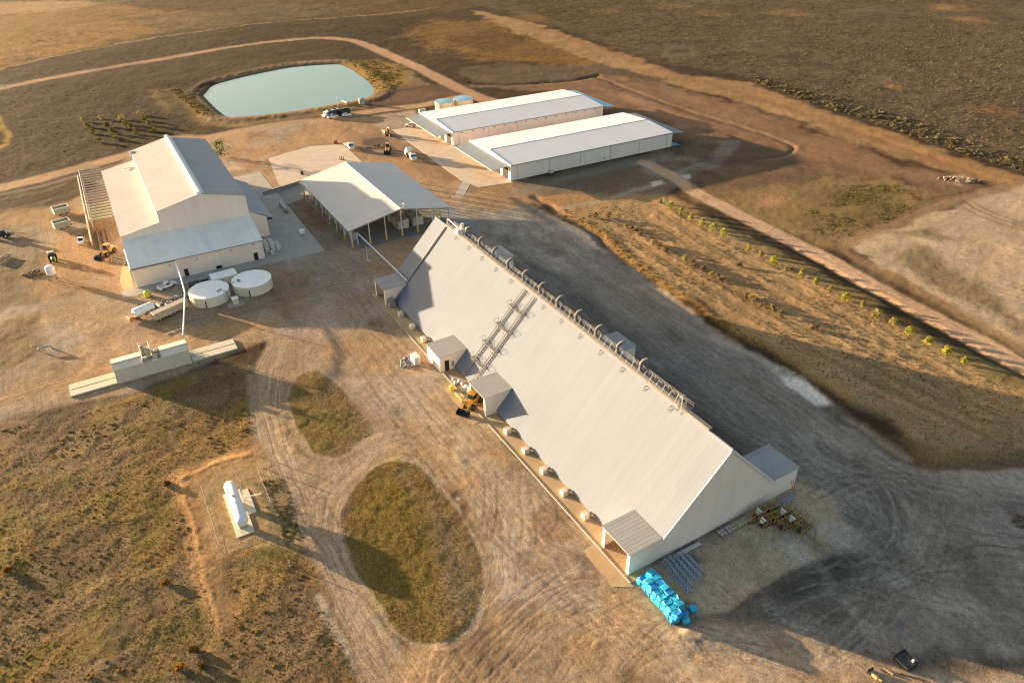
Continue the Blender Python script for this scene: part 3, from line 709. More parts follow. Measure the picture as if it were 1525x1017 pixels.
def wheel_track(pts, col, alpha, wid=0.34, gauge=1.9):
    P = smooth_line(pts, 8)
    idx = bbox(P, gauge + 1.5)
    if len(idx) == 0: return
    d, lat, al = sdline(P, PX[idx], PY[idx])
    m = np.maximum(sstep(wid, wid * 0.25, np.abs(lat - gauge / 2)), sstep(wid, wid * 0.25, np.abs(lat + gauge / 2))) * (d < gauge)
    alpha = alpha * (1 + 0.5 * YARDM[idx])
    m = m * alpha * sstep(0.25, 0.55, vnoise(al, np.zeros_like(al), 6.0, rk.randrange(999))) * (1 - VEG[idx]).clip(0, 1)
    yw = YARDM[idx][:, None]
    lum = 0.28 if col[0] > 0.3 else 0.125
    cc = np.array(col)[None, :] * (1 - yw) + np.array((lum, lum * 0.96, lum * 0.91))[None, :] * yw
    C[idx] += (cc - C[idx]) * m[:, None]
    Z[idx] -= 0.05 * m


FLOW = [[(500, 470), (560, 570), (650, 660), (760, 790), (900, 900), (1080, 990)], [(520, 450), (600, 540), (690, 660), (800, 780), (900, 880), (1000, 1017)], [(560, 500), (640, 590), (720, 690), (840, 830)],
        [(640, 1040), (700, 950), (790, 880), (910, 830)], [(690, 1040), (760, 940), (860, 880), (940, 850)], [(740, 700), (745, 800), (740, 880), (690, 960), (650, 1040)], [(860, 1040), (940, 950), (1090, 960), (1300, 1040)],
        [(780, 1030), (900, 930), (1040, 940), (1200, 1000)], [(400, 480), (330, 500), (180, 540), (0, 600)], [(200, 500), (330, 470), (470, 440), (580, 390)], [(410, 1000), (470, 780), (400, 640), (405, 500)],
        [(700, 340), (830, 400), (980, 520), (1120, 630), (1290, 720)], [(760, 350), (900, 430), (1060, 545), (1200, 640), (1400, 730)], [(1080, 640), (1210, 720), (1280, 800), (1260, 900), (1150, 960)], [(1120, 660), (1250, 700), (1400, 760), (1525, 770)],
        [(1525, 820), (1400, 800), (1290, 850), (1180, 900), (1090, 940)], [(1300, 690), (1360, 760), (1340, 860), (1260, 960)], [(1525, 730), (1400, 720), (1290, 690), (1190, 610), (1050, 520), (940, 440)], [(1200, 730), (1260, 700), (1350, 720), (1380, 790), (1310, 850), (1230, 830), (1215, 770)], [(1525, 900), (1380, 880), (1250, 850), (1150, 900)], [(100, 420), (60, 380), (90, 330), (140, 300)], [(30, 430), (120, 420), (190, 450), (260, 500)],
        [(560, 190), (600, 215), (650, 260), (690, 300)], [(520, 185), (570, 215), (560, 235)], [(990, 250), (900, 275), (810, 300), (720, 320)], [(1030, 260), (980, 235), (1080, 205)], [(640, 1017), (560, 900), (490, 780), (440, 640)]]
for fl in FLOW:
    W_ = ats(fl)
    for k in range(5):
        ox, oy = rk.uniform(-9, 9), rk.uniform(-5, 5)
        pts = [(p[0] + ox + rk.uniform(-2.5, 2.5), p[1] + oy + rk.uniform(-2, 2)) for p in W_]
        g = rk.random()
        b_ = fl[0][0] > 690 and fl[0][1] < 900 and fl[0][0] > 690 and pts[1][0] > 5
        col = (0.42, 0.30, 0.20) if g < 0.4 else (0.16, 0.115, 0.078)
        wheel_track(pts, col, rk.uniform(0.15, 0.42), rk.uniform(0.28, 0.45), rk.choice((1.7, 2.0, 2.4)))
# broad mottling
mott = (NBIG - 0.5) * 0.30 + (NMED - 0.5) * 0.36 + (NFIN - 0.5) * 0.22
C *= (1 + mott)[:, None]
hue = (fbm(PX, PY, 25.0, 3, 131) - 0.5)
C[:, 0] *= 1 + hue * 0.10; C[:, 2] *= 1 - hue * 0.16
C *= np.array((0.98, 0.92, 0.83))
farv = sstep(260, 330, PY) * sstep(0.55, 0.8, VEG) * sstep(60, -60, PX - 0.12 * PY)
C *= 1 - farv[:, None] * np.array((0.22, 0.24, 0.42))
FV = sstep(230, 300, PY) * VEG
GR1 = fbm(PX + 2 * W1x, PY + 2 * W1y, 5.0, 4, 501); GR2 = fbm(PX * 0.55 + PY * 0.25, PY, 14.0, 4, 511)
C *= (1 + FV * ((GR1 - 0.5) * 0.95 + (GR2 - 0.5) * 0.55))[:, None]
C = np.clip(C, 0.008, 0.85)

# heights
POND = [(303, 143), (318, 128), (350, 118), (400, 107), (440, 100), (495, 96.5), (513, 99), (535, 112), (552, 127), (557, 137), (545, 146), (520, 151), (470, 160), (420, 168), (360, 174), (338, 174), (325, 165), (312, 153)]
PW = smooth_line(ats(POND + POND[:1], -0.5))[:-1]
idx = bbox(PW, 30)
sd = sdpoly(PW, PX[idx], PY[idx])
basin = -0.5 - 0.6 * np.clip(sd / 2.5, -1.2, 3)
rim = 0.5 * np.exp(-((sd + 7.0) / 3.5) ** 2) * (0.5 + NFIN[idx])
Z[idx] += np.where(sd > -4, np.minimum(basin, 0.9), 0) * sstep(-5, -1, sd) + rim * sstep(-1, -5, sd)
wet = sstep(-1.8, -0.3, sd + (NFIN[idx] - 0.5) * 2)
C[idx] += (np.array((0.085, 0.065, 0.045)) - C[idx]) * (wet * 0.6)[:, None]
near = np.clip((700 - PY) / 600, 0, 1)
amp = 0.09 + 0.13 * VEG
Z += (NFIN - 0.5) * amp * 1.0 + (NMED - 0.5) * 0.35 * (0.25 + VEG)
FLAT = []  # pads that must sit level: (polygon world, pad z)


def flatten(pts, z=0.0, soft=1.5, px=True):
    P = ats(pts) if px else pts
    idx = bbox(P, 5)
    if len(idx) == 0: return
    m = sstep(-soft, 0.2, sdpoly(P, PX[idx], PY[idx]))
    Z[idx] += (z - Z[idx]) * m


def loc2w(fr, pts):
    x0, y0, a = fr; c, s = math.cos(a), math.sin(a)
    return [(x0 + c * p[0] - s * p[1], y0 + s * p[0] + c * p[1]) for p in pts]


FS = (36.283, 91.163, 2.101); FO = (-34.846, 216.647, 2.097); FT = (-8.069, 280.462, 0.504); FG = (-93.165, 207.619, 2.086)
flatten(loc2w(FS, [(-2, -22), (115, -22), (115, 22.5), (-2, 22.5)]), -0.03, px=False)
flatten(loc2w(FO, [(-5, -26), (58, -26), (58, 22), (-5, 22)]), -0.03, px=False)
flatten(loc2w(FG, [(-19, -38), (68, -38), (68, 48), (-19, 48)]), -0.03, px=False)
flatten(loc2w(FT, [(-24, -21), (95, -21), (95, 70), (-24, 70)]), -0.03, px=False)
PADN = [(400, 236), (462, 218), (512, 215), (560, 262), (480, 300), (415, 275)]
flatten(PADN, -0.03)
flatten([(330, 300), (480, 270), (560, 400), (420, 400), (300, 470), (180, 470)], -0.03)
flatten([(95, 575), (180, 530), (350, 500), (365, 525), (180, 585), (105, 600)], -0.03)
flatten([(325, 745), (365, 725), (395, 775), (355, 805)], -0.03)
flatten([(270, 400), (400, 390), (420, 450), (290, 470)], -0.03)
flatten([(940, 850), (1080, 780), (1210, 730), (1230, 780), (1050, 900), (1010, 935)], -0.02)

GZ = Z.reshape(GX.shape)


def gz(x, y):
    """terrain height at a world point"""
    r = int(np.clip(np.searchsorted(gy, y) - 1, 0, len(gy) - 2))
    fr = (y - gy[r]) / (gy[r + 1] - gy[r])
    out = 0
    for k, w in ((r, 1 - fr), (r + 1, fr)):
        u = x / hw[k]
        c = int(np.clip(np.searchsorted(GU, u) - 1, 0, len(GU) - 2))
        fu = (u - GU[c]) / (GU[c + 1] - GU[c])
        out += w * (GZ[k, c] * (1 - fu) + GZ[k, c + 1] * fu)
    return float(out)


def ground_material():
    m, nt, N, L, B = nodes_of('earth_and_grass')
    geo = N.new('ShaderNodeNewGeometry')
    col = N.new('ShaderNodeAttribute'); col.attribute_name = 'Col'
    veg = N.new('ShaderNodeAttribute'); veg.attribute_name = 'Veg'
    trk = N.new('ShaderNodeAttribute'); trk.attribute_name = 'Trk'
    # tyre streaks: noise squeezed across the direction of travel
    mp = N.new('ShaderNodeMapping'); mp.inputs['Scale'].default_value = (1.25, 0.05, 0)
    sx = N.new('ShaderNodeSeparateXYZ'); L.new(trk.outputs['Vector'], sx.inputs[0])
    wob = N.new('ShaderNodeTexNoise'); wob.inputs['Scale'].default_value = 0.09; wob.inputs['Detail'].default_value = 3
    L.new(geo.outputs['Position'], wob.inputs['Vector'])
    wa = N.new('ShaderNodeMath'); wa.operation = 'MULTIPLY_ADD'; wa.inputs[1].default_value = 2.5
    L.new(wob.outputs['Fac'], wa.inputs[0]); L.new(sx.outputs[0], wa.inputs[2])
    cx = N.new('ShaderNodeCombineXYZ'); L.new(wa.outputs[0], cx.inputs[0]); L.new(sx.outputs[1], cx.inputs[1])
    L.new(cx.outputs[0], mp.inputs['Vector'])
    ns = N.new('ShaderNodeTexNoise'); ns.inputs['Scale'].default_value = 1.0; ns.inputs['Detail'].default_value = 5; ns.inputs['Roughness'].default_value = 0.65
    L.new(mp.outputs[0], ns.inputs['Vector'])
    st = N.new('ShaderNodeMapRange'); st.inputs['From Min'].default_value = 0.3; st.inputs['From Max'].default_value = 0.7
    st.inputs['To Min'].default_value = -0.24; st.inputs['To Max'].default_value = 0.22
    L.new(ns.outputs['Fac'], st.inputs['Value'])
    stw = N.new('ShaderNodeMath'); stw.operation = 'MULTIPLY'; L.new(st.outputs[0], stw.inputs[0]); L.new(sx.outputs[2], stw.inputs[1])
    mp2 = N.new('ShaderNodeMapping'); mp2.inputs['Scale'].default_value = (4.2, 0.07, 0); L.new(cx.outputs[0], mp2.inputs['Vector'])
    nf = N.new('ShaderNodeTexNoise'); nf.inputs['Scale'].default_value = 1.0; nf.inputs['Detail'].default_value = 2
    L.new(mp2.outputs[0], nf.inputs['Vector'])
    sf_ = N.new('ShaderNodeMapRange'); sf_.inputs['From Min'].default_value = 0.35; sf_.inputs['From Max'].default_value = 0.65
    sf_.inputs['To Min'].default_value = -0.20; sf_.inputs['To Max'].default_value = 0.20; L.new(nf.outputs['Fac'], sf_.inputs['Value'])
    sfw = N.new('ShaderNodeMath'); sfw.operation = 'MULTIPLY_ADD'; L.new(sf_.outputs[0], sfw.inputs[0]); L.new(sx.outputs[2], sfw.inputs[1]); L.new(stw.outputs[0], sfw.inputs[2])
    n3 = N.new('ShaderNodeTexNoise'); n3.inputs['Scale'].default_value = 3.2; n3.inputs['Detail'].default_value = 3; n3.inputs['Roughness'].default_value = 0.8
    L.new(geo.outputs['Position'], n3.inputs['Vector'])
    g3 = N.new('ShaderNodeMapRange'); g3.inputs['From Min'].default_value = 0.32; g3.inputs['From Max'].default_value = 0.68
    g3.inputs['To Min'].default_value = -0.36; g3.inputs['To Max'].default_value = 0.36; L.new(n3.outputs['Fac'], g3.inputs['Value'])
    s0 = N.new('ShaderNodeMath'); s0.operation = 'ADD'; L.new(sfw.outputs[0], s0.inputs[0]); L.new(g3.outputs[0], s0.inputs[1])
    # grain
    n1 = N.new('ShaderNodeTexNoise'); n1.inputs['Scale'].default_value = 0.9; n1.inputs['Detail'].default_value = 9; n1.inputs['Roughness'].default_value = 0.82
    L.new(geo.outputs['Position'], n1.inputs['Vector'])
    g = N.new('ShaderNodeMapRange'); g.inputs['From Min'].default_value = 0.3; g.inputs['From Max'].default_value = 0.7
    g.inputs['To Min'].default_value = -0.42; g.inputs['To Max'].default_value = 0.40
    L.new(n1.outputs['Fac'], g.inputs['Value'])
    n2 = N.new('ShaderNodeTexNoise'); n2.inputs['Scale'].default_value = 2.6; n2.inputs['Detail'].default_value = 6; n2.inputs['Roughness'].default_value = 0.7
    L.new(geo.outputs['Position'], n2.inputs['Vector'])
    v = N.new('ShaderNodeMapRange'); v.inputs['From Min'].default_value = 0.32; v.inputs['From Max'].default_value = 0.68
    v.inputs['To Min'].default_value = -0.5; v.inputs['To Max'].default_value = 0.5
    L.new(n2.outputs['Fac'], v.inputs['Value'])
    vw = N.new('ShaderNodeMath'); vw.operation = 'MULTIPLY'; L.new(v.outputs[0], vw.inputs[0]); L.new(veg.outputs['Fac'], vw.inputs[1])
    s1 = N.new('ShaderNodeMath'); s1.operation = 'ADD'; L.new(s0.outputs[0], s1.inputs[0]); L.new(g.outputs[0], s1.inputs[1])
    s2 = N.new('ShaderNodeMath'); s2.operation = 'ADD'; L.new(s1.outputs[0], s2.inputs[0]); L.new(vw.outputs[0], s2.inputs[1])
    s3 = N.new('ShaderNodeMath'); s3.operation = 'ADD'; L.new(s2.outputs[0], s3.inputs[0]); s3.inputs[1].default_value = 1.0
    s4 = N.new('ShaderNodeMath'); s4.operation = 'MAXIMUM'; L.new(s3.outputs[0], s4.inputs[0]); s4.inputs[1].default_value = 0.2
    cc = N.new('ShaderNodeCombineColor')
    for k in range(3): L.new(s4.outputs[0], cc.inputs[k])
    mx = N.new('ShaderNodeMix'); mx.data_type = 'RGBA'; mx.blend_type = 'MULTIPLY'; mx.inputs[0].default_value = 1
    L.new(col.outputs['Color'], mx.inputs[6]); L.new(cc.outputs[0], mx.inputs[7])
    L.new(mx.outputs[2], B.inputs['Base Color'])
    # relief
    hsum = N.new('ShaderNodeMath'); hsum.operation = 'MULTIPLY_ADD'
    L.new(n2.outputs['Fac'], hsum.inputs[0])
    hv = N.new('ShaderNodeMath'); hv.operation = 'MULTIPLY_ADD'; hv.inputs[1].default_value = 1.1; hv.inputs[2].default_value = 0.3
    L.new(veg.outputs['Fac'], hv.inputs[0]); L.new(hv.outputs[0], hsum.inputs[1])
    h2 = N.new('ShaderNodeMath'); h2.operation = 'MULTIPLY'; h2.inputs[1].default_value = 0.55; L.new(n1.outputs['Fac'], h2.inputs[0])
    h3 = N.new('ShaderNodeMath'); h3.operation = 'MULTIPLY_ADD'; L.new(ns.outputs['Fac'], h3.inputs[0])
    h4 = N.new('ShaderNodeMath'); h4.operation = 'MULTIPLY'; h4.inputs[1].default_value = 0.35; L.new(sx.outputs[2], h4.inputs[0])
    L.new(h4.outputs[0], h3.inputs[1]); L.new(h2.outputs[0], h3.inputs[2]); L.new(h3.outputs[0], hsum.inputs[2])
    bp = N.new('ShaderNodeBump'); bp.inputs['Strength'].default_value = 0.6; bp.inputs['Distance'].default_value = 0.15
    L.new(hsum.outputs[0], bp.inputs['Height']); L.new(bp.outputs[0], B.inputs['Normal'])
    B.inputs['Roughness'].default_value = 0.95
    B.inputs['Specular IOR Level'].default_value = 0.1
    return m


def grid_mesh(name):
    R, K = GX.shape
    me = bpy.data.meshes.new(name)
    co = np.stack([PX, PY, Z], 1).astype(np.float32)
    i = np.arange(R * K).reshape(R, K)
    q = np.stack([i[:-1, :-1], i[:-1, 1:], i[1:, 1:], i[1:, :-1]], -1).reshape(-1, 4)
    me.vertices.add(len(co)); me.vertices.foreach_set('co', co.ravel())
    me.loops.add(q.size); me.loops.foreach_set('vertex_index', q.ravel().astype(np.int32))
    me.polygons.add(len(q)); me.polygons.foreach_set('loop_start', np.arange(0, q.size, 4, dtype=np.int32))
    me.polygons.foreach_set('use_smooth', np.ones(len(q), bool))
    me.update(); me.validate()
    a = me.attributes.new('Col', 'FLOAT_COLOR', 'POINT')
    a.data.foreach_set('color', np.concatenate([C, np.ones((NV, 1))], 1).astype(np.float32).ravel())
    a = me.attributes.new('Veg', 'FLOAT', 'POINT'); a.data.foreach_set('value', VEG.astype(np.float32))
    a = me.attributes.new('Trk', 'FLOAT_VECTOR', 'POINT')
    a.data.foreach_set('vector', np.stack([TRK[:, 0], TRK[:, 1], TW], 1).astype(np.float32).ravel())
    me.materials.append(ground_material())
    o = bpy.data.objects.new(name, me); COL.objects.link(o)
    return tag(o, 'dry earth of the cotton yard and the fields round it', None, None, 'structure')


grid_mesh('ground')


def sheet(name, pts, z, m, label, px=True, th=0.0):
    P = ats(pts) if px else pts
    b = MB()
    if th:
        b.prism(P, z - th, z, 'z')
    else:
        b.prism(P, z - 0.12, z, 'z')
    o = b.build(name, m)
    return tag(o, label, None, None, 'structure')


# pond water
def water_mat():
    m, nt, N, L, B = nodes_of('milky_turquoise_water')
    geo = N.new('ShaderNodeNewGeometry')
    n = N.new('ShaderNodeTexNoise'); n.inputs['Scale'].default_value = 0.02; n.inputs['Detail'].default_value = 3
    L.new(geo.outputs['Position'], n.inputs['Vector'])
    r = N.new('ShaderNodeValToRGB')
    r.color_ramp.elements[0].position = 0.35; r.color_ramp.elements[0].color = (0.15, 0.245, 0.205, 1)
    r.color_ramp.elements[1].position = 0.7; r.color_ramp.elements[1].color = (0.125, 0.245, 0.235, 1)
    L.new(n.outputs['Fac'], r.inputs[0]); L.new(r.outputs[0], B.inputs['Base Color'])
    B.inputs['Roughness'].default_value = 0.12
    n2 = N.new('ShaderNodeTexNoise'); n2.inputs['Scale'].default_value = 1.5; n2.inputs['Detail'].default_value = 3
    L.new(geo.outputs['Position'], n2.inputs['Vector'])
    bp = N.new('ShaderNodeBump'); bp.inputs['Strength'].default_value = 0.12; bp.inputs['Distance'].default_value = 0.05
    L.new(n2.outputs['Fac'], bp.inputs['Height']); L.new(bp.outputs[0], B.inputs['Normal'])
    return m


cxp = sum(p[0] for p in PW) / len(PW); cyp = sum(p[1] for p in PW) / len(PW)
big = [(cxp + (p[0] - cxp) * 1.03, cyp + (p[1] - cyp) * 1.05) for p in PW]
wb = MB(); wb.add([(p[0], p[1], -0.5) for p in big] + [(p[0], p[1], -0.6) for p in big],
                  [tuple(range(len(big))), tuple(range(2 * len(big) - 1, len(big) - 1, -1))])
tag(wb.build('pond_water', water_mat()), 'milky turquoise water of the farm dam', None, None, 'structure')

# ------------------------------------------------------------------ paved sheets
SH = lambda pts: loc2w(FS, pts)
sheet('shed_apron', SH([(-1.5, 16.8), (113.5, 16.8), (113.5, 20.6), (-1.5, 20.6)]), 0.020, CONCO, 'dusty concrete strip along the long shed', px=False)
sheet('porch_apron', SH([(-2.5, 20.62), (8.5, 20.62), (8.2, 23.5), (-0.5, 23.8)]), 0.016, CONCO, 'concrete apron at the near porch', px=False)
sheet('loader_apron', SH([(48.5, 20.62), (66, 20.62), (64, 23.2), (48.5, 23.6)]), 0.016, CONCO, 'concrete apron where the loader stands', px=False)
kb = MB(); kb.box(-1.5, 113.5, 20.6, 20.85, -0.1, 0.14)
o = kb.build('kerb', CONC); o.location = (FS[0], FS[1], 0); o.rotation_euler = (0, 0, FS[2]); tag(o, 'low concrete kerb along the shed apron', None, None, 'structure')
sheet('gin_pad', loc2w(FG, [(-18, -30), (-18, 28), (-13.5, 28), (-13.5, -13), (64, -13), (64, -30)]), 0.018, CONC, 'concrete pad round the gin building', px=False)
sheet('gin_side_pad', [(178, 420), (186, 372), (200, 432), (215, 428), (205, 441), (188, 441)], 0.010, CONCO, 'pale concrete at the gin corner')
sheet('open_shed_floor', loc2w(FO, [(-1.5, -17.5), (52, -17.5), (52, 17.5), (-1.5, 17.5)]), 0.024, CONCD, 'concrete floor of the open-sided shed', px=False)
sheet('side_floor', loc2w(FO, [(-2.5, -26), (14, -23), (30, -17.6), (-2.5, -17.6)]), 0.018, CONCG, 'grey concrete beside the open-sided shed', px=False)
sheet('far_pad', PADN, 0.012, CONCW, 'broad pale concrete pad behind the open-sided shed')
sheet('link_pad', [(372, 290), (404, 280), (455, 272), (452, 296), (425, 306), (400, 318), (392, 312)], 0.014, CONCG, 'grey concrete between gin and open-sided shed')
TW = lambda pts: loc2w(FT, pts)
sheet('twin_apron', TW([(0, 66), (-15, 66.5), (-16, 18), (-16, -8), (-13.5, -17), (0, -19.5)]), 0.018, CONCW, 'warm concrete apron before the twin sheds', px=False)
sheet('path', [(694, 263), (707, 263), (686, 300), (672, 300)], 0.012, CONC, 'concrete path to the twin sheds')
sheet('blue_pad', TW([(78.2, -17), (82.5, -17.5), (82.5, -10), (78.2, -10)]), 0.014, BLUEPAD, 'blue tinted pad at the end of the front twin shed', px=False)

# ------------------------------------------------------------------ long A-frame shed
L, WE, RZ = 112.45, 17.4, 18.83
SL = 1.0456
zs = lambda b: RZ - SL * abs(b)
shed = thing('storage_shed', 'huge cream A-frame seed shed, its ridge lined with steel ducts', 'shed', (FS[0], FS[1], 0), FS[2])
LP = [(0.0, 7.4, 20.0, 5.0), (49.4, 56.5, 20.0, 5.0), (69.3, 76.2, 21.1, 4.3), (105.3, 112.45, 20.0, 5.0)]
RP = [(0.0, 7.4, 20.0, 5.0), (48.5, 55.8, 20.2, 5.0), (104.6, 112.45, 20.1, 5.0)]
roof = MB()


def slope(side, ps):
    segs = []; cur = -0.25 if ps[0][0] > 0 else 0.0
    for (x0, x1, bo, zz) in ps:
        if x0 > cur: segs.append((cur, x0, WE))
        inner = (RZ - zz) / SL
        segs.append((max(x0, -0.25) if x0 > 0 else -0.25, x1 if x1 < L - 0.5 else L + 0.25, inner)); cur = x1
    if cur < L - 0.5: segs.append((cur, L + 0.25, WE))
    for x0, x1, b in segs:
        roof.slab([(x0, 0, RZ), (x1, 0, RZ), (x1, side * b, zs(b)), (x0, side * b, zs(b))], 0.12)


slope(1, LP); slope(-1, RP)
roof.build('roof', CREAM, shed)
rc = MB(); rc.prism([(-0.45, RZ - 0.40), (0.45, RZ - 0.40), (0.12, RZ + 0.10), (-0.12, RZ + 0.10)], -0.3, L + 0.3, 'x'); rc.build('ridge_cap', CREAM, shed)
for x0, x1 in ((0.0, 0.25), (L - 0.25, L)):
    g = MB(); bi = (RZ - 5.0) / SL
    g.prism([(20.0, -0.1), (20.0, 4.93), (bi, 4.85), (0, RZ - 0.16), (-bi, 4.85), (-20.0, 4.93), (-20.0, -0.1)], x0, x1, 'x')
    g.build('gable_wall', CREAMW, shed)
bt = MB()
for s in (1, -1):
    b = (RZ - 5.0) / SL
    bt.slab([(-0.32, 0, RZ + 0.05), (-0.18, 0, RZ + 0.05), (-0.18, s * b, zs(b) + 0.05), (-0.32, s * b, zs(b) + 0.05)], 0.3)
bt.build('barge_trim', WHITE, shed)
pw = MB()
for s, ps in ((1, LP), (-1, RP)):
    cur = 0.25
    for (x0, x1, bo, zz) in ps + [(L - 0.25, L, 0, 0)]:
        if x0 > cur + 0.1: pw.box(cur, x0 - 0.01, s * 16.7 - 0.12, s * 16.7 + 0.12, -0.1, 1.1)
        cur = x1 + 0.01
pw.build('plinth_wall', CREAMWX, shed)


def porch(side, x0, x1, bo, zz, closed=False, near=False, far=False):
    bi = (RZ - zz) / SL
    s = side
    p = MB()
    # side walls follow the roof slope above them
    for xa, skip in ((x0, near), (x1 - 0.2, far)):
        if skip: continue
        p.prism([(s * bo, -0.05), (s * bo, zz - 0.12), (s * bi, zz - 0.12), (s * (WE - 0.1), zs(WE) - 0.2), (s * (WE - 0.1), -0.05)], xa, xa + 0.2, 'x')
    y0, y1 = sorted((s * (bo - 0.18), s * bo))
    xa, xb = (x0 + 0.26 if near else x0 + 0.21), (x1 - 0.26 if far else x1 - 0.21)
    if closed:
        p.box(xa, xb, y0, y1, -0.05, zz - 0.13)
    else:
        j = 0.45
        p.box(xa, xa + j, y0, y1, -0.05, zz - 0.13); p.box(xb - j, xb, y0, y1, -0.05, zz - 0.13)
        p.box(xa + j + 0.002, xb - j - 0.002, y0, y1, zz - 0.55, zz - 0.13)
    po = p.build('porch', CREAMW, shed)
    r = MB()
    r.slab([(x0 - 0.15, s * (bo + 0.25), zz + 0.02), (x1 + 0.15, s * (bo + 0.25), zz + 0.02), (x1 + 0.15, s * (bi - 0.02), zz + 0.10), (x0 - 0.15, s * (bi - 0.02), zz + 0.10)], 0.12)
    r.build('porch_roof', GREYROOF, po)
    d = MB(); y0, y1 = sorted((s * (bi + 0.15), s * (bi + 0.35)))
    d.box(x0 + 0.3, x1 - 0.3, y0, y1, 0.0, zz - 0.2)
    d.build('doorway', DARK, po)
    return po


porch(1, *LP[0], near=True); porch(1, *LP[1])
cl = porch(1, *LP[2], closed=True)
d = MB(); d.box(69.22, 69.30, 18.8, 19.9, 0.05, 2.9); d.build('door', DARK, cl)
d = MB(); d.box(69.1, 69.30, 17.6, 18.1, 0.9, 2.2); d.build('meter_box', GALV, cl)
porch(1, *LP[3], far=True)
porch(-1, *RP[0], closed=True, near=True); porch(-1, *RP[1], closed=True); porch(-1, *RP[2], closed=True, far=True)
# ridge conveyor, walkway and ducts
cv = MB(); cv.box(5.2, 104.8, -0.50, 0.30, RZ + 0.12, RZ + 0.62)
cvo = cv.build('conveyor', DUCT, shed)
wk = MB(); wk.box(11.0, 104.5, -1.5, -0.55, RZ + 0.25, RZ + 0.33)
x = 11.5
while x < 104:
    wk.box(x, x + 0.1, -1.6, -1.45, RZ - 1.9, RZ + 0.25); x += 3.5
wk.build('walkway', DUCT, shed)
hr = MB()
for yy in (-1.5, 0.42):
    for zz in (0.95, 1.45):
        hr.tube([(11.0, yy, RZ + zz), (104.5, yy, RZ + zz)], 0.045, 4)
    x = 11.0
    while x <= 104.6:
        hr.tube([(x, yy, RZ + 0.25), (x, yy, RZ + 1.46)], 0.04, 4); x += 1.75
hr.build('handrail', GALV, shed)
x = 14.0
while x < 103:
    fr_ = MB(); hh_ = 1.5 + 0.5 * ((int(x * 7) % 5) / 4)
    fr_.tube([(x, -1.6, RZ + 0.2), (x + 0.2, -0.7, RZ + hh_), (x, 0.35, RZ + 0.6)], 0.05, 4); fr_.tube([(x, -2.1, zs(2.1)), (x + 0.3, -1.5, RZ + 1.2)], 0.05, 4); fr_.tube([(x, -1.5, RZ + 0.3), (x + 1.6, -1.5, RZ + 1.4)], 0.035, 4)
    fr_.build('ridge_frame', GALVP, shed); x += 1.775
for k in range(11):
    x = 24.8 + 7.09 * k
    dct = MB()
    pts = [(x + 0.1, -0.75, RZ + 0.35), (x + 0.1, -0.7, RZ + 1.6), (x, -0.8, RZ + 2.3), (x - 0.15, -1.1, RZ + 2.8), (x - 0.4, -1.5, RZ + 3.05), (x - 0.6, -1.8, RZ + 3.1)]
    dct.tube(smooth_line(pts, 3), 0.33, 8)
    do = dct.build('vent_duct', DUCT, shed, True)
    st = MB()
    for dx, dy in ((-0.9, -2.6), (0.9, -3.0), (1.8, -1.6), (-1.9, -1.4)):
        st.tube([(x, -0.9, RZ + 1.9), (x + dx, dy, zs(dy))], 0.05, 4)
    st.build('stay', GALV, do)
for k in range(13):
    x = 14.25 + 7.05 * k
    b = MB(); b.box(x - 0.07, x + 0.07, 0.32, 1.1, RZ - 0.40, RZ - 0.30)
    b.tube([(x - 0.3, 1.2, zs(1.2) + 0.05), (x, 1.0, RZ - 0.5)], 0.04, 4); b.tube([(x + 0.3, 1.2, zs(1.2) + 0.05), (x, 1.0, RZ - 0.5)], 0.04, 4)
    b.build('bracket', DUCT, shed)
m = MB()
for dx, dy in ((-0.6, 0.6), (0.6, 0.6), (-0.6, -0.9), (0.6, -0.9)):
    m.tube([(12.5 + dx, dy, zs(dy) - 0.1), (12.5 + dx * 0.6, dy * 0.5, RZ + 2.6)], 0.055, 4)
for z0, z1 in ((RZ + 0.4, RZ + 1.5), (RZ + 1.5, RZ + 2.6)):
    m.tube([(12.0, 0.35, z0), (13.0, -0.45, z1)], 0.045, 4); m.tube([(13.0, 0.35, z0), (12.0, -0.45, z1)], 0.045, 4)
m.box(12.2, 12.8, -0.4, 0.3, RZ + 2.55, RZ + 2.9); m.build('conveyor_head', GALV, shed)
m = MB(); m.box(97.5, 99.2, -1.4, 0.9, RZ + 0.65, RZ + 1.9); m.lathe([(0.45, RZ + 1.9), (0.45, RZ + 3.2)], 10, (98.2, -0.9, 0)); m.lathe([(0.4, RZ + 1.9), (0.4, RZ + 2.9)], 10, (95.9, -1.0, 0)); m.build('drive_housing', GALVP, shed)
fr = MB(); fr.tube([(105.2, 0.2, RZ), (105.2, 0.0, RZ + 2.0), (104.6, 0.0, RZ + 2.2), (98.5, -0.2, RZ + 1.6)], 0.14, 6); fr.build('feed_pipe', GALVP, shed)
# roof stairs: two steep pipe runs with landings
for xx in (60.6, 64.7):
    st = MB()
    for off in (-0.35, 0.35):
        st.tube([(xx + off, 0.6, zs(0.6) + 0.45), (xx + off, 17.5, zs(17.5) + 0.5)], 0.10, 5)
    b = 1.2
    while b < 17.2:
        st.box(xx - 0.35, xx + 0.35, b, b + 0.16, zs(b) + 0.2, zs(b) + 0.36); b += 0.55
    for b in (3.6, 7.2, 10.7, 14.0):
        st.box(xx - 0.9, xx + 0.9, b - 0.1, b + 1.0, zs(b) + 0.30, zs(b) + 0.40)
        for dx in (-0.9, 0.9):
            for bb in (b - 0.05, b + 0.95):
                st.tube([(xx + dx, bb, zs(bb) - 0.05), (xx + dx, bb, zs(b) + 1.45)], 0.05, 4)
            st.tube([(xx + dx, b - 0.05, zs(b) + 1.4), (xx + dx, b + 0.95, zs(b) + 1.4)], 0.05, 4)
    st.build('roof_stair', GALV, shed)
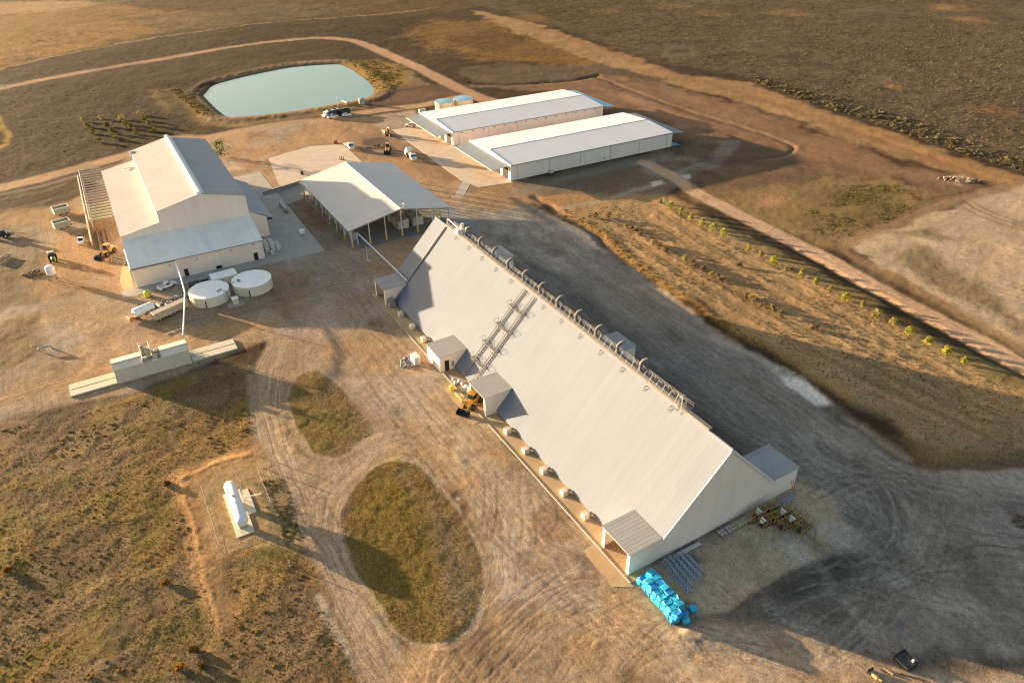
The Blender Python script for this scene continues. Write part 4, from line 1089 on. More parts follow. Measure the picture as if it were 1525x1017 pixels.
for b in (3.9, 7.5, 11.0, 14.3):
    ln = MB(); ln.box(61.6, 63.8, b, b + 0.5, zs(b) + 0.32, zs(b) + 0.40); ln.build('landing', GALV, shed)
dp = MB(); dp.tube([(105.6, 0.5, zs(0.5) + 0.35), (105.6, 12.9, zs(12.9) + 0.35)], 0.19, 7)
dp.tube([(105.6, 13.4, zs(13.4) + 0.4), (104.9, 17.9, zs(17.9) + 0.6)], 0.26, 7); dp.build('roof_pipe', GALV, shed)
ee = MB(); ee.box(103.6, 105.4, 17.7, 19.6, 0, 1.5); ee.box(103.9, 105.1, 18, 19.2, 1.5, 2.4); ee.build('elevator_boot', GALV, shed)
# feeding pipe from the open shed to the long shed, on a post
fp = thing('seed_pipe', 'long grey seed pipe sloping from open-sided shed to A-frame shed on a thin post', 'pipe')
A0 = at(531, 346, 4.6); A1 = at(606.5, 418, 5.9)
t = MB(); t.tube([A0 + Vector((0, 0, -4.2)), A0, A1], 0.24, 8); t.build('pipe_run', BLUESTEEL, fp)
pm = A0.lerp(A1, 0.24); pm = at(548, 389)
t = MB(); t.tube([pm, Vector((pm.x, pm.y, 4.9))], 0.12, 6); t.build('support_post', GALVP, fp)
t = MB(); t.box(pm.x - 0.6, pm.x + 0.6, pm.y - 0.6, pm.y + 0.6, 0, 0.25); t.build('footing', CONC, fp)
# aeration fan boxes standing at the eave
fan = None
FANS = [(42.3, 'just in front of the loader porch'), (35.1, 'second in front of the loader porch'), (28.2, 'third in front of the loader porch'), (21.2, 'fourth in front of the loader porch'), (14.3, 'nearest the open near porch'),
        (98.4, 'in the shade by the far porch'), (91.1, 'lit, middle of the three past the closed porch'), (84.0, 'beside the closed porch with the small door')]
for x, w in FANS:
    p = loc2w(FS, [(x, 18.6)])[0]
    lab = 'cream fan box on the shed apron, ' + w
    if fan is None:
        fan = thing('fan_box', lab, 'fan box', (p[0], p[1], 0.02), FS[2], 'cream fan boxes along the eave of the long shed')
        b = MB(); b.bevbox(-0.62, 0.62, -0.55, 0.62, 0, 1.15, 0.05); b.build('housing', CREAMP, fan)
        b = MB(); b.tube([(0, -0.5, 0.55), (0, -1.8, 0.45)], 0.33, 8); b.build('outlet', GALV, fan)
    else:
        dup(fan, (p[0], p[1], 0.02), FS[2], lab)

# ------------------------------------------------------------------ open-sided shed
op = thing('open_shed', 'bluish grey gabled roof on posts with open sides and bales inside', 'shed', (FO[0], FO[1], 0), FO[2])
L2, W2o, R2z, E2 = 51.4, 17.8, 9.57, 6.06
r = MB()
for s in (1, -1):
    r.slab([(0, 0, R2z), (L2, 0, R2z), (L2, s * W2o, E2), (0, s * W2o, E2)], 0.10)
r.build('roof', OPENROOF, op)
r = MB(); r.prism([(-0.35, R2z - 0.04), (0.35, R2z - 0.04), (0.1, R2z + 0.12), (-0.1, R2z + 0.12)], -0.05, L2 + 0.05, 'x'); r.build('ridge_cap', WHITE, op)
r = MB()
for s in (1, -1):
    r.box(0, L2, s * (W2o - 0.05) - 0.12, s * (W2o - 0.05) + 0.12, E2 - 0.35, E2 - 0.10)
r.build('gutter', GALV, op)
r = MB()
for x in [0.5 + 7.2 * k for k in range(8)]:
    for s in (1, -1):
        r.slab([(x - 0.12, 0, R2z - 0.15), (x + 0.12, 0, R2z - 0.15), (x + 0.12, s * (W2o - 0.6), E2 - 0.05), (x - 0.12, s * (W2o - 0.6), E2 - 0.05)], 0.45)
r.build('rafter', GALV, op)


def post(x, y):
    zt = R2z - (R2z - E2) * abs(y) / W2o - 0.2
    b = MB(); b.box(x - 0.15, x + 0.15, y - 0.15, y + 0.15, 0.0, zt); po = b.build('post', GALVP, op)
    b = MB(); b.box(x - 0.24, x + 0.24, y - 0.24, y + 0.24, 0.0, 1.4); b.build('guard', YELLOW, po)


for k in range(8):
    for s in (1, -1):
        post(0.5 + 7.2 * k, s * (W2o - 0.9))
for y in (-11, -5.5, 0, 5.5, 11):
    post(0.5, y); post(50.9, y)
r = MB(); q = (-0.4, -1.6); r.tube([(0.4, -1.2, R2z - 0.1), (0.4, -1.2, R2z + 1.0)], 0.06, 5); r.lathe([(0.3, R2z + 0.8), (0.45, R2z + 1.0), (0.1, R2z + 1.3)], 10, (0.7, -1.6, 0)); r.build('roof_vent', WHITE, op)
# bales stored inside the open shed
B0 = None


def bale(fr, x, y, z, lab, cat, grp, m, size=(1.5, 2.4, 1.3), seed=0):
    rnd = random.Random(seed)
    b = MB(); b.bevbox(-size[0] / 2, size[0] / 2, -size[1] / 2, size[1] / 2, 0, size[2], 0.16)
    b.v = [(p[0] + rnd.uniform(-.05, .05), p[1] + rnd.uniform(-.05, .05), p[2] + rnd.uniform(-.05, .05)) for p in b.v]
    o = b.build('wrapped_bale', m)
    p = loc2w(fr, [(x, y)])[0]
    o.location = (p[0], p[1], z); o.rotation_euler = (0, 0, fr[2] + rnd.uniform(-0.04, 0.04))
    return tag(o, lab, cat, grp)


n = 0
for ix in range(4):
    for iy, y in enumerate((-1.6, -3.6, -6.9, -8.9)):
        for iz in range(2):
            row = 'near the ridge line' if iy < 2 else 'towards the right-hand posts'
            bale(FO, 6.5 + 2.3 * ix, y, 0.03 + 1.5 * iz, 'pale wrapped bale stacked in the open-sided shed, in the block ' + row, 'bale', 'bales stacked inside the open-sided shed ' + row, BALEW if (ix + iy) % 2 else BALEG, (2.2, 1.9, 1.45), n); n += 1
for ix in range(9):
    bale(FO, 6.5 + 4.9 * ix, 14.6, 0.03, 'grey wrapped bale standing inside the left posts of the open-sided shed', 'bale', 'bales along the left posts of the open-sided shed', BALEG, (2.4, 1.8, 2.4), 300 + ix)

# ------------------------------------------------------------------ gin building
gin = thing('gin_building', 'tall pale cotton gin hall with ridge vent and lean-tos on three sides', 'building', (FG[0], FG[1], 0), FG[2])
GL = 64.5
w = MB(); w.prism([(23.9, -0.1), (23.9, 10.45), (12.9, 12.4), (12.9, 15.8), (0, 18.8), (-12.85, 15.8), (-12.85, -0.1)], 0, GL, 'x'); gw = w.build('main_wall', CREAMW, gin)
w = MB(); w.prism([(0.05, -0.1), (-13.3, -0.1), (-13.3, 5.95), (0.05, 9.35)], -12.7, 23.8, 'y'); fw = w.build('front_wall', CREAMWX, gin)
w = MB(); w.prism([(-12.9, -0.1), (-18.2, -0.1), (-18.2, 6.5), (-12.9, 9.8)], 2.6, 38.0, 'x'); w.prism([(-12.9, -0.1), (-15.2, -0.1), (-15.2, 8.2), (-12.9, 9.8)], 38.02, GL - 1, 'x'); w.build('side_wall', CREAMW, gin)
r = MB()
r.slab([(-0.2, 0, 19.0), (GL, 0, 19.0), (GL, 13.0, 16.0), (-0.2, 13.0, 16.0)], 0.12); r.slab([(-0.2, 0, 19.0), (GL, 0, 19.0), (GL, -13.0, 16.0), (-0.2, -13.0, 16.0)], 0.12)
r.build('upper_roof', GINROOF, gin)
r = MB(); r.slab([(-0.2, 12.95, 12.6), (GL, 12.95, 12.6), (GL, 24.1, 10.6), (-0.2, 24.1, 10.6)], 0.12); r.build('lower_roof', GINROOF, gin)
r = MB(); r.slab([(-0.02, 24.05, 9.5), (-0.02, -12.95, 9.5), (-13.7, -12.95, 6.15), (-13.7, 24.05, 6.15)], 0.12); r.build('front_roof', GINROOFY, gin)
r = MB(); r.slab([(2.25, -12.95, 9.95), (38.2, -12.95, 9.95), (38.2, -20.3, 5.95), (2.25, -20.3, 5.95)], 0.12)
r.slab([(38.22, -12.95, 9.97), (GL - 0.8, -12.95, 9.97), (GL - 0.8, -15.6, 8.35), (38.22, -15.6, 8.35)], 0.12); r.build('side_roof', GINROOF, gin)
r = MB(); r.prism([(-0.75, 18.75), (0.75, 18.75), (0.75, 19.5), (0.0, 19.75), (-0.75, 19.5)], -0.3, GL + 0.2, 'x'); rv = r.build('ridge_vent', WHITE, gin)
r = MB(); r.box(-0.25, GL, -1.5, -1.0, 18.85, 19.0); r.build('flashing', GALVP, rv)
for y, z0, z1, ww in ((10.1, 0.05, 2.3, 1.1), (-10.1, 0.05, 2.4, 1.2), (1.0, 0.05, 1.0, 1.6)):
    d = MB(); d.box(-13.38, -13.25, y - ww / 2, y + ww / 2, z0, z1); d.build('door', DARK, gin)
for y, z in ((6.4, 4.4), (-10.0, 5.1), (14.0, 4.4), (-3.5, 4.7)):
    d = MB(); d.box(-13.45, -13.25, y - 0.25, y + 0.25, z, z + 0.3); d.build('wall_vent', GALV, gin)
d = MB(); d.tube([(-13.8, -0.4, 6.0), (-13.45, -0.4, 5.5), (-13.45, -0.4, 0)], 0.10, 6); d.tube([(-13.8, -12.6, 6.0), (-13.45, -12.5, 5.5), (-13.45, -12.5, 0)], 0.10, 6); d.build('downpipe', WHITE, gin)
d = MB(); d.box(-13.9, -13.68, -13.0, 24.1, 5.95, 6.12); d.build('gutter', GALV, gin)
d = MB(); d.tube([(-13.5, 24.1, 5.7), (-13.5, 13.0, 5.75), (-13.6, 12.4, 5.75)], 0.18, 6); d.build('wall_pipe', DUCT, gin)
d = MB(); d.tube([(0.5, 24.15, 6.3), (-13.3, 24.15, 5.7), (-13.3, 24.15, 0)], 0.16, 6); d.tube([(-5, 24.3, 0), (-5, 24.3, 8.2)], 0.1, 5); d.build('corner_pipe', GALVP, gin)
d = MB(); d.box(GL - 3, GL - 2.2, 12.0, 13.6, 15.0, 16.6); d.box(GL - 8, GL - 7.5, 14.0, 17.0, 12.4, 12.7); d.build('roof_ladder', GALVP, gin)
d = MB(); d.box(2.6, 3.2, -20.0, -18.3, 5.4, 5.75); d.box(2.5, 2.65, -15.8, -15.2, 0, 0.2); d.build('awning_bracket', DARK, gin)
# overhead duct from the gin to the sampling building
du = thing('overhead_duct', 'slender white duct bending down from gin wall to the ramped building', 'duct')
P = [at(262, 391, 5.8), at(269, 412, 5.6), at(275.3, 435, 5.6), at(274.5, 465, 5.3), at(272.5, 499, 4.6)]
t = MB(); t.tube(P, 0.21, 8); t.build('duct_run', WHITE, du, True)
t = MB(); q = P[4]; t.tube([(q.x, q.y, 0), (q.x, q.y, 4.6)], 0.14, 6); t.build('support_post', GALV, du)
t = MB(); q = P[2]; t.tube([(q.x, q.y, 0), (q.x, q.y, 5.4)], 0.12, 6); t.build('support_post', GALV, du)

# steel frame lean-to without sheeting on the gin's far side
sf = thing('lean_to_skeleton', 'bare pale steel frames in a long row beside the gin', 'frame', (FG[0], FG[1], 0), FG[2])
for k in range(20):
    x = 37 + 2.85 * k
    b = MB(); b.box(x - 0.2, x + 0.2, 24.3, 31.6, 3.6, 4.0); b.build('rafter', PALEGREEN if k < 6 else GALV, sf)
    b = MB(); b.box(x - 0.15, x + 0.15, 31.2, 31.55, 0, 3.54); b.build('post', GALVP, sf)
b = MB(); b.box(36.5, 92, 31.6, 31.85, 3.2, 4.05); b.build('edge_beam', GALVP, sf)
b = MB(); b.box(24, 93, 32.6, 33.0, 0, 1.7); b.build('side_wall', CREAMP, sf)
b = MB(); b.box(14, 36, 29.3, 29.5, 0.1, 0.5); b.box(14, 36, 27.9, 28.1, 0.1, 0.5); b.box(14, 36, 30.6, 30.8, 0.1, 1.2); b.build('rail', DUCT, sf)

# ------------------------------------------------------------------ twin sheds
TL, TWD, TR, TE = 78.0, 17.475, 7.19, 6.02


def twin(org, label, blue):
    p = loc2w(FT, [org])[0]
    t = thing('storage_shed', label, 'shed', (p[0], p[1], 0), FT[2], 'twin white roofed sheds')
    w = MB(); w.prism([(TWD - 0.15, -0.1), (TWD - 0.15, TE - 0.12), (0, TR - 0.14), (-TWD + 0.15, TE - 0.12), (-TWD + 0.15, -0.1)], 0.1, TL - 0.1, 'x'); w.build('wall', WHITEWALL, t)
    r = MB()
    for s in (1, -1):
        r.slab([(0, 0, TR), (TL, 0, TR), (TL, s * TWD, TE), (0, s * TWD, TE)], 0.1)
    r.build('roof', WHITEROOF, t)
    r = MB(); r.box(0.0, TL, -0.12, 0.12, TR - 0.05, TR + 0.05); r.build('ridge_cap', GALV, t)
    r = MB()
    for s in (1, -1):
        r.slab([(-0.12, 0, TR + 0.1), (0.25, 0, TR + 0.1), (0.25, s * (TWD + .05), TE + 0.1), (-0.12, s * (TWD + .05), TE + 0.1)], 0.35)
    r.build('barge_trim', WHITE, t)
    c = MB(); c.slab([(-0.15, TWD - 1.0, 5.5), (-0.15, -TWD + 1.0, 5.5), (-7.2, -TWD + 1.0, 4.95), (-7.2, TWD - 1.0, 4.95)], 0.12); co = c.build('canopy', CANOPY, t)
    c = MB(); c.box(-7.35, -7.2, -TWD + 1, TWD - 1, 4.75, 5.0); c.build('fascia', CREAMP, co)
    c = MB(); c.slab([(TL + 0.05, TWD - 0.8, 5.5), (TL + 0.05, -TWD + 0.5, 5.5), (TL + 6.6, -TWD + 0.5, 4.95), (TL + 6.6, TWD - 0.8, 4.95)], 0.12); c.build('canopy', BLUECANOPY if blue else CANOPY, t)
    g = MB()
    for sgn in (1, -1):
        g.box(0.3, TL - 0.3, sgn * (TWD + 0.08) - 0.09, sgn * (TWD + 0.08) + 0.09, TE - 0.3, TE - 0.12)
    g.build('gutter', GALV, t)
    for k in range(6):
        g = MB(); g.tube([(3 + 14.4 * k, -TWD - 0.02, TE - 0.3), (3 + 14.4 * k, -TWD - 0.02, 0)], 0.09, 6); g.build('downpipe', GALVP, t)
    for y in (-13, -6.5, 0, 6.5, 13):
        d = MB(); d.box(0.0, 0.12, y - 2.2, y + 2.2, 0, 4.2); d.build('doorway', DARK, t)
    return t


tB = twin((0, 0), 'long white shed with low-pitched roof, the one nearer the yard', False)
tA = twin((-1.2, 48.5), 'long white shed with low-pitched roof and wall vents, the one behind', True)
for k in range(14):
    v = MB(); v.box(4 + 5.3 * k, 4.7 + 5.3 * k, -TWD - 0.05, -TWD + 0.2, 4.9, 5.3); v.build('wall_vent', GALV, tA)
d = MB(); d.box(17, 18.6, -TWD - 0.9, -TWD - 0.1, 0, 1.1); d.build('meter_box', CREAMP, tB)
d = MB(); d.box(43, 43.5, -TWD - 0.1, -TWD + 0.16, 1.0, 1.5); d.build('wall_vent', GALV, tB)

# ------------------------------------------------------------------ tanks
def tank(name, label, group, cx, cy, rad, h, roofm, wallm, ribs=16):
    t = thing(name, label, 'tank', (cx, cy, 0), 0, group)
    w = MB(); w.lathe([(rad, -0.05), (rad, h)], 48); wo = w.build('wall', wallm, t, True)
    rr = MB(); rr.lathe([(rad + 0.08, h), (rad + 0.08, h + 0.1), (rad * 0.5, h + 0.22), (0.2, h + 0.3)], 48); rr.build('roof', roofm, t, True)
    s = MB()
    for k in range(ribs):
        a = 2 * PI * k / ribs
        M = Matrix.Rotation(a, 4, 'Z')
        s.box(rad - 0.02, rad + 0.07, -0.05, 0.05, 0, h - 0.05, M)
    s.build('rib', wallm, wo)
    return t


TG = 'pair of round cream water tanks in front of the gin'
t1 = tank('water_tank', 'round cream water tank with pale blue lid, nearer the overhead duct', TG, -83.9, 177.4, 5.32, 2.8, TANKW, TANKC)
t2 = tank('water_tank', 'round cream water tank with pale blue lid, nearer the A-frame shed', TG, -73.8, 183.4, 5.4, 2.8, TANKW, TANKC)
for t, a in ((t1, -0.25), (t2, 3.6)):
    h = MB()
    for k in range(5):
        q = random.uniform(-.5, .5)
        h.box(3.4 + q, 3.9 + q, -0.9 + 0.35 * k, -0.75 + 0.35 * k, 2.95, 3.2)
    h.tube([(4.6, 0, 3.0), (5.6, 0, 3.1), (5.7, 0, 0)], 0.09, 6)
    ho = h.build('hatch', GALV, t); ho.rotation_euler = (0, 0, a)
    pi_ = MB(); pi_.tube([(0.8, -5.5, 0), (0.8, -5.5, 1.9), (0.8, -5.2, 1.9)], 0.13, 6); pi_.build('outlet_pipe', DARK, t)
tA1 = tank('water_tank', 'round cream tank with blue lid behind twin sheds, farther left', 'pair of blue lidded tanks', -31.8, 364.5, 4.65, 3.9, BLUETOP, CREAMP)
tA2 = tank('water_tank', 'round cream tank with blue lid behind twin sheds, farther right', 'pair of blue lidded tanks', -22.8, 369.0, 4.7, 3.9, BLUETOP, CREAMP)
# pump hut between tanks and gin
c0 = at(316, 417.4, 2.6); c1 = at(353.8, 407.5, 2.6); rz = math.atan2(c1.y - c0.y, c1.x - c0.x); ln_ = (c1 - c0).length
ph = thing('pump_hut', 'long white flat-lidded hut squeezed between gin and the two tanks', 'hut', (c0.x, c0.y, 0), rz)
b = MB(); b.box(0.08, ln_ - 0.08, 0.08, 3.9, 0, 2.5); b.build('wall', CREAMW, ph)
b = MB(); b.slab([(0, 0, 2.6), (ln_, 0, 2.6), (ln_, 4.0, 2.75), (0, 4.0, 2.75)], 0.08); b.build('roof', TANKW, ph)
b = MB(); b.box(2.0, 3.0, -0.02, 0.1, 0, 2.0); b.build('door', GALV, ph)
q = at(353, 455)
ks = thing('pump_kiosk', 'tiny white pump kiosk on a slab in front of the two tanks', 'kiosk', (q.x, q.y, 0), rz)
b = MB(); b.box(-2.2, 2.0, -0.6, 2.2, -0.05, 0.15); b.build('slab', CONC, ks)
b = MB(); b.box(-0.7, 0.7, 0.3, 1.5, 0.15, 1.9); b.build('cabinet', CREAMP, ks)
b = MB(); b.box(-0.85, 0.85, 0.1, 1.7, 1.9, 2.05); b.build('roof', WHITE, ks)
b = MB(); b.tube([(0.9, 1.0, 0.5), (1.8, 1.2, 0.5), (1.8, 1.2, 0.15)], 0.12, 6); b.tube([(1.2, 0.2, 0.4), (1.9, 0.2, 0.4), (1.9, 0.2, 0.15)], 0.1, 6); b.build('pump_pipe', PALEGREEN, ks)
# small boxes along the gin front
for px, py, s, m, lab, nm in ((307, 425, (1.0, 1.0, 0.8), DARK, 'black electrical cabinet lying left of the white pump hut', 'cabinet'), (298, 432, (0.8, 0.9, 0.9), WHITE, 'white cabinet left of the tank nearer the duct', 'cabinet'), (291, 428, (1.5, 1.0, 0.8), SCRAP, 'dark crate near the foot of the gin wall', 'crate')):
    p = at(px, py)
    o = MB().bevbox(-s[0], s[0], -s[1], s[1], 0, s[2] * 2, 0.08).box(-s[0] * .8, -s[0] * .6, -s[1] - .05, -s[1] + .05, .2, s[2] * 1.7).box(s[0] * .6, s[0] * .8, -s[1] - .05, -s[1] + .05, .2, s[2] * 1.7).build(nm, m)
    o.location = (p.x, p.y, 0); o.rotation_euler = (0, 0, rz); tag(o, lab, nm)

# ------------------------------------------------------------------ ramped building (truck sampling)
w0 = Vector((-91.92, 137.49, 0)); wz = 0.534
wbd = thing('ramp_building', 'narrow cream drive-through building with machinery poking through its roof', 'building', w0, wz)
WL, WD, WH = 16.5, 5.3, 3.75
b = MB()
b.box(0, WL, 0, 0.2, -0.1, WH - 0.12); b.box(0, WL, WD - 0.2, WD, -0.1, WH - 0.12); b.build('wall', mat('tan_sheet_wall', (0.66, 0.575, 0.46), 0.6, 0, 0.05, 0.3, ribs=(0, 0.5, 0.15), streak=0.02), wbd)
b = MB()
for x0, x1 in ((-0.15, 6.4), (10.4, WL + 0.15)):
    b.slab([(x0, -0.15, WH - 0.02), (x1, -0.15, WH - 0.02), (x1, WD / 2, WH + 0.35), (x0, WD / 2, WH + 0.35)], 0.1)
    b.slab([(x0, WD + 0.15, WH - 0.02), (x1, WD + 0.15, WH - 0.02), (x1, WD / 2, WH + 0.35), (x0, WD / 2, WH + 0.35)], 0.1)
b.build('roof', CREAMP, wbd)
for x0, x1 in ((-0.2, 6.42), (10.38, WL + 0.2)):
    b = MB(); b.box(x0, x1, WD / 2 - 0.14, WD / 2 + 0.14, WH + 0.32, WH + 0.42); b.build('ridge_cap', GALV, wbd)
b = MB(); b.slab([(6.45, 0.3, WH - 1.2), (10.35, 0.3, WH - 1.2), (10.35, WD - 0.3, WH - 1.2), (6.45, WD - 0.3, WH - 1.2)], 0.1); b.build('deck', BLUESTEEL, wbd)
b = MB()
for x, y, s, h in ((6.9, 1.0, 0.55, 1.9), (8.0, 3.8, 0.65, 2.7), (7.0, 4.3, 0.3, 3.3), (9.3, 1.4, 0.5, 1.7), (9.7, 3.4, 0.45, 1.6)):
    b.bevbox(x - s, x + s, y - s, y + s, WH - 1.15, WH - 1.2 + h, 0.1)
b.build('sampler', BEIGE, wbd)
b = MB()
for x, y in ((6.5, 5.0), (8.6, 5.0), (6.5, 0.5), (8.6, 0.5), (10.2, 4.6), (10.2, 0.6)):
    b.tube([(x, y, WH - 1.15), (x, y, WH + (2.6 if y > 4.8 else 0.9))], 0.07, 5)
b.tube([(6.5, 5.0, WH + 2.5), (8.6, 5.0, WH + 2.5)], 0.06, 5); b.tube([(6.5, 0.5, WH + 0.9), (10.2, 0.6, WH + 0.9)], 0.06, 5); b.tube([(6.5, 5.0, WH + 2.4), (6.5, 0.5, WH + 0.9)], 0.06, 5); b.tube([(8.6, 5.0, WH + 2.4), (8.6, 0.5, WH + 0.9)], 0.06, 5)
b.build('gantry', GALVP, wbd)
for x0, x1 in ((-9.9, -0.2), (WL + 0.2, WL + 10.9)):
    for y0 in (0.15, 2.95):
        b = MB(); b.box(x0, x1, y0, y0 + 2.35, -0.08, 0.32)
        b.build('ramp', CREAMP, wbd)
p = at(270, 457)
pole = thing('pipe_offcut', 'thin white pipe lying on the dirt above the ramped building', 'pipe', (0, 0, 0))
a0, a1 = at(247, 498), at(276, 488)
b = MB(); b.tube([a0 + Vector((0, 0, .12)), a1 + Vector((0, 0, .12))], 0.09, 6); b.build('tube', WHITE, pole)

# ------------------------------------------------------------------ gas tank in its fence
g0 = Vector((-49.75, 90.56, 0)); ga = 0.515
sl = MB(); sl.box(-0.05, 3.1, -0.4, 12.0, -0.1, 0.16); sl.box(2.2, 4.5, 4.3, 11.3, -0.1, 0.14)
o = sl.build('slab', CREAMP); o.location = g0; o.rotation_euler = (0, 0, ga); tag(o, 'cream concrete slab under the gas tank', None, None, 'structure')
gt = thing('gas_tank', 'big white horizontal gas tank with rounded ends on a slab', 'tank', g0, ga)
R = 1.08
b = MB(); b.lathe([(0.05, 0.2), (0.45, 0.28), (0.85, 0.6), (R, 1.15), (R, 11.3), (0.85, 11.85), (0.45, 12.15), (0.05, 12.22)], 28, (1.55, -1.0, 3.05), 'y'); b.build('vessel', WHITE, gt, True)
for y in (1.8, 8.4):
    b = MB(); b.box(0.85, 2.25, y - 0.3, y + 0.3, 0.16, 2.25); b.build('saddle', CONC, gt)
b = MB(); b.lathe([(0.28, 3.7), (0.28, 3.95)], 10, (1.55, 6.0, 0.35)); b.tube([(1.55, 4.0, 4.0), (1.55, 4.0, 4.5)], 0.08, 6); b.build('valve', GALV, gt)
vp = thing('vent_pole', 'white post with crossbars beside the gas tank', 'post', loc2w((g0.x, g0.y, ga), [(3.2, 8.6)])[0] + (0.14,), ga)
b = MB(); b.tube([(0, 0, 0), (0, 0, 3.4)], 0.09, 6); b.build('mast', WHITE, vp)
b = MB(); b.tube([(0, 0, 0.5), (3.2, -0.9, 0.6)], 0.06, 5); b.tube([(0, -0.4, 0.9), (3.2, -1.1, 1.0)], 0.06, 5); b.build('crossbar', WHITE, vp)
fe = thing('mesh_fence', 'thin pale steel fence with gates round the gas tank', 'fence', g0, ga)
FX0, FX1, FY0, FY1 = -3.2, 7.3, -2.2, 14.8
for a, bb in (((FX0, FY0), (FX0, FY1)), ((FX0, FY1), (FX1, FY1)), ((FX1, FY1), (FX1, FY0)), ((FX1, FY0), (FX0, FY0))):
    b = MB()
    d = Vector((bb[0] - a[0], bb[1] - a[1], 0))
    for zz in (0.2, 1.0, 1.8):
        b.tube([(a[0], a[1], zz), (bb[0], bb[1], zz)], 0.01 if zz < 1.5 else 0.022, 4)
    nn = int(d.length / 1.4)
    for k in range(nn + 1):
        q = Vector((a[0], a[1], 0)) + d * (k / nn)
        b.tube([(q.x, q.y, 0.0), (q.x, q.y, 1.8)], 0.008, 3)
    b.build('fence_panel', GALV, fe)
    n = max(2, int(d.length / 2.8))
    for k in range(n):
        q = Vector((a[0], a[1], 0)) + d * (k / n)
        b = MB(); b.tube([(q.x, q.y, -0.2), (q.x, q.y, 2.05)], 0.05, 6); b.build('post', GALV, fe)
for px, py, h, lab in ((381, 678, 2.3, 'short pole at the track corner by the orange bank'), (392, 698, 2.0, 'short pole between gas tank fence and the track'), (432, 843, 1.6, 'short marker post left of the track below the gas tank')):
    p = at(px, py)
    b = MB(); b.tube([(p.x, p.y, -0.2), (p.x, p.y, h)], 0.09, 6).box(p.x - .14, p.x + .14, p.y - .05, p.y + .05, h - .35, h); tag(b.build('marker_post', GALVP), lab, 'post')

# ------------------------------------------------------------------ vehicles and yard things
def P3(px, py, z=0.03):
    p = at(px, py)
    return (p.x, p.y, gz(p.x, p.y) * 0.9 + z)


def wheel(parent, x, y, r, wdt, rim=None):
    b = MB(); b.lathe([(r * 0.55, -wdt / 2), (r * 0.92, -wdt / 2), (r, -wdt * 0.3), (r, wdt * 0.3), (r * 0.92, wdt / 2), (r * 0.55, wdt / 2)], 14, (x, y, r), 'y')
    o = b.build('wheel', RUBBER, parent, True)
    b = MB(); b.lathe([(r * 0.15, -wdt / 2 - 0.02), (r * 0.56, -wdt * 0.42), (r * 0.56, wdt * 0.42), (r * 0.15, wdt / 2 + 0.02)], 10, (x, y, r), 'y')
    b.build('rim', rim or GALVP, o, True)
    return o


def pickup(label, loc, rz, body, tray, cat='pickup', group=None, name='pickup_truck'):
    t = thing(name, label, cat, loc, rz, group)
    b = MB(); b.prism([(-2.65, 0.45), (2.55, 0.45), (2.65, 0.75), (2.5, 1.0), (1.35, 1.1), (1.0, 1.12), (-2.65, 1.12)], -0.9, 0.9, 'y'); b.build('body', body, t)
    b = MB(); b.prism([(-0.75, 1.1), (1.3, 1.1), (0.6, 1.78), (-0.6, 1.82)], -0.78, 0.78, 'y'); cb = b.build('cab', body, t)
    b = MB(); b.slab([(1.32, -0.7, 1.14), (1.32, 0.7, 1.14), (0.66, 0.66, 1.74), (0.66, -0.66, 1.74)], 0.03); b.box(-0.6, 0.62, -0.80, -0.785, 1.2, 1.68); b.box(-0.6, 0.62, 0.785, 0.80, 1.2, 1.68); b.build('window', GLASS, cb)
    b = MB(); b.box(-2.6, -0.8, -0.82, 0.82, 1.121, 1.16); b.box(-2.68, -2.6, -0.9, 0.9, 1.121, 1.42); b.box(-2.6, -0.8, -0.92, -0.84, 1.121, 1.42); b.box(-2.6, -0.8, 0.84, 0.92, 1.121, 1.42); b.build('tray', tray, t)
    for x in (-1.65, 1.65):
        for y in (-0.8, 0.8):
            wheel(t, x, y, 0.39, 0.27)
    for y in (-0.62, 0.62):
        b = MB(); b.box(2.56, 2.68, y - 0.17, y + 0.17, 0.72, 0.88); b.build('headlight', WHITE, t)
    return t


def car(label, loc, rz, body):
    t = thing('parked_car', label, 'car', loc, rz)
    b = MB(); b.prism([(-2.2, 0.4), (2.2, 0.4), (2.25, 0.7), (1.9, 0.92), (1.0, 1.0), (-1.7, 1.02), (-2.25, 0.95)], -0.88, 0.88, 'y'); b.build('body', body, t)
    b = MB(); b.prism([(-1.9, 1.0), (1.05, 1.0), (0.35, 1.48), (-1.3, 1.5)], -0.74, 0.74, 'y'); cb = b.build('roof', body, t)
    b = MB(); b.slab([(1.04, -0.66, 1.02), (1.04, 0.66, 1.02), (0.40, 0.62, 1.45), (0.40, -0.62, 1.45)], 0.03); b.box(-1.4, 0.4, -0.76, -0.745, 1.08, 1.4); b.box(-1.4, 0.4, 0.745, 0.76, 1.08, 1.4); b.build('window', GLASS, cb)
    for x in (-1.4, 1.4):
        for y in (-0.78, 0.78):
            wheel(t, x, y, 0.34, 0.22)
    return t


def tractor(label, loc, rz, body, rim, roof):
    t = thing('tractor', label, 'tractor', loc, rz)
    b = MB(); b.bevbox(0.2, 2.5, -0.42, 0.42, 0.8, 1.65, 0.12); b.box(-1.3, 0.3, -0.35, 0.35, 0.7, 1.2); b.build('bonnet', body, t)
    b = MB(); b.prism([(-1.3, 1.2), (0.3, 1.2), (0.15, 2.65), (-1.1, 2.65)], -0.75, 0.75, 'y'); cb = b.build('cab', GLASS, t)
    b = MB(); b.bevbox(-1.35, 0.35, -0.88, 0.88, 2.66, 2.86, 0.06); b.build('cab_roof', roof, cb)
    for y in (-0.95, 0.95):
        wheel(t, -0.8, y, 0.85, 0.5, rim); wheel(t, 1.75, y * 0.9, 0.55, 0.36, rim)
    b = MB(); b.tube([(1.6, 0.3, 1.6), (1.6, 0.3, 2.4)], 0.05, 6); b.build('exhaust', BLACK, t)
    return t


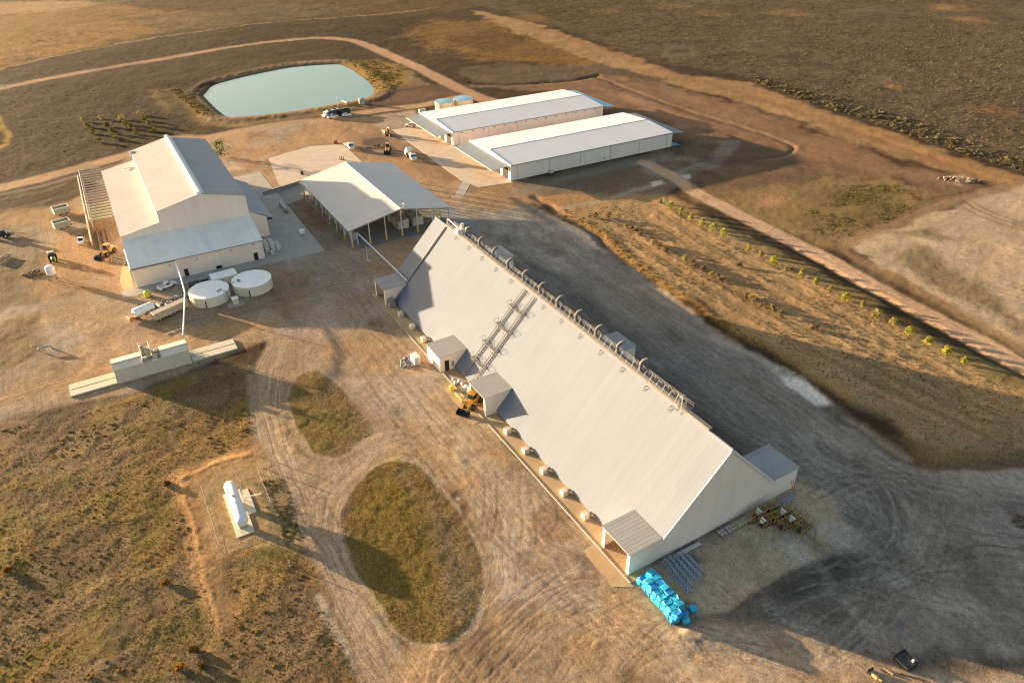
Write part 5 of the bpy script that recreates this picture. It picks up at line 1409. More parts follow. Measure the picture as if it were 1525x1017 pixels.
def loader(label, loc, rz, body, bucketm=BLACK, name='wheel_loader', cat='loader'):
    t = thing(name, label, cat, loc, rz)
    b = MB(); b.bevbox(-3.3, -0.4, -0.95, 0.95, 0.95, 2.1, 0.15); b.bevbox(-3.6, -3.0, -1.05, 1.05, 0.7, 1.6, 0.1); b.build('body', body, t)
    b = MB(); b.box(-0.4, 1.7, -0.5, 0.5, 0.75, 1.3); b.bevbox(0.3, 1.5, -0.9, 0.9, 1.0, 1.5, 0.08); b.build('front_frame', body, t)
    b = MB(); b.prism([(-1.5, 2.0), (0.1, 2.0), (-0.1, 3.25), (-1.4, 3.25)], -0.75, 0.75, 'y'); cb = b.build('cab', GLASS, t)
    b = MB(); b.bevbox(-1.65, 0.2, -0.88, 0.88, 3.26, 3.44, 0.05); b.build('cab_roof', body, cb)
    for y in (-0.65, 0.65):
        b = MB(); b.tube([(0.6, y, 1.9), (1.9, y, 1.75), (3.0, y, 0.75)], 0.16, 6); b.build('lift_arm', body, t)
    b = MB(); b.prism([(2.9, 0.1), (4.1, 0.05), (4.15, 0.12), (3.05, 0.25), (2.95, 0.9), (3.25, 1.35), (3.15, 1.4), (2.8, 0.95)], -1.4, 1.4, 'y')
    b.box(2.85, 4.0, -1.45, -1.38, 0.1, 1.0); b.box(2.85, 4.0, 1.38, 1.45, 0.1, 1.0); b.build('bucket', bucketm, t)
    for x in (-2.2, 1.1):
        for y in (-1.0, 1.0):
            wheel(t, x, y, 0.8, 0.6, body)
    return t


def excavator(label, loc, rz, body):
    t = thing('excavator', label, 'excavator', loc, rz)
    for y in (-1.1, 1.1):
        b = MB(); b.prism([(-1.9, 0.25), (-1.6, 0.02), (1.6, 0.02), (1.9, 0.25), (1.9, 0.6), (1.6, 0.85), (-1.6, 0.85), (-1.9, 0.6)], y - 0.3, y + 0.3, 'y'); b.build('track', RUBBER, t)
    b = MB(); b.box(-0.7, 0.7, -0.8, 0.8, 0.4, 1.05); b.bevbox(-2.2, 1.2, -1.3, 1.3, 1.06, 2.0, 0.12); b.build('body', body, t)
    b = MB(); b.bevbox(0.0, 1.4, 0.35, 1.3, 1.5, 2.85, 0.1); cb = b.build('cab', GLASS, t)
    b = MB(); b.box(-0.05, 1.45, 0.3, 1.35, 2.852, 2.95); b.build('cab_roof', body, cb)
    b = MB(); b.tube([(1.0, -0.2, 1.7), (2.6, -0.2, 3.9), (4.2, -0.2, 4.0)], 0.26, 6); b.build('boom', body, t)
    b = MB(); b.tube([(4.2, -0.2, 4.1), (5.0, -0.2, 1.6)], 0.2, 6); b.build('stick', body, t)
    b = MB(); b.prism([(4.7, 1.6), (5.4, 1.5), (5.5, 0.7), (4.9, 0.3), (4.4, 0.7)], -0.7, 0.3, 'y'); b.build('bucket', BLACK, t)
    return t


def truck(label, loc, rz, cabm, kind, boxm, group=None):
    """rigid truck, nose along +x; kind: tipper (raised box), bin (dark open body), flat, tank"""
    t = thing('truck', label, 'truck', loc, rz, group)
    b = MB(); b.box(-4.6, 3.4, -0.45, 0.45, 0.65, 0.95); b.build('chassis', RED if kind == 'tipper' else BLACK, t)
    b = MB(); b.prism([(1.3, 0.8), (3.7, 0.8), (3.75, 1.5), (2.7, 1.65), (2.4, 2.7), (1.3, 2.75)], -1.15, 1.15, 'y'); cb = b.build('cab', cabm, t)
    b = MB(); b.slab([(2.73, -1.0, 1.72), (2.73, 1.0, 1.72), (2.45, 0.95, 2.6), (2.45, -0.95, 2.6)], 0.03); b.box(1.5, 2.4, -1.17, -1.152, 1.75, 2.5); b.box(1.5, 2.4, 1.152, 1.17, 1.75, 2.5); b.build('window', GLASS, cb)
    if kind == 'tipper':
        M = Matrix.Translation((-3.9, 0, 1.1)) @ Matrix.Rotation(math.radians(-38), 4, 'Y')
        b = MB(); b.box(-0.8, 3.4, -1.25, 1.25, 0, 0.12, M); b.box(-0.8, 3.4, -1.25, -1.15, 0.12, 1.5, M); b.box(-0.8, 3.4, 1.15, 1.25, 0.12, 1.5, M); b.box(3.3, 3.4, -1.15, 1.15, 0.12, 1.7, M)
        b.build('tipping_box', boxm, t)
        b = MB(); b.tube([(-1.2, 0, 1.0), (-1.5, 0, 2.9)], 0.12, 6); b.build('ram', GALV, t)
        b = MB(); b.lathe([(0.2, -0.9), (0.85, -0.7), (1.0, 0.2), (0.7, 1.0), (0.2, 1.15)], 14, (0.1, 0, 1.95), 'x'); b.build('round_tank', CREAMP, t, True)
    elif kind == 'bin':
        b = MB(); b.box(-4.7, 1.1, -1.25, 1.25, 1.0, 1.1)
        for y in (-1.25, 1.17): b.box(-4.7, 1.1, y, y + 0.08, 1.1, 2.9)
        b.box(-4.7, -4.62, -1.17, 1.17, 1.1, 2.9); b.box(1.02, 1.1, -1.17, 1.17, 1.1, 2.9)
        bo = b.build('open_body', SCRAP, t)
        b = MB()
        for y in (-1.3, 1.18): b.box(-4.75, 1.15, y, y + 0.12, 2.91, 3.05)
        for x in (-4.75, -1.9, 1.02): b.box(x, x + 0.14, -1.16, 1.16, 2.91, 3.03)
        b.build('rim_rail', boxm, bo)
    elif kind == 'flat':
        b = MB(); b.box(-4.6, 1.1, -1.2, 1.2, 1.0, 1.18); b.build('deck', boxm, t)
    for x in (-3.8, -2.6, 2.6):
        for y in (-1.0, 1.0):
            wheel(t, x, y, 0.5, 0.4)
    return t


pickup('white ute with a dark tray parked left of the gin', P3(122, 361), heading((123, 354), (121.5, 369)), WHITE, BLACK)
tractor('small green tractor on the tan dirt left of the gin', P3(80, 388), heading((79, 382), (82, 392)), GREEN, YELLOW, PALEGREEN)
tractor('big dark tractor with pale wheel rims cut by the left edge', P3(4, 355), heading((15, 352), (0, 356)), SCRAP, WHITE, BLACK)
t = thing('boom_sprayer', 'grey folded spray boom standing behind the big dark tractor at left edge', 'sprayer', P3(26, 352), heading((12, 350), (40, 352)))
b = MB(); b.tube([(-3.2, 0, 1.3), (3.2, 0, 1.5)], 0.08, 5); b.tube([(-3.2, 0.3, 0.8), (3.2, 0.3, 0.9)], 0.06, 5)
for k in range(9): b.tube([(-3.2 + .8 * k, 0.1, 0.8), (-3.2 + .8 * k, 0.1, 1.4)], 0.04, 4)
b.build('boom', GALV, t)
b = MB(); b.lathe([(0.3, -1.0), (0.6, -0.8), (0.6, 0.8), (0.3, 1.0)], 14, (-2.2, 0, 0.95), 'x'); b.build('spray_vat', SCRAPG, t, True)
for y in (-0.8, 0.8): wheel(t, -2.2, y, 0.45, 0.25)
t = thing('disc_plough', 'dark disc plough lying by the left edge below the tractor', 'plough', P3(6, 388), heading((0, 392), (14, 384)))
b = MB(); b.box(-2.6, 2.6, -0.9, -0.7, 0.6, 0.8); b.box(-2.6, 2.6, 0.7, 0.9, 0.6, 0.8); b.box(-2.6, -2.4, -0.7, 0.7, 0.6, 0.8); b.box(2.4, 2.6, -0.7, 0.7, 0.6, 0.8); b.build('frame', SCRAP, t)
for k in range(8):
    b = MB(); b.lathe([(0.05, -0.03), (0.34, -0.03), (0.34, 0.03), (0.05, 0.03)], 10, (-2.3 + .65 * k, 0.0, 0.36), 'y'); b.build('disc', DUCT, t)
# tank on a stand
p = P3(80, 416)
t = thing('tank_stand', 'short white upright tank on legs on the dirt', 'tank', p, 0.4)
b = MB(); b.lathe([(0.3, 1.3), (1.25, 1.9), (1.25, 3.9), (0.9, 4.3), (0.2, 4.45)], 20); b.build('vessel', TANKW, t, True)
for dx, dy in ((-.85, -.85), (.85, -.85), (.85, .85), (-.85, .85)):
    b = MB(); b.tube([(dx, dy, -0.1), (dx, dy, 2.2)], 0.1, 5); b.build('leg', GALV, t)
# cotton trailers
for px, py, lab in ((93, 319, 'grey open-topped cotton trailer, the one farther from the ute'), (94, 340, 'grey open-topped cotton trailer, the one nearer the ute')):
    t = thing('cotton_trailer', lab, 'trailer', P3(px, py), 0.75, 'pair of open cotton trailers')
    b = MB(); b.box(-2.5, 2.5, -1.6, 1.6, 0.7, 0.85)
    for y in (-1.6, 1.52): b.box(-2.5, 2.5, y, y + 0.08, 0.85, 2.7)
    for x in (-2.5, 2.42): b.box(x, x + 0.08, -1.52, 1.52, 0.85, 2.7)
    bo = b.build('bin', mat('grey_bin_paint', (0.30, 0.32, 0.27), 0.6, 0.1, 0.2, 1.0), t)
    b = MB()
    for y in (-1.68, 1.5): b.box(-2.55, 2.55, y, y + 0.18, 2.71, 2.85)
    for x in (-2.55, 2.4): b.box(x, x + 0.15, -1.49, 1.49, 2.71, 2.83)
    b.build('rim_rail', WHITE, bo)
    for x in (-1.0, 1.0):
        for y in (-1.4, 1.4): wheel(t, x, y, 0.45, 0.35)
    b = MB(); b.tube([(2.5, 0, 0.8), (4.0, 0, 0.5)], 0.1, 5); b.build('drawbar', GALV, t)
loader('dusty brown loader nosing towards the gin corner', P3(160, 380), heading((168, 374), (152, 384)), BROWNY, SCRAP)
# implement beside it
t = thing('implement', 'long dark farm implement by the gin corner next to the brown loader', 'implement', P3(182, 390), heading((170, 388), (190, 393)))
b = MB(); b.box(-3.5, 3.5, -0.2, 0.2, 0.8, 1.05); b.box(-3.5, 3.5, -1.3, -1.0, 0.7, 0.95); b.build('frame', DUCT, t)
for k in range(8):
    b = MB(); b.tube([(-3.3 + 0.94 * k, -1.15, 0.9), (-3.5 + 0.94 * k, -1.3, 0.0)], 0.08, 5); b.build('tine', SCRAP, t)
for y in (-0.7, 0.7): wheel(t, 3.0, y, 0.55, 0.35)
# dirty heap left of the white tank
def heap(name, label, px, py, r, n, m, h=0.6, seed=1, cat='heap', ell=1.0, ang=0.0):
    rnd = random.Random(seed)
    b = MB(); p = at(px, py)
    for k in range(n):
        a = rnd.uniform(0, 2 * PI); d = r * math.sqrt(rnd.random())
        x, y = d * math.cos(a) * ell, d * math.sin(a)
        x, y = x * math.cos(ang) - y * math.sin(ang), x * math.sin(ang) + y * math.cos(ang)
        s = rnd.uniform(0.18, 0.5) * (1.2 - d / r * 0.5)
        b.blob((x, y, s * 0.4 + h * (1 - d / r) * 0.6), s, 6, 4, 0.3, 0.75, rnd)
    o = b.build(name, m); o.location = (p.x, p.y, gz(p.x, p.y))
    return tag(o, label, cat)


heap('soil_heap', 'dark heap of soil left of the white upright tank', 53, 408, 2.4, 40, EARTH, 1.0, 3, 'heap', 1.5, 0.5)
heap('soil_heap', 'low dark soil heap near the excavator working past the far pad', 562, 219, 2.6, 40, EARTH, 1.2, 5, 'heap', 1.8, 0.2)
heap('rubble', 'pale heap of rubble at the end of the right-hand dirt track', 1428, 268, 3.6, 90, ROCKM, 0.8, 6, 'rubble', 2.2, -0.2)['kind'] = 'stuff'
heap('rubble_heap', 'grey junk scattered beside the white cabinet', 604, 541, 1.6, 26, SCRAPG, 0.4, 8, 'junk', 1.6, 2.0)
# vehicles by the pond
truck('black bodied truck with pale bonnet parked below the pond', P3(491, 174), heading((505, 168), (475, 176)), WHITE, 'bin', WHITE)
pickup('white ute with a long side rail parked in front of the black truck', P3(495, 176), heading((503, 174), (488, 177)), WHITE, SCRAPG)
t = thing('skip_bin', 'long black open skip behind the white car', 'skip', P3(513, 170.5), heading((504, 171), (521, 167)))
b = MB(); b.box(-2.8, 2.8, -1.2, 1.2, 0.1, 0.25)
for y in (-1.2, 1.1): b.box(-2.8, 2.8, y, y + 0.1, 0.25, 2.4)
for x in (-2.8, 2.7): b.box(x, x + 0.1, -1.1, 1.1, 0.25, 2.4)
sk = b.build('bin', BLACK, t)
b = MB(); b.box(-2.85, 2.85, 1.0, 1.25, 2.41, 2.55); b.build('rim_rail', CREAMP, sk)
for x in (-2, 0, 2):
    b = MB(); b.box(x - .06, x + .06, -1.28, -1.2, 0.2, 2.4); b.build('stiffener', SCRAP, t)
car('white car parked in front of the black skip', P3(516.5, 173.5), heading((509, 174), (524, 172)), WHITE)
p = P3(503.7, 162)
t = thing('light_pole', 'slim white pole standing behind the black skip', 'pole', p)
b = MB(); b.tube([(0, 0, -0.3), (0, 0, 5.5)], 0.1, 6, 0.07); b.build('mast', WHITE, t); b = MB(); b.bevbox(-0.4, 0.4, -0.3, 0.3, 3.6, 4.3, 0.08); b.build('control_box', CREAMP, t)
p = P3(539, 155)
t = thing('water_tank', 'small grey-green tank on the bank below the pond', 'tank', p)
b = MB(); b.lathe([(1.45, -0.2), (1.5, 2.3), (1.0, 2.6), (0.2, 2.75)], 20); b.build('vessel', PALEGREEN, t, True); b = MB(); b.lathe([(0.25, 2.6), (0.25, 2.9)], 10); b.build('lid', GALV, t)
t = thing('suction_pipe', 'bent white pump pipe running from the pond bank', 'pipe', P3(516, 156))
b = MB(); b.tube(smooth_line([(-3, 4, 0.4), (-1.0, 1.0, 0.6), (0.5, -1.5, 0.9), (2.0, -0.5, 1.0), (2.4, 2.0, 0.6), (2.0, 4.5, 0.2)], 4), 0.16, 6); b.build('tube', CREAMP, t); b = MB(); b.bevbox(0.3, 1.5, -2, -1, 0, 0.9, 0.1); b.build('pump', BEIGE, t)
excavator('yellow excavator digging on the dirt beyond the far pad', P3(576, 201), heading((572, 196), (584, 204)), BROWNY)
loader('dusty loader with raised pale mast near the dark soil heap', P3(578, 226), heading((580, 215), (576, 230)), BROWNY)
truck('white truck tipping its box, red chassis and round cream tank', P3(613, 237), heading((603, 226), (626, 246)), WHITE, 'tipper', WHITE)
truck('white flat-deck truck standing at the corner of the far pad', P3(521, 221), heading((513, 212), (529, 226)), WHITE, 'flat', GALVP)
pickup('white ute with red rear parked by the rear twin shed canopy', P3(612, 189), heading((617, 189), (606, 189)), WHITE, RED)
t = thing('generator', 'green generator box beside the rear twin shed canopy', 'generator', P3(629, 169), FT[2])
b = MB(); b.bevbox(-1.7, 1.7, -0.9, 0.9, 0.2, 2.0, 0.1); b.build('housing', PALEGREEN, t); b = MB(); b.box(-1.8, 1.8, -1, 1, 0, 0.2); b.build('skid', BLACK, t); b = MB(); b.tube([(-1, 0, 2), (-1, 0, 2.7)], 0.12, 6); b.build('exhaust', SCRAP, t)
# works bits
for k, (px, py) in enumerate(((506.5, 238), (509, 238.5), (511.5, 238))):
    p = P3(px, py, 0.0)
    o = MB().tube([(0, 0, -0.1), (0, 0, 1.5)], 0.16, 6).box(-.25, .25, -.25, .25, 0, .12).build('bollard', BLACK); o.location = p
    tag(o, 'dark post in the row of three standing on the far pad', 'bollard', 'row of three dark posts on the far pad')
p = P3(450, 260, 0); o = MB().bevbox(-.5, .5, -.4, .4, 0, 1.2, .1).tube([(0, 0, 1.2), (0, 0, 1.7)], .1, 5).build('pump_unit', SCRAP); o.location = p; tag(o, 'small dark pump at the left edge of the far pad', 'pump')
p = P3(500, 214, 0); o = MB().bevbox(-.8, .8, -.4, .4, 0, 1.3, .1).box(-.9, -.7, -.5, .5, 0, .2).box(.7, .9, -.5, .5, 0, .2).build('welder_box', RED); o.location = p; tag(o, 'rusty red box at the back corner of the far pad', 'box')
# white barrier and wall beyond the gin
t = thing('concrete_wall', 'low concrete wall with dark top edge behind gin', 'wall', (0, 0, 0))
a0, a1 = at(392, 291), at(446, 274)
d = (a1 - a0); n_ = Vector((-d.y, d.x, 0)).normalized() * 0.15
b = MB(); b.prism([(a0 + n_)[:2], (a1 + n_)[:2], (a1 - n_)[:2], (a0 - n_)[:2]], -0.1, 0.9, 'z'); b.build('panel', CONCG, t)
b = MB(); b.prism([(a0 + n_ * 1.4)[:2], (a1 + n_ * 1.4)[:2], (a1 - n_ * 1.4)[:2], (a0 - n_ * 1.4)[:2]], 0.905, 1.05, 'z'); b.build('coping', BLACK, t)
t = thing('rail_barrier', 'white rail barrier standing between gin and open-sided shed', 'barrier', (0, 0, 0))
a0, a1 = at(393.5, 298), at(415, 293)
b = MB(); b.tube([a0 + Vector((0, 0, .9)), a1 + Vector((0, 0, .9))], 0.1, 5); b.build('rail', WHITE, t)
for k in range(4):
    q = a0.lerp(a1, k / 3); b = MB(); b.tube([(q.x, q.y, -.1), (q.x, q.y, .9)], 0.06, 5); b.build('leg', WHITE, t)
t = thing('blower_unit', 'long grey blower trailer beside the gin pad edge', 'blower', P3(423, 312), heading((416, 303), (430, 321)))
b = MB(); b.bevbox(-4.2, 4.2, -0.55, 0.55, 0.6, 1.3, 0.1); b.build('body', GALV, t)
b = MB(); b.tube([(-4, 0, 1.5), (3.6, 0, 1.5)], 0.28, 8); b.build('tube', BLUESTEEL, t)
for x in (-3, 3):
    for y in (-.5, .5): wheel(t, x, y, 0.35, 0.25)
p = P3(450, 348); t = thing('storage_box', 'small white box standing alone between gin pad and open-sided shed', 'box', p, 0.5)
b = MB(); b.bevbox(-0.8, 0.8, -0.6, 0.6, 0.12, 1.2, 0.06); b.build('body', WHITE, t); b = MB(); b.box(-0.85, 0.85, -0.65, 0.65, 1.2, 1.28); b.build('lid', WHITE, t)
# bales stacked against the gin
n = 0
for ix in range(2):
    for iy in range(3):
        for iz in range(2 if iy < 2 else 1):
            x, y = -6.5 - 2.5 * ix, -14.4 - 1.75 * iy
            bale(FG, x, y, 0.03 + 1.35 * iz, 'off-white wrapped bale in the stack against the right side of the gin', 'bale', 'bales stacked outside the gin side', BALEW, (2.2, 1.5, 1.3), 500 + n); n += 1
bale(FG, -11.6, -15.3, 0.03, 'single pale bale lying at the gin front corner', 'bale', None, BALEW, (1.4, 1.1, 1.0), 530)
# person
def person(label, px, py, rz, top):
    verts = {'pelvis': (0, 0, 0.95), 'chest': (0, 0, 1.3), 'neck': (0, 0, 1.48), 'head': (0.02, 0, 1.64), 'crown': (0.02, 0, 1.74),
             'lhip': (0, .1, .9), 'lknee': (0.03, .12, .5), 'lank': (0, .13, .08), 'ltoe': (.16, .14, .03),
             'rhip': (0, -.1, .9), 'rknee': (0.03, -.12, .5), 'rank': (0, -.13, .08), 'rtoe': (.16, -.14, .03),
             'lsh': (0, .2, 1.42), 'lel': (-.02, .27, 1.14), 'lwr': (.08, .27, .9), 'lhand': (.1, .27, .82), 'rsh': (0, -.2, 1.42), 'rel': (-.02, -.27, 1.14), 'rwr': (.08, -.27, .9), 'rhand': (.1, -.27, .82)}
    rad = {'pelvis': .15, 'chest': .16, 'neck': .06, 'head': .105, 'crown': .07, 'lhip': .1, 'lknee': .065, 'lank': .045, 'ltoe': .04, 'lsh': .075, 'lel': .05, 'lwr': .035, 'lhand': .04}
    ed = [('pelvis', 'chest'), ('chest', 'neck'), ('neck', 'head'), ('head', 'crown')]
    for s in 'lr':
        ed += [('pelvis', s + 'hip'), (s + 'hip', s + 'knee'), (s + 'knee', s + 'ank'), (s + 'ank', s + 'toe'), ('chest', s + 'sh'), (s + 'sh', s + 'el'), (s + 'el', s + 'wr'), (s + 'wr', s + 'hand')]
    ks_ = list(verts); me = bpy.data.meshes.new('person'); me.from_pydata([verts[k] for k in ks_], [(ks_.index(a), ks_.index(b)) for a, b in ed], [])
    o = bpy.data.objects.new('person', me); COL.objects.link(o)
    sk = o.modifiers.new('skin', 'SKIN'); ss = o.modifiers.new('sub', 'SUBSURF'); ss.levels = 1; ss.render_levels = 1
    for i, k in enumerate(ks_):
        r = rad.get(k) or rad.get('l' + k[1:]) or .05
        me.skin_vertices[0].data[i].radius = (r, r)
    me.skin_vertices[0].data[0].use_root = True
    me.materials.append(top)
    p = at(px, py); o.location = (p.x, p.y, gz(p.x, p.y)); o.rotation_euler = (0, 0, rz)
    b = MB(); b.blob((0.0, 0, 1.70), 0.12, 10, 6, 0.03, 0.8); b.build('hat', CREAMP, o)
    b = MB(); b.prism([(-.13, .82), (.13, .82), (.12, 1.0), (-.12, 1.0)], -.19, .19, 'y'); b.build('trousers', NAVY, o)
    return tag(o, label, 'person')


person('person in dark red clothes standing right of the open-sided shed', 670, 297, 0.6, RED)

# ------------------------------------------------------------------ yard in front of the gin
dz = heading((205, 468), (228, 458))
t = thing('tanker', 'white cylindrical tanker with open end hatch and orange nose', 'tanker', P3(213, 471), dz)
b = MB(); b.lathe([(0.15, -2.9), (1.0, -2.75), (1.25, -2.4), (1.25, 2.4), (1.0, 2.75), (0.15, 2.9)], 22, (0.6, 0, 1.75), 'x'); b.build('vessel', TANKW, t, True)
b = MB(); b.lathe([(0.35, -2.98), (0.35, -2.7)], 12, (0.6, 0.0, 1.8), 'x'); b.build('hatch', BLACK, t)
b = MB(); b.bevbox(-3.9, -2.5, -1.0, 1.0, 0.4, 1.5, 0.15); b.build('nose', ORANGE, t)
b = MB(); b.box(-2.5, 3.3, -0.5, 0.5, 0.45, 0.75); b.build('frame', BLACK, t)
for x in (-1.8, 2.2):
    for y in (-0.9, 0.9): wheel(t, x, y, 0.5, 0.35)
for px, py, ll, lab, m in ((244.5, 473, 5.6, 'weathered beige box trailer right of the white tanker', BEIGE), (266, 463, 5.0, 'tan flat-topped container under the overhead duct', mat('tan_paint', (0.42, 0.35, 0.27), 0.7, 0, 0.15, 0.8))):
    t = thing('box_trailer', lab, 'trailer', P3(px, py), dz)
    b = MB(); b.bevbox(-ll / 2, ll / 2, -1.1, 1.1, 0.7, 2.6, 0.08); b.build('box', m, t)
    b = MB()
    for k in range(8): b.box(-ll / 2 + 0.2 + k * ll / 8, -ll / 2 + 0.27 + k * ll / 8, -1.14, -1.1, 0.75, 2.5)
    b.build('side_rib', m, t)
    for x in (-1.6, 1.6):
        for y in (-0.9, 0.9): wheel(t, x, y, 0.42, 0.3)
rnd = random.Random(11)
t = thing('scrap_stack', 'long tangled row of dark scrap machinery behind the beige trailers', 'scrap', P3(250, 456), dz)
for nm, m, n in (('dark_scrap', SCRAP, 70), ('grey_scrap', SCRAPG, 55), ('pale_scrap', WHITE, 10)):
    b = MB()
    for k in range(n):
        x, y = rnd.uniform(-6.2, 6.2), rnd.uniform(-1.9, 1.9); s = rnd.uniform(0.1, 0.42)
        M = Matrix.Translation((x, y, rnd.uniform(0.1, 1.3))) @ Matrix.Rotation(rnd.uniform(0, PI), 4, 'Z') @ Matrix.Rotation(rnd.uniform(-.5, .5), 4, 'X')
        b.box(-s * rnd.uniform(1, 3.2), s * rnd.uniform(1, 3.2), -s * 0.6, s * 0.6, -s * 0.5, s * 0.6, M)
    b.build(nm, m, t)
p = P3(220.5, 441, 0); t = thing('spray_tank', 'lime yellow plastic tank by the gin pad corner', 'tank', p)
b = MB(); b.lathe([(0.8, 0), (0.95, 0.3), (0.95, 1.3), (0.7, 1.65), (0.25, 1.75)], 18); b.build('vessel', LIME, t, True); b = MB(); b.lathe([(0.25, 1.7), (0.25, 1.85)], 10); b.build('lid', BLACK, t)
pickup('white ute parked close against the front wall of the gin', P3(250, 428), dz, WHITE, GALVP)
p = P3(70, 521); t = thing('valve_riser', 'grey pipe riser standing alone on rough dirt at far left', 'pipe', p, 0.4)
b = MB(); b.tube(smooth_line([(-1.6, 0, 0.2), (-1.5, 0, 0.9), (0, 0, 1.0), (1.0, 0, 0.9), (1.2, 0.1, 0.0)], 4), 0.22, 8); b.build('tube', PALEGREEN, t); b = MB(); b.lathe([(0.45, 0.7), (0.45, 0.8)], 10, (0, 0, 0.3)); b.build('handwheel', GALV, t)

# ------------------------------------------------------------------ by the long shed
loader('yellow loader with wide black bucket reaching out from the porch', P3(702, 605), heading((715, 592), (684, 625)), mat('worn_yellow_paint', (0.45, 0.24, 0.02), 0.5, 0, 0.3, 1.5))
p = at(619, 540); t = thing('site_cabinet', 'pale blue-white cabinet on the dirt near the small closed porch', 'cabinet', (p.x, p.y, 0), FS[2])
b = MB(); b.bevbox(-1.2, 1.2, -0.75, 0.75, 0.1, 2.1, 0.05); b.build('body', TANKW, t); b = MB(); b.box(-1.27, 1.27, -0.82, 0.82, 2.1, 2.2); b.build('roof', WHITE, t); b = MB(); b.box(-1.25, 1.25, -0.8, 0.8, 0, 0.1); b.build('skid', WOOD, t)
b = MB(); b.box(-1.23, -1.2, -0.5, 0.5, 0.2, 1.9); b.build('door', GALVP, t)
rnd = random.Random(4)
k = 0
for x, y, z in [(56.9 + i * 0.95 + rnd.uniform(-.2, .2), 18.6 + rnd.uniform(0, 1.6), 0) for i in range(9)] + [(57.4 + i * 1.3, 18.7 + rnd.uniform(0, .9), 0.65) for i in range(5)]:
    p = loc2w(FS, [(x, y)])[0]
    b = MB(); b.blob((0, 0, 0.42), 0.62, 8, 5, 0.22, 0.68, rnd)
    o = b.build('bulk_sack', BALEW if k % 3 else BALEG, None, True); o.location = (p[0], p[1], z + 0.03); o.rotation_euler = (0, 0, rnd.uniform(0, 3))
    tag(o, 'crumpled pale sack in the heap beside the loader porch', 'sack', 'heap of pale sacks beside the loader porch'); k += 1
for px, py, l, lab in ((673, 580, 0.7, 'bright yellow plastic drum at the end of the pale sacks'), (684.5, 594, 1.6, 'bright yellow plank leaning by the loader')):
    p = at(px, py); t = MB()
    if l < 1:
        t.lathe([(0.5, 0), (0.58, 0.2), (0.58, 1.0), (0.45, 1.15)], 14); nm, ct = 'drum', 'drum'
    else:
        t.slab([(-1.5, -0.3, 0.5), (1.5, -0.3, 0.5), (1.5, 0.3, 0.9), (-1.5, 0.3, 0.9)], 0.12).box(-1.2, -1.0, -.2, .2, 0, .5).box(1.0, 1.2, -.2, .2, 0, .5); nm, ct = 'plank_bench', 'bench'
    o = t.build(nm, YELLOWB); o.location = (p.x, p.y, 0.02); o.rotation_euler = (0, 0, FS[2]); tag(o, lab, ct)
# blue bales
bz = -1.0587; bo = Vector((20.87, 79.64, 0)); fr = (bo.x, bo.y, bz)
rnd = random.Random(8); n = 0
for i in range(8):
    for j in range(2):
        for k in range(2):
            if k == 1 and (i == 0 and j == 0 or i == 7 and j == 1): continue
            x, y = 0.4 + 1.17 * i + rnd.uniform(-.08, .08) + 0.25 * k, 0.05 + 1.45 * j + rnd.uniform(-.08, .08)
            p = loc2w(fr, [(x, y)])[0]
            b = MB(); b.bevbox(-0.66, 0.66, -0.77, 0.77, 0, 1.16, 0.2)
            b.v = [(q[0] + rnd.uniform(-.13, .13), q[1] + rnd.uniform(-.13, .13), max(0, q[2] + rnd.uniform(-.12, .14))) for q in b.v]
            o = b.build('wrapped_bale', TEALWRAP if rnd.random() < 0.6 else BLUEWRAP); o.location = (p[0], p[1], 1.08 * k + 0.02); o.rotation_euler = (0, 0, bz + rnd.uniform(-.25, .25))
            tag(o, 'bright blue wrapped bale in the %s layer of the stack at the shed corner' % ('top' if k else 'bottom'), 'bale', 'blue bales in the %s layer of the stack' % ('top' if k else 'bottom')); n += 1
for px, py, lab in ((953.6, 868, 'single blue wrapped bale at the stack end next to the shed corner'), (1031, 909, 'single dark blue bale right of the far end of the blue stack'), (1020.8, 926, 'single blue bale half in sun, farthest out from the shed')):
    p = at(px, py); b = MB(); b.blob((0, 0, 0.54), 0.8, 10, 7, 0.07, 0.76, rnd); b.v = [(max(-.62, min(.62, q[0])), max(-.66, min(.66, q[1])), max(0, min(1.1, q[2]))) for q in b.v]
    o = b.build('wrapped_bale', TEALWRAP, None, True); o.location = (p.x, p.y, 0.02); o.rotation_euler = (0, 0, rnd.uniform(0, 2)); tag(o, lab, 'bale')
# blue-grey trusses
fr = (26.6, 84.4, -1.12)
for j in range(5):
    t = thing('roof_truss', 'blue-grey lattice truss lying in the stack beside the blue bales', 'truss', loc2w(fr, [(0, 0.95 * j - 1.5)])[0] + (0.05,), -1.12 + 0.03 * (j - 1.5), 'blue-grey trusses lying by the blue bales')
    b = MB(); Lq = 7.2 - 0.5 * j
    for y, z in ((0, 0.1), (0.75, 0.1), (0.38, 0.75)):
        b.tube([(0, y, z), (Lq, y, z)], 0.08, 5)
    b.build('chord', BLUESTEEL, t)
    b = MB(); x = 0
    while x < Lq - 0.7:
        for (y0, z0), (y1, z1) in (((0, .1), (.38, .75)), ((.75, .1), (.38, .75)), ((0, .1), (.75, .1))):
            b.tube([(x, y0, z0), (x + .4, y1, z1)], 0.045, 4); b.tube([(x + .4, y1, z1), (x + .8, y0, z0)], 0.045, 4)
        x += 0.8
    b.build('lacing', BLUESTEEL, t)
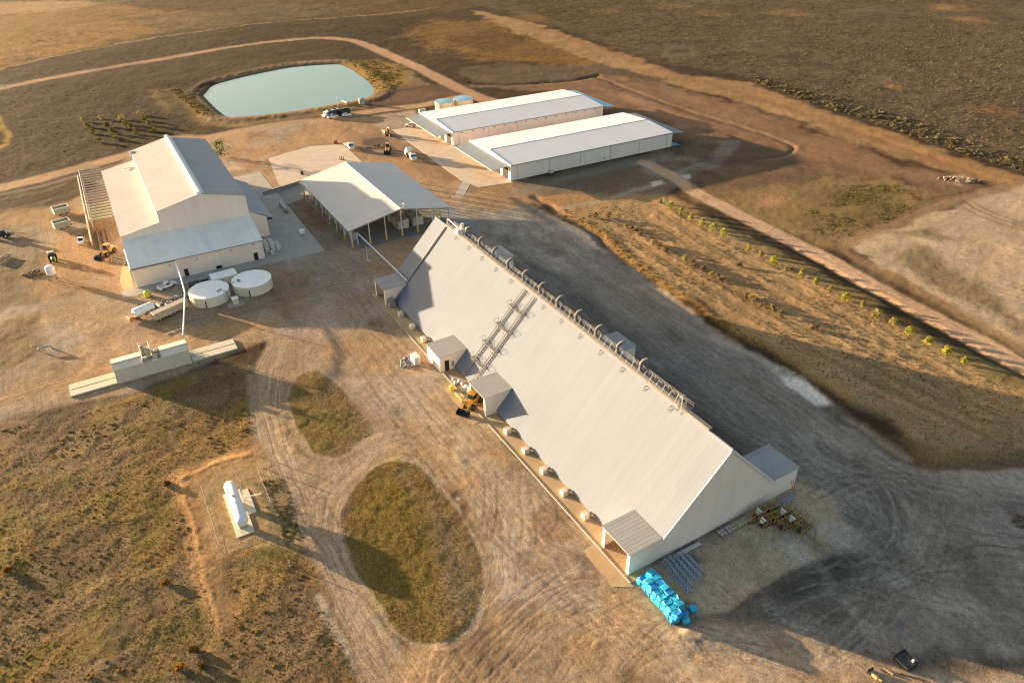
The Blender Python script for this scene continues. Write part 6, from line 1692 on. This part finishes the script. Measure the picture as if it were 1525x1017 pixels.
# sacks on pallets and pipes along the gable wall
for x, m, lab in ((-8.9, PINKP, 'pallet of pinkish sacks at the gable wall, the end next to the trusses'), (-10.6, PINKP, 'pallet of pinkish sacks at the gable wall, left of the olive ones'), (-12.2, OLIVEP, 'pallet of olive sacks at the gable wall, beside a pinkish pallet'), (-13.7, OLIVEP, 'pallet of olive sacks at the gable wall, right of another olive one'), (-15.2, PINKP, 'pallet of pinkish sacks at the gable wall, the end next to the yellow frames')):
    p = loc2w(FS, [(-1.6, x + 9.0 + 0.0)])[0]
    t = thing('sack_pallet', lab, 'pallet', (p[0], p[1], 0.02), FS[2])
    b = MB()
    for yy in (-0.6, 0, 0.6): b.box(-0.6, 0.6, yy - 0.07, yy + 0.07, 0, 0.14)
    b.build('pallet', WOOD, t)
    b = MB()
    for i in range(2):
        for j in range(2):
            b.blob((-0.3 + 0.6 * i, -0.38 + 0.76 * j, 0.42), 0.44, 8, 5, 0.15, 0.65)
    b.build('sacks', m, t)
t = thing('pipe_bundle', 'bundle of long grey pipes lying along the gable wall behind yellow frames', 'pipes', loc2w(FS, [(-1.2, -13.2)])[0] + (0.0,), FS[2])
for k in range(5):
    b = MB(); b.tube([(-0.28 * k, 4.6, 0.12), (-0.28 * k, -5.2 + 0.2 * k, 0.12)], 0.11, 6); b.build('pipe', BLUESTEEL if k % 2 else GALV, t)
t = thing('pipe_bundle', 'short bundle of pale pipes at the gable wall beside the truss stack', 'pipes', loc2w(FS, [(-0.9, 7.6)])[0] + (0.0,), FS[2])
for k in range(3):
    b = MB(); b.tube([(-0.26 * k, 2.6, 0.12), (-0.26 * k, -2.6, 0.12)], 0.12, 6); b.build('pipe', GALVP, t)
t = thing('steel_ladder', 'dull red ladder leaning on the gable wall corner', 'ladder', loc2w(FS, [(-0.3, -18.6)])[0] + (0.0,), FS[2])
b = MB(); b.tube([(-1.2, -.25, 0), (0, -.25, 2.6)], .05, 5); b.tube([(-1.2, .25, 0), (0, .25, 2.6)], .05, 5)
for k in range(7): b.tube([(-1.2 + .17 * k, -.25, .3 + .35 * k), (-1.2 + .17 * k, .25, .3 + .35 * k)], .035, 4)
b.build('frame', RED, t)
# rusty yellow frames
fr = (at(1112, 772).x, at(1112, 772).y, FS[2] - PI / 2)
spots = [(1124, 774), (1136, 767), (1149, 762), (1143, 780), (1158, 775), (1171, 768), (1172, 784), (1185, 778), (1197, 788)]
for i, (px, py) in enumerate(spots):
    where = ['closest to the sack pallets', 'second along the wall, white hopper panel on it', 'against the gable wall pipes', 'at the near front edge with a white hopper panel', 'in the very middle of the group', 'at the back right with a white hopper panel', 'at the front right, no hopper', 'second from the far right, white hopper panel on it', 'farthest from the shed wall'][i]
    p = at(px, py)
    t = thing('hopper_frame', 'rusty yellow steel frame, ' + where, 'frame', (p.x, p.y, 0), FS[2] + 0.06 * (i % 3 - 1), 'rusty yellow steel frames beside the gable')
    b = MB(); lx, ly, hh = 0.62, 1.7, 1.9 + 0.15 * (i % 3)
    for x in (-lx, lx):
        for k in range(5):
            y = -ly + 2 * ly * k / 4
            b.box(x - .05, x + .05, y - .05, y + .05, 0, hh)
        for z in (0.1, 0.9, hh): b.box(x - .05, x + .05, -ly, ly, z - .05, z + .05)
    for y in (-ly, 0, ly):
        for z in (0.12, hh): b.box(-lx, lx, y - .05, y + .05, z - .05, z + .05)
    b.build('frame', RUST, t)
    b = MB(); b.box(-lx + .1, lx - .1, -ly + .1, ly - .1, 0.16, 0.4); b.build('tray', SCRAP, t)
    if i in (1, 3, 5, 7):
        b = MB(); b.slab([(-lx, ly - .5, hh + .1), (lx, ly - .5, hh + .1), (lx * .4, ly + .25, hh - .6), (-lx * .4, ly + .25, hh - .6)], .06); b.build('hopper', TANKW, t)
# bottom right
p = at(1348, 984); t = thing('slatted_skid', 'dark slatted skid lying on the shadow edge, white can on it', 'skid', (p.x, p.y, 0), heading((1331, 981), (1351, 999)))
b = MB()
for k in range(8): b.box(-1.15, 1.15, -1.05 + 0.27 * k, -0.85 + 0.27 * k, 0.3, 0.38)
b.build('slats', SCRAP, t); b = MB()
for x in (-1.1, 0, 1.0): b.box(x - .02, x + .12, -1.15, 1.15, 0.0, 0.298)
b.box(-1.25, -1.17, -1.2, 1.2, 0, .6); b.box(1.17, 1.25, -1.2, 1.2, 0, .6); b.box(-1.169, 1.169, -1.25, -1.17, 0, .6); b.box(-1.169, 1.169, 1.17, 1.25, 0, .6); b.build('frame', BLACK, t)
q = loc2w((p.x, p.y, t.rotation_euler[2]), [(0.75, 0.6)])[0]; o = MB().lathe([(.16, 0), (.18, .05), (.18, .38), (.08, .46)], 12).build('can', WHITE); o.location = (q[0], q[1], .39); tag(o, 'white can standing on the dark slatted skid', 'can')
p = at(1303, 1008); t = thing('scrap_attachment', 'dull yellow machine attachment lying in scrap at the bottom edge', 'attachment', (p.x, p.y, 0), heading((1296, 1000), (1312, 1017)))
b = MB(); b.bevbox(-0.7, 0.5, -0.25, 0.25, 0.05, 0.45, .1); b.tube([(0.5, 0, 0.3), (1.0, .2, .4)], .12, 6); b.build('body', BROWNY, t); b = MB(); b.box(-1.1, -0.9, -.6, .6, 0, .7); b.build('plate', BLACK, t)
for i, (a, b_, lab) in enumerate((((1300, 992), (1310, 999), 'short rusty beam near the slatted skid'), ((1316, 995), (1330, 1004), 'thick brown log between slatted skid and yellow attachment'), ((1340, 1003), (1380, 1014), 'long thin dark bar lying on the bottom edge dirt'))):
    A, B_ = at(*a), at(*b_); o = MB().tube([A + Vector((0, 0, .12)), B_ + Vector((0, 0, .12))], .07 if i != 1 else .2, 6).tube([A + Vector((0, 0, .12)), A + (B_ - A) * .12 + Vector((0, .15, .2))], .05, 5).build('scrap_bar', WOOD if i < 2 else SCRAP); tag(o, lab, 'bar')
heap('stone', 'dark heap of earth at the right edge of the gravel yard', 1518, 776, 1.6, 26, EARTH, 0.9, 21, 'heap', 1.3, 0.3)

# ------------------------------------------------------------------ vegetation
def leaf_mesh(name, centres, radii, heights, cols, K, leaf, seed=0, flat=0.5, mat_=TUFT, jitter=0.25):
    """clumps of small leaf triangles; one colour per clump with variation per leaf"""
    rs = np.random.RandomState(seed)
    n = len(centres)
    c = np.repeat(np.asarray(centres, float), K, 0); r = np.repeat(np.asarray(radii, float), K); h = np.repeat(np.asarray(heights, float), K)
    col = np.repeat(np.asarray(cols, float), K, 0)
    m = len(c)
    th = rs.rand(m) * 2 * PI; u = rs.rand(m) ** 0.5; w = rs.rand(m)
    x = r * u * np.cos(th); y = r * u * np.sin(th); z = h * np.sqrt(np.clip(1 - u * u, 0, 1)) * (0.25 + 0.75 * w)
    p = c + np.stack([x, y, z], 1)
    L_ = (leaf * np.sqrt(r / np.mean(r)))[:, None] if np.isscalar(leaf) else leaf[:, None]
    a = rs.normal(size=(m, 3)); a[:, 2] = a[:, 2] * flat + 0.25; a /= np.linalg.norm(a, axis=1)[:, None]
    b = rs.normal(size=(m, 3)); b -= (b * a).sum(1)[:, None] * a; b /= np.linalg.norm(b, axis=1)[:, None]
    v = np.stack([p - b * L_ * 0.55 - a * L_ * 0.3, p + b * L_ * 0.55 - a * L_ * 0.3, p + a * L_ * 0.9], 1).reshape(-1, 3)
    col = np.clip(col * (1 + (rs.rand(m, 1) - 0.5) * 2 * jitter), 0.005, 0.9)
    vc = np.repeat(np.concatenate([col, np.ones((m, 1))], 1), 3, 0)
    me = bpy.data.meshes.new(name)
    me.vertices.add(3 * m); me.vertices.foreach_set('co', v.astype(np.float32).ravel())
    me.loops.add(3 * m); me.loops.foreach_set('vertex_index', np.arange(3 * m, dtype=np.int32))
    me.polygons.add(m); me.polygons.foreach_set('loop_start', np.arange(0, 3 * m, 3, dtype=np.int32))
    me.update()
    at_ = me.attributes.new('Col', 'FLOAT_COLOR', 'POINT'); at_.data.foreach_set('color', vc.astype(np.float32).ravel())
    me.materials.append(mat_)
    o = bpy.data.objects.new(name, me); COL.objects.link(o)
    return o


def gz_many(x, y):
    r = np.clip(np.searchsorted(gy, y) - 1, 0, len(gy) - 2); f = (y - gy[r]) / (gy[r + 1] - gy[r]); out = 0
    for k, w_ in ((r, 1 - f), (r + 1, f)):
        u = x / hw[k]; c_ = np.clip(np.searchsorted(GU, u) - 1, 0, len(GU) - 2); fu = (u - GU[c_]) / (GU[c_ + 1] - GU[c_])
        out = out + w_ * (GZ[k, c_] * (1 - fu) + GZ[k, c_ + 1] * fu)
    return out


def scatter(pts, n, seed, thr=0.0, nscale=8.0, px=True):
    """random points inside a polygon, thinned by noise so they gather in drifts"""
    P = np.array(ats(pts) if px else pts); rs = np.random.RandomState(seed)
    lo, hi = P.min(0), P.max(0)
    q = lo + rs.rand(n * 4, 2) * (hi - lo)
    q = q[sdpoly([tuple(a) for a in P], q[:, 0], q[:, 1]) > 0.3]
    if thr > 0:
        d = fbm(q[:, 0], q[:, 1], nscale, 3, seed + 5); q = q[rs.rand(len(q)) < sstep(thr - 0.12, thr + 0.12, d)]
    q = q[:n]
    return np.column_stack([q, gz_many(q[:, 0], q[:, 1]) - 0.02])


def pick(n, cols, seed):
    rs = np.random.RandomState(seed + 900); c = np.array(cols); w_ = rs.rand(n)
    return c[rs.randint(0, len(c), n)] * (0.8 + 0.4 * w_)[:, None]


def stuff(name, label, pts, n, rmin, rmax, hf, cols, K, leaf, seed, thr=0.0, ns=8.0, flat=0.5):
    q = scatter(pts, n, seed, thr, ns); rs = np.random.RandomState(seed + 3)
    r = rmin + (rmax - rmin) * rs.rand(len(q)) ** 2.2
    o = leaf_mesh(name, q, r, r * hf, pick(len(q), cols, seed), K, leaf, seed, flat)
    return tag(o, label, None, None, 'stuff')


DRY = [(0.25, 0.155, 0.048), (0.20, 0.135, 0.042), (0.30, 0.18, 0.05), (0.15, 0.12, 0.04), (0.17, 0.14, 0.036), (0.36, 0.23, 0.085)]
GRN = [(0.14, 0.12, 0.025), (0.17, 0.13, 0.028), (0.22, 0.15, 0.028), (0.25, 0.16, 0.035), (0.12, 0.11, 0.028)]
SG = [(0.125, 0.10, 0.055), (0.15, 0.12, 0.065), (0.105, 0.085, 0.05), (0.18, 0.135, 0.07), (0.20, 0.145, 0.075)]
FLD = [(-60, 760), (0, 640), (110, 612), (180, 600), (290, 565), (370, 552), (376, 660), (268, 700), (262, 730), (300, 830), (320, 925), (345, 930), (335, 835), (440, 822), (475, 890), (515, 960), (548, 1040), (500, 1110), (-60, 1110)]
stuff('dry_grass', 'rough dry grass and low weeds over the lower left field', FLD, 19000, 0.06, 0.16, 0.32, DRY + GRN[:2], 8, 0.09, 31, 0.33, 9.0)
stuff('low_shrubs', 'low olive shrubs dotted over the lower left field', FLD, 650, 0.14, 0.34, 0.6, [(0.22, 0.18, 0.04), (0.29, 0.20, 0.045), (0.34, 0.21, 0.05), (0.19, 0.15, 0.04)], 40, 0.15, 32, 0.5, 10.0)
stuff('island_grass', 'olive and brown grass on the big oval island', ISL, 9000, 0.05, 0.13, 0.45, GRN + DRY[:2], 6, 0.07, 33, 0.3, 6.0)
stuff('island_grass', 'olive grass on the small three-sided island', TRI, 3000, 0.05, 0.13, 0.45, GRN + DRY[:2], 6, 0.07, 34, 0.25, 6.0)
stuff('sagebrush', 'grey-brown sagebrush covering the plain', [(705, -12), (830, 32), (1000, 95), (1125, 120), (1200, 150), (1300, 180), (1400, 217), (1525, 257), (1700, 310), (1900, 200), (1700, -8)], 46000, 0.22, 0.65, 0.6, SG, 7, 0.30, 35, 0.34, 70.0)
stuff('sagebrush', 'bigger yellow-green sagebrush clumps along the edge of the plain', [(1120, 112), (1200, 135), (1330, 170), (1525, 240), (1700, 295), (1700, 330), (1525, 258), (1400, 218), (1300, 183), (1200, 152), (1125, 124)], 1000, 0.5, 1.2, 0.85, [(0.15, 0.125, 0.06), (0.21, 0.17, 0.08), (0.12, 0.10, 0.05)], 30, 0.42, 36, 0.3, 12.0)
TF = [(860, 312), (985, 300), (1060, 338), (1180, 402), (1300, 468), (1420, 535), (1560, 610), (1560, 680), (1390, 665), (1240, 570), (1120, 490), (1000, 415), (900, 345)]
stuff('dry_grass', 'dry grass tussocks in the field of young trees', TF, 3000, 0.08, 0.22, 0.4, DRY + SG[:2], 9, 0.2, 37, 0.4, 12.0)
stuff('ditch_grass', 'yellowish weeds along the drain beside the gravel yard', [(835, 305), (905, 345), (970, 400), (1055, 462), (1155, 525), (1265, 598), (1255, 606), (1140, 532), (1040, 468), (955, 408), (890, 358), (830, 315)], 1700, 0.14, 0.4, 0.6, [(0.24, 0.15, 0.03), (0.18, 0.14, 0.03), (0.28, 0.16, 0.045)], 11, 0.2, 38, 0.3, 10.0)
stuff('pond_scrub', 'ochre scrub on the banks of the farm dam', [(250, 133), (262, 131), (318, 168), (300, 176)], 420, 0.3, 0.7, 0.55, [(0.28, 0.20, 0.05), (0.21, 0.16, 0.04), (0.33, 0.22, 0.07)], 22, 0.3, 39, 0.2, 10.0)
stuff('pond_scrub', 'ochre scrub on the bank at the right end of the farm dam', [(520, 92), (555, 90), (595, 105), (600, 125), (562, 135)], 420, 0.3, 0.7, 0.5, [(0.28, 0.20, 0.05), (0.21, 0.16, 0.04), (0.31, 0.21, 0.07)], 22, 0.3, 40, 0.3, 10.0)
stuff('dry_grass', 'dry brown grass tussocks over the fields left of and beyond the farm dam', [(-90, 150), (0, 112), (240, 62), (400, 40), (620, 22), (700, 60), (640, 95), (560, 62), (480, 50), (300, 74), (0, 128), (300, 118), (290, 150), (210, 150), (330, 185), (150, 235), (0, 265), (-90, 290)], 9000, 0.12, 0.3, 0.35, [(0.15, 0.105, 0.045), (0.20, 0.135, 0.055), (0.11, 0.085, 0.04), (0.25, 0.16, 0.06)], 6, 0.2, 43, 0.3, 25.0)
stuff('dry_grass', 'straw-coloured grass tussocks on the golden fields at the top', [(-120, 100), (0, 60), (120, 8), (640, 8), (760, 40), (960, 92), (900, 98), (730, 92), (640, 70), (560, 22), (400, 34), (230, 56), (0, 103)], 6000, 0.15, 0.4, 0.3, [(0.33, 0.20, 0.07), (0.26, 0.165, 0.06), (0.20, 0.135, 0.055), (0.14, 0.11, 0.05)], 6, 0.25, 44, 0.4, 40.0)
stuff('weeds', 'green weeds on the rough ground of the right-hand field', [(1180, 330), (1250, 275), (1335, 275), (1400, 300), (1290, 345), (1230, 365)], 1600, 0.12, 0.36, 0.5, GRN, 8, 0.2, 41, 0.45, 9.0)
stuff('weeds', 'weeds at the outer edges of the fenced gas tank', [(385, 715), (425, 712), (455, 805), (425, 815)], 320, 0.12, 0.3, 0.4, GRN[:3], 12, 0.14, 42, 0.4, 4.0)


def tree(name, label, px, py, h, r, cols, seed, group, slim=1.0, base=0.2, px_off=True):
    """young tree: tapered trunk with limbs, crown of leaf clumps spread through its volume"""
    p = at(px, py); z0 = gz(p.x, p.y)
    rnd = random.Random(seed); rs = np.random.RandomState(seed)
    t = thing(name, label, 'tree' if 'tree' in name else 'shrub', (p.x, p.y, z0 - 0.03), rnd.uniform(0, 6), group)
    b = MB(); b.tube([(0, 0, 0), (0.04, 0.02, h * 0.4), (0.0, 0.05, h * 0.85)], 0.05 + 0.018 * h, 6, 0.02)
    for k in range(6):
        a = rnd.uniform(0, 6.28); zz = h * rnd.uniform(0.2, 0.6)
        b.tube([(0.02, 0.02, zz), (r * .6 * math.cos(a), r * .6 * math.sin(a), zz + h * 0.18)], 0.035, 4, 0.012)
    b.build('trunk', BARK, t)
    nc = 46 if h > 2 else 30
    cs, rr, hh, cc = [], [], [], []
    for k in range(nc):
        u = rnd.random(); zz = h * (base + (0.97 - base) * u)
        prof = math.sin(PI * min(1, (u * 0.82 + 0.14))) ** 0.7
        a = rnd.uniform(0, 6.28); d = r * prof * math.sqrt(rnd.random()) * slim
        cs.append((d * math.cos(a), d * math.sin(a), zz)); q = r * rnd.uniform(0.22, 0.42); rr.append(q); hh.append(q * 0.9)
        c_ = cols[rnd.randrange(len(cols))]; f = rnd.uniform(0.7, 1.3); cc.append([v_ * f for v_ in c_])
    o = leaf_mesh('crown', cs, rr, hh, cc, 18, 0.16 + 0.05 * r, seed, 0.8, LEAF, 0.3)
    o.parent = t
    return t


LG = [(0.36, 0.35, 0.045), (0.27, 0.28, 0.04), (0.42, 0.37, 0.06)]
PG = [(0.34, 0.29, 0.09), (0.28, 0.24, 0.07), (0.38, 0.30, 0.09)]
RT = [(983, 303, 2.4, .8, PG, 'greyish sapling at the start of the right-hand tree row'), (998, 313, 4.0, 1.5, LG, 'tallest full yellow-green tree near the start of the row, left of the others'),
      (1013, 321, 3.4, 1.1, LG, 'slim yellow-green tree second in the close group along the track'), (1028.5, 330, 3.8, 1.2, LG, 'upright yellow-green tree third in the close group along the track'), (1045, 338, 3.9, 1.2, LG, 'upright yellow-green tree fourth in the close group, centre'),
      (1061, 346.5, 4.2, 1.3, LG, 'full yellow-green tree fifth in the close group along the track'), (1077, 354, 4.4, 1.4, LG, 'big yellow-green tree closing the close group before the gap'),
      (1114, 373.5, 3.0, .9, LG, 'slim green tree first after the gap in the row'), (1133, 383, 3.0, 1.0, PG, 'thin pale tree second after the gap in the row'), (1151, 395, 3.8, 1.7, LG, 'broad bright green tree third after the gap in the row'),
      (1192, 412.5, 3.0, 1.2, PG, 'dull green sapling right of the broad bright tree'), (1213.5, 424, 2.6, 1.1, LG, 'small dark green sapling below the dull green one'), (1235.5, 436, 2.8, .9, PG, 'sparse pale sapling before the round green tree'),
      (1258, 449, 3.2, 1.6, LG, 'round bright green tree midway down the lower row'), (1283, 458, 2.8, .9, PG, 'sparse straw-coloured sapling right of the round green tree'), (1304, 473, 3.2, 1.6, PG, 'bushy olive-yellow tree first of the lower four'),
      (1329, 486, 3.2, 1.4, PG, 'olive-yellow tree second of the lower four'), (1354, 499, 3.1, 1.4, LG, 'yellow-green tree third of the lower five'), (1382, 514, 3.1, 1.4, LG, 'darker green tree second from the lower end of the row'), (1407.5, 528, 3.0, 1.3, LG, 'pale green tree just above the last small one'), (1434.5, 542, 2.4, 1.0, LG, 'small green tree ending the row at its lower right')]
for i, (a, b_, h, r, cs, lab) in enumerate(RT):
    tree('young_tree', lab, a, b_, h * 0.74, r * 0.85, cs, 60 + i, 'row of young trees beside the pink track', 0.85 if r < 1.3 else 1.0, 0.12)
DB = [(0.20, 0.15, 0.085), (0.15, 0.115, 0.065), (0.25, 0.18, 0.10)]
rows = [('upper left dry shrub group', [(932, 338), (940, 342), (947, 346), (953, 351)]), ('second dry shrub group', [(973, 364), (981, 369), (988, 372), (990, 376)]), ('third dry shrub group', [(1020, 388), (1030, 393), (1036, 398), (1047, 403), (1060, 410), (1067, 414), (1074, 419)]), ('fourth dry shrub group', [(1111, 442), (1119, 446), (1126, 451), (1134, 456), (1141, 459), (1149, 462)])]
i = 0
for nm, pl in rows:
    for a, b_ in pl:
        tree('dry_shrub', 'dry greyish shrub in the %s of the tree field' % nm, a, b_, 1.15 + 0.4 * ((i * 7) % 3) / 2, 0.9 + 0.25 * ((i * 5) % 3) / 2, DB if i % 4 else PG, 120 + i, nm + ' in the tree field', 1.0, 0.1); i += 1
for a, b_, lab, h in ((1163, 471, 'single rounded straw shrub apart from the rows in the tree field', 2.0), (1100, 397, 'lone dry shrub between the green trees and the dry rows', 1.5), (1175, 403, 'lone dry shrub right of the broad bright green tree', 1.4), (1212, 492, 'lone dry shrub low in the tree field near the shadow edge', 1.6), (886, 325, 'dark bushy shrub at the upper corner of the tree field', 2.0), (906, 325, 'yellowish shrub at the upper corner of the tree field', 2.0)):
    tree('dry_shrub', lab, a, b_, h, 1.1, DB, 170 + i, None, 1.0, 0.1); i += 1
UR = [('leftmost row', [(125, 179), (131, 188), (138, 198), (146, 210)], PG), ('second row from the left', [(152, 176), (159, 187), (167, 197), (173, 206)], PG), ('third row from the left', [(181, 176), (188, 184), (195, 190), (203, 198)], LG), ('rightmost row', [(209, 170), (215, 178), (222, 185), (231, 194)], LG)]
UC = [(0.15, 0.145, 0.025), (0.19, 0.165, 0.035), (0.12, 0.12, 0.025)]
for nm, pl, cs in UR:
    for k, (a, b_) in enumerate(pl):
        tree('small_tree', 'bushy olive tree in the %s left of the farm dam' % nm, a, b_ + 2, 1.8 + 0.25 * (k % 3), 1.35 + 0.15 * ((k + 1) % 3), UC if k else PG, 200 + i, 'trees of the %s left of the farm dam' % nm, 1.0, 0.08); i += 1
tree('small_tree', 'dark green bushy tree behind the right side of the gin', 330, 234, 6.0, 3.6, [(0.06, 0.085, 0.015), (0.09, 0.115, 0.02)], 301, None, 1.0, 0.08)
for k, (a, b_, lab, h) in enumerate(((268, 996, 'round orange-brown bush near the bottom edge of the field', 0.9), (301, 991, 'small yellow bush right of the orange-brown one', 0.6), (288, 968, 'dark red-brown bush above the orange-brown one', 0.8), (247, 868, 'small golden bush alone in the middle of the field', 0.6), (249, 722, 'brown bush at the corner of the orange earth bank', 0.7), (12, 850, 'golden bush near the left edge of the field', 0.8))):
    tree('low_bush', lab, a, b_, h, 0.75, [(0.34, 0.17, 0.03), (0.24, 0.12, 0.03)] if k in (0, 3, 5) else [(0.16, 0.10, 0.03), (0.2, 0.13, 0.03)], 330 + k, None, 1.0, 0.1)

# ------------------------------------------------------------------ light, sky, camera
w = bpy.data.worlds.new('World'); scene.world = w; w.use_nodes = True
nt = w.node_tree; bg = nt.nodes['Background']
sky = nt.nodes.new('ShaderNodeTexSky'); sky.sky_type = 'NISHITA'; sky.sun_disc = False
sky.sun_elevation = SUN_EL; sky.sun_rotation = math.radians(295.5)
sky.altitude = 100; sky.air_density = 1.0; sky.dust_density = 3.0; sky.ozone_density = 0.7
nt.links.new(sky.outputs[0], bg.inputs[0]); bg.inputs[1].default_value = 0.08
sl_ = bpy.data.lights.new('sun', 'SUN'); sl_.energy = 5.0; sl_.angle = math.radians(0.45); sl_.color = (1.0, 0.725, 0.44)
so = bpy.data.objects.new('sun', sl_); COL.objects.link(so)
tr = Vector((-math.cos(SUN_AZ) * math.cos(SUN_EL), -math.sin(SUN_AZ) * math.cos(SUN_EL), -math.sin(SUN_EL)))
so.rotation_euler = tr.to_track_quat('-Z', 'Y').to_euler()
so.location = (-300, 250, 120)
cam = bpy.data.cameras.new('camera'); co = bpy.data.objects.new('camera', cam); COL.objects.link(co)
cam.sensor_width = 36; cam.lens = CAM_F / 1525 * 36; cam.clip_end = 30000; cam.clip_start = 1
c, s = math.cos(CAM_RO), math.sin(CAM_RO); st, ct = math.sin(CAM_TH), math.cos(CAM_TH)
right = Vector((c, s * st, s * ct)); up = Vector((-s, c * st, c * ct)); fwd = Vector((0, ct, -st))
co.matrix_world = Matrix(((right.x, up.x, -fwd.x, 0), (right.y, up.y, -fwd.y, 0), (right.z, up.z, -fwd.z, CAM_H), (0, 0, 0, 1)))
scene.camera = co
scene.render.engine = 'CYCLES'
scene.cycles.use_denoising = True
scene.cycles.denoising_input_passes = 'RGB_ALBEDO_NORMAL'
scene.cycles.denoising_prefilter = 'ACCURATE'
scene.cycles.use_adaptive_sampling = False
scene.cycles.sample_clamp_indirect = 3.0
scene.cycles.pixel_filter_type = 'BLACKMAN_HARRIS'
scene.cycles.filter_width = 1.15
scene.cycles.max_bounces = 4
scene.view_settings.view_transform = 'Standard'; scene.view_settings.look = 'None'
scene.view_settings.exposure = 2.28; scene.view_settings.gamma = 1.0
scene.render.resolution_x = 1024; scene.render.resolution_y = 682
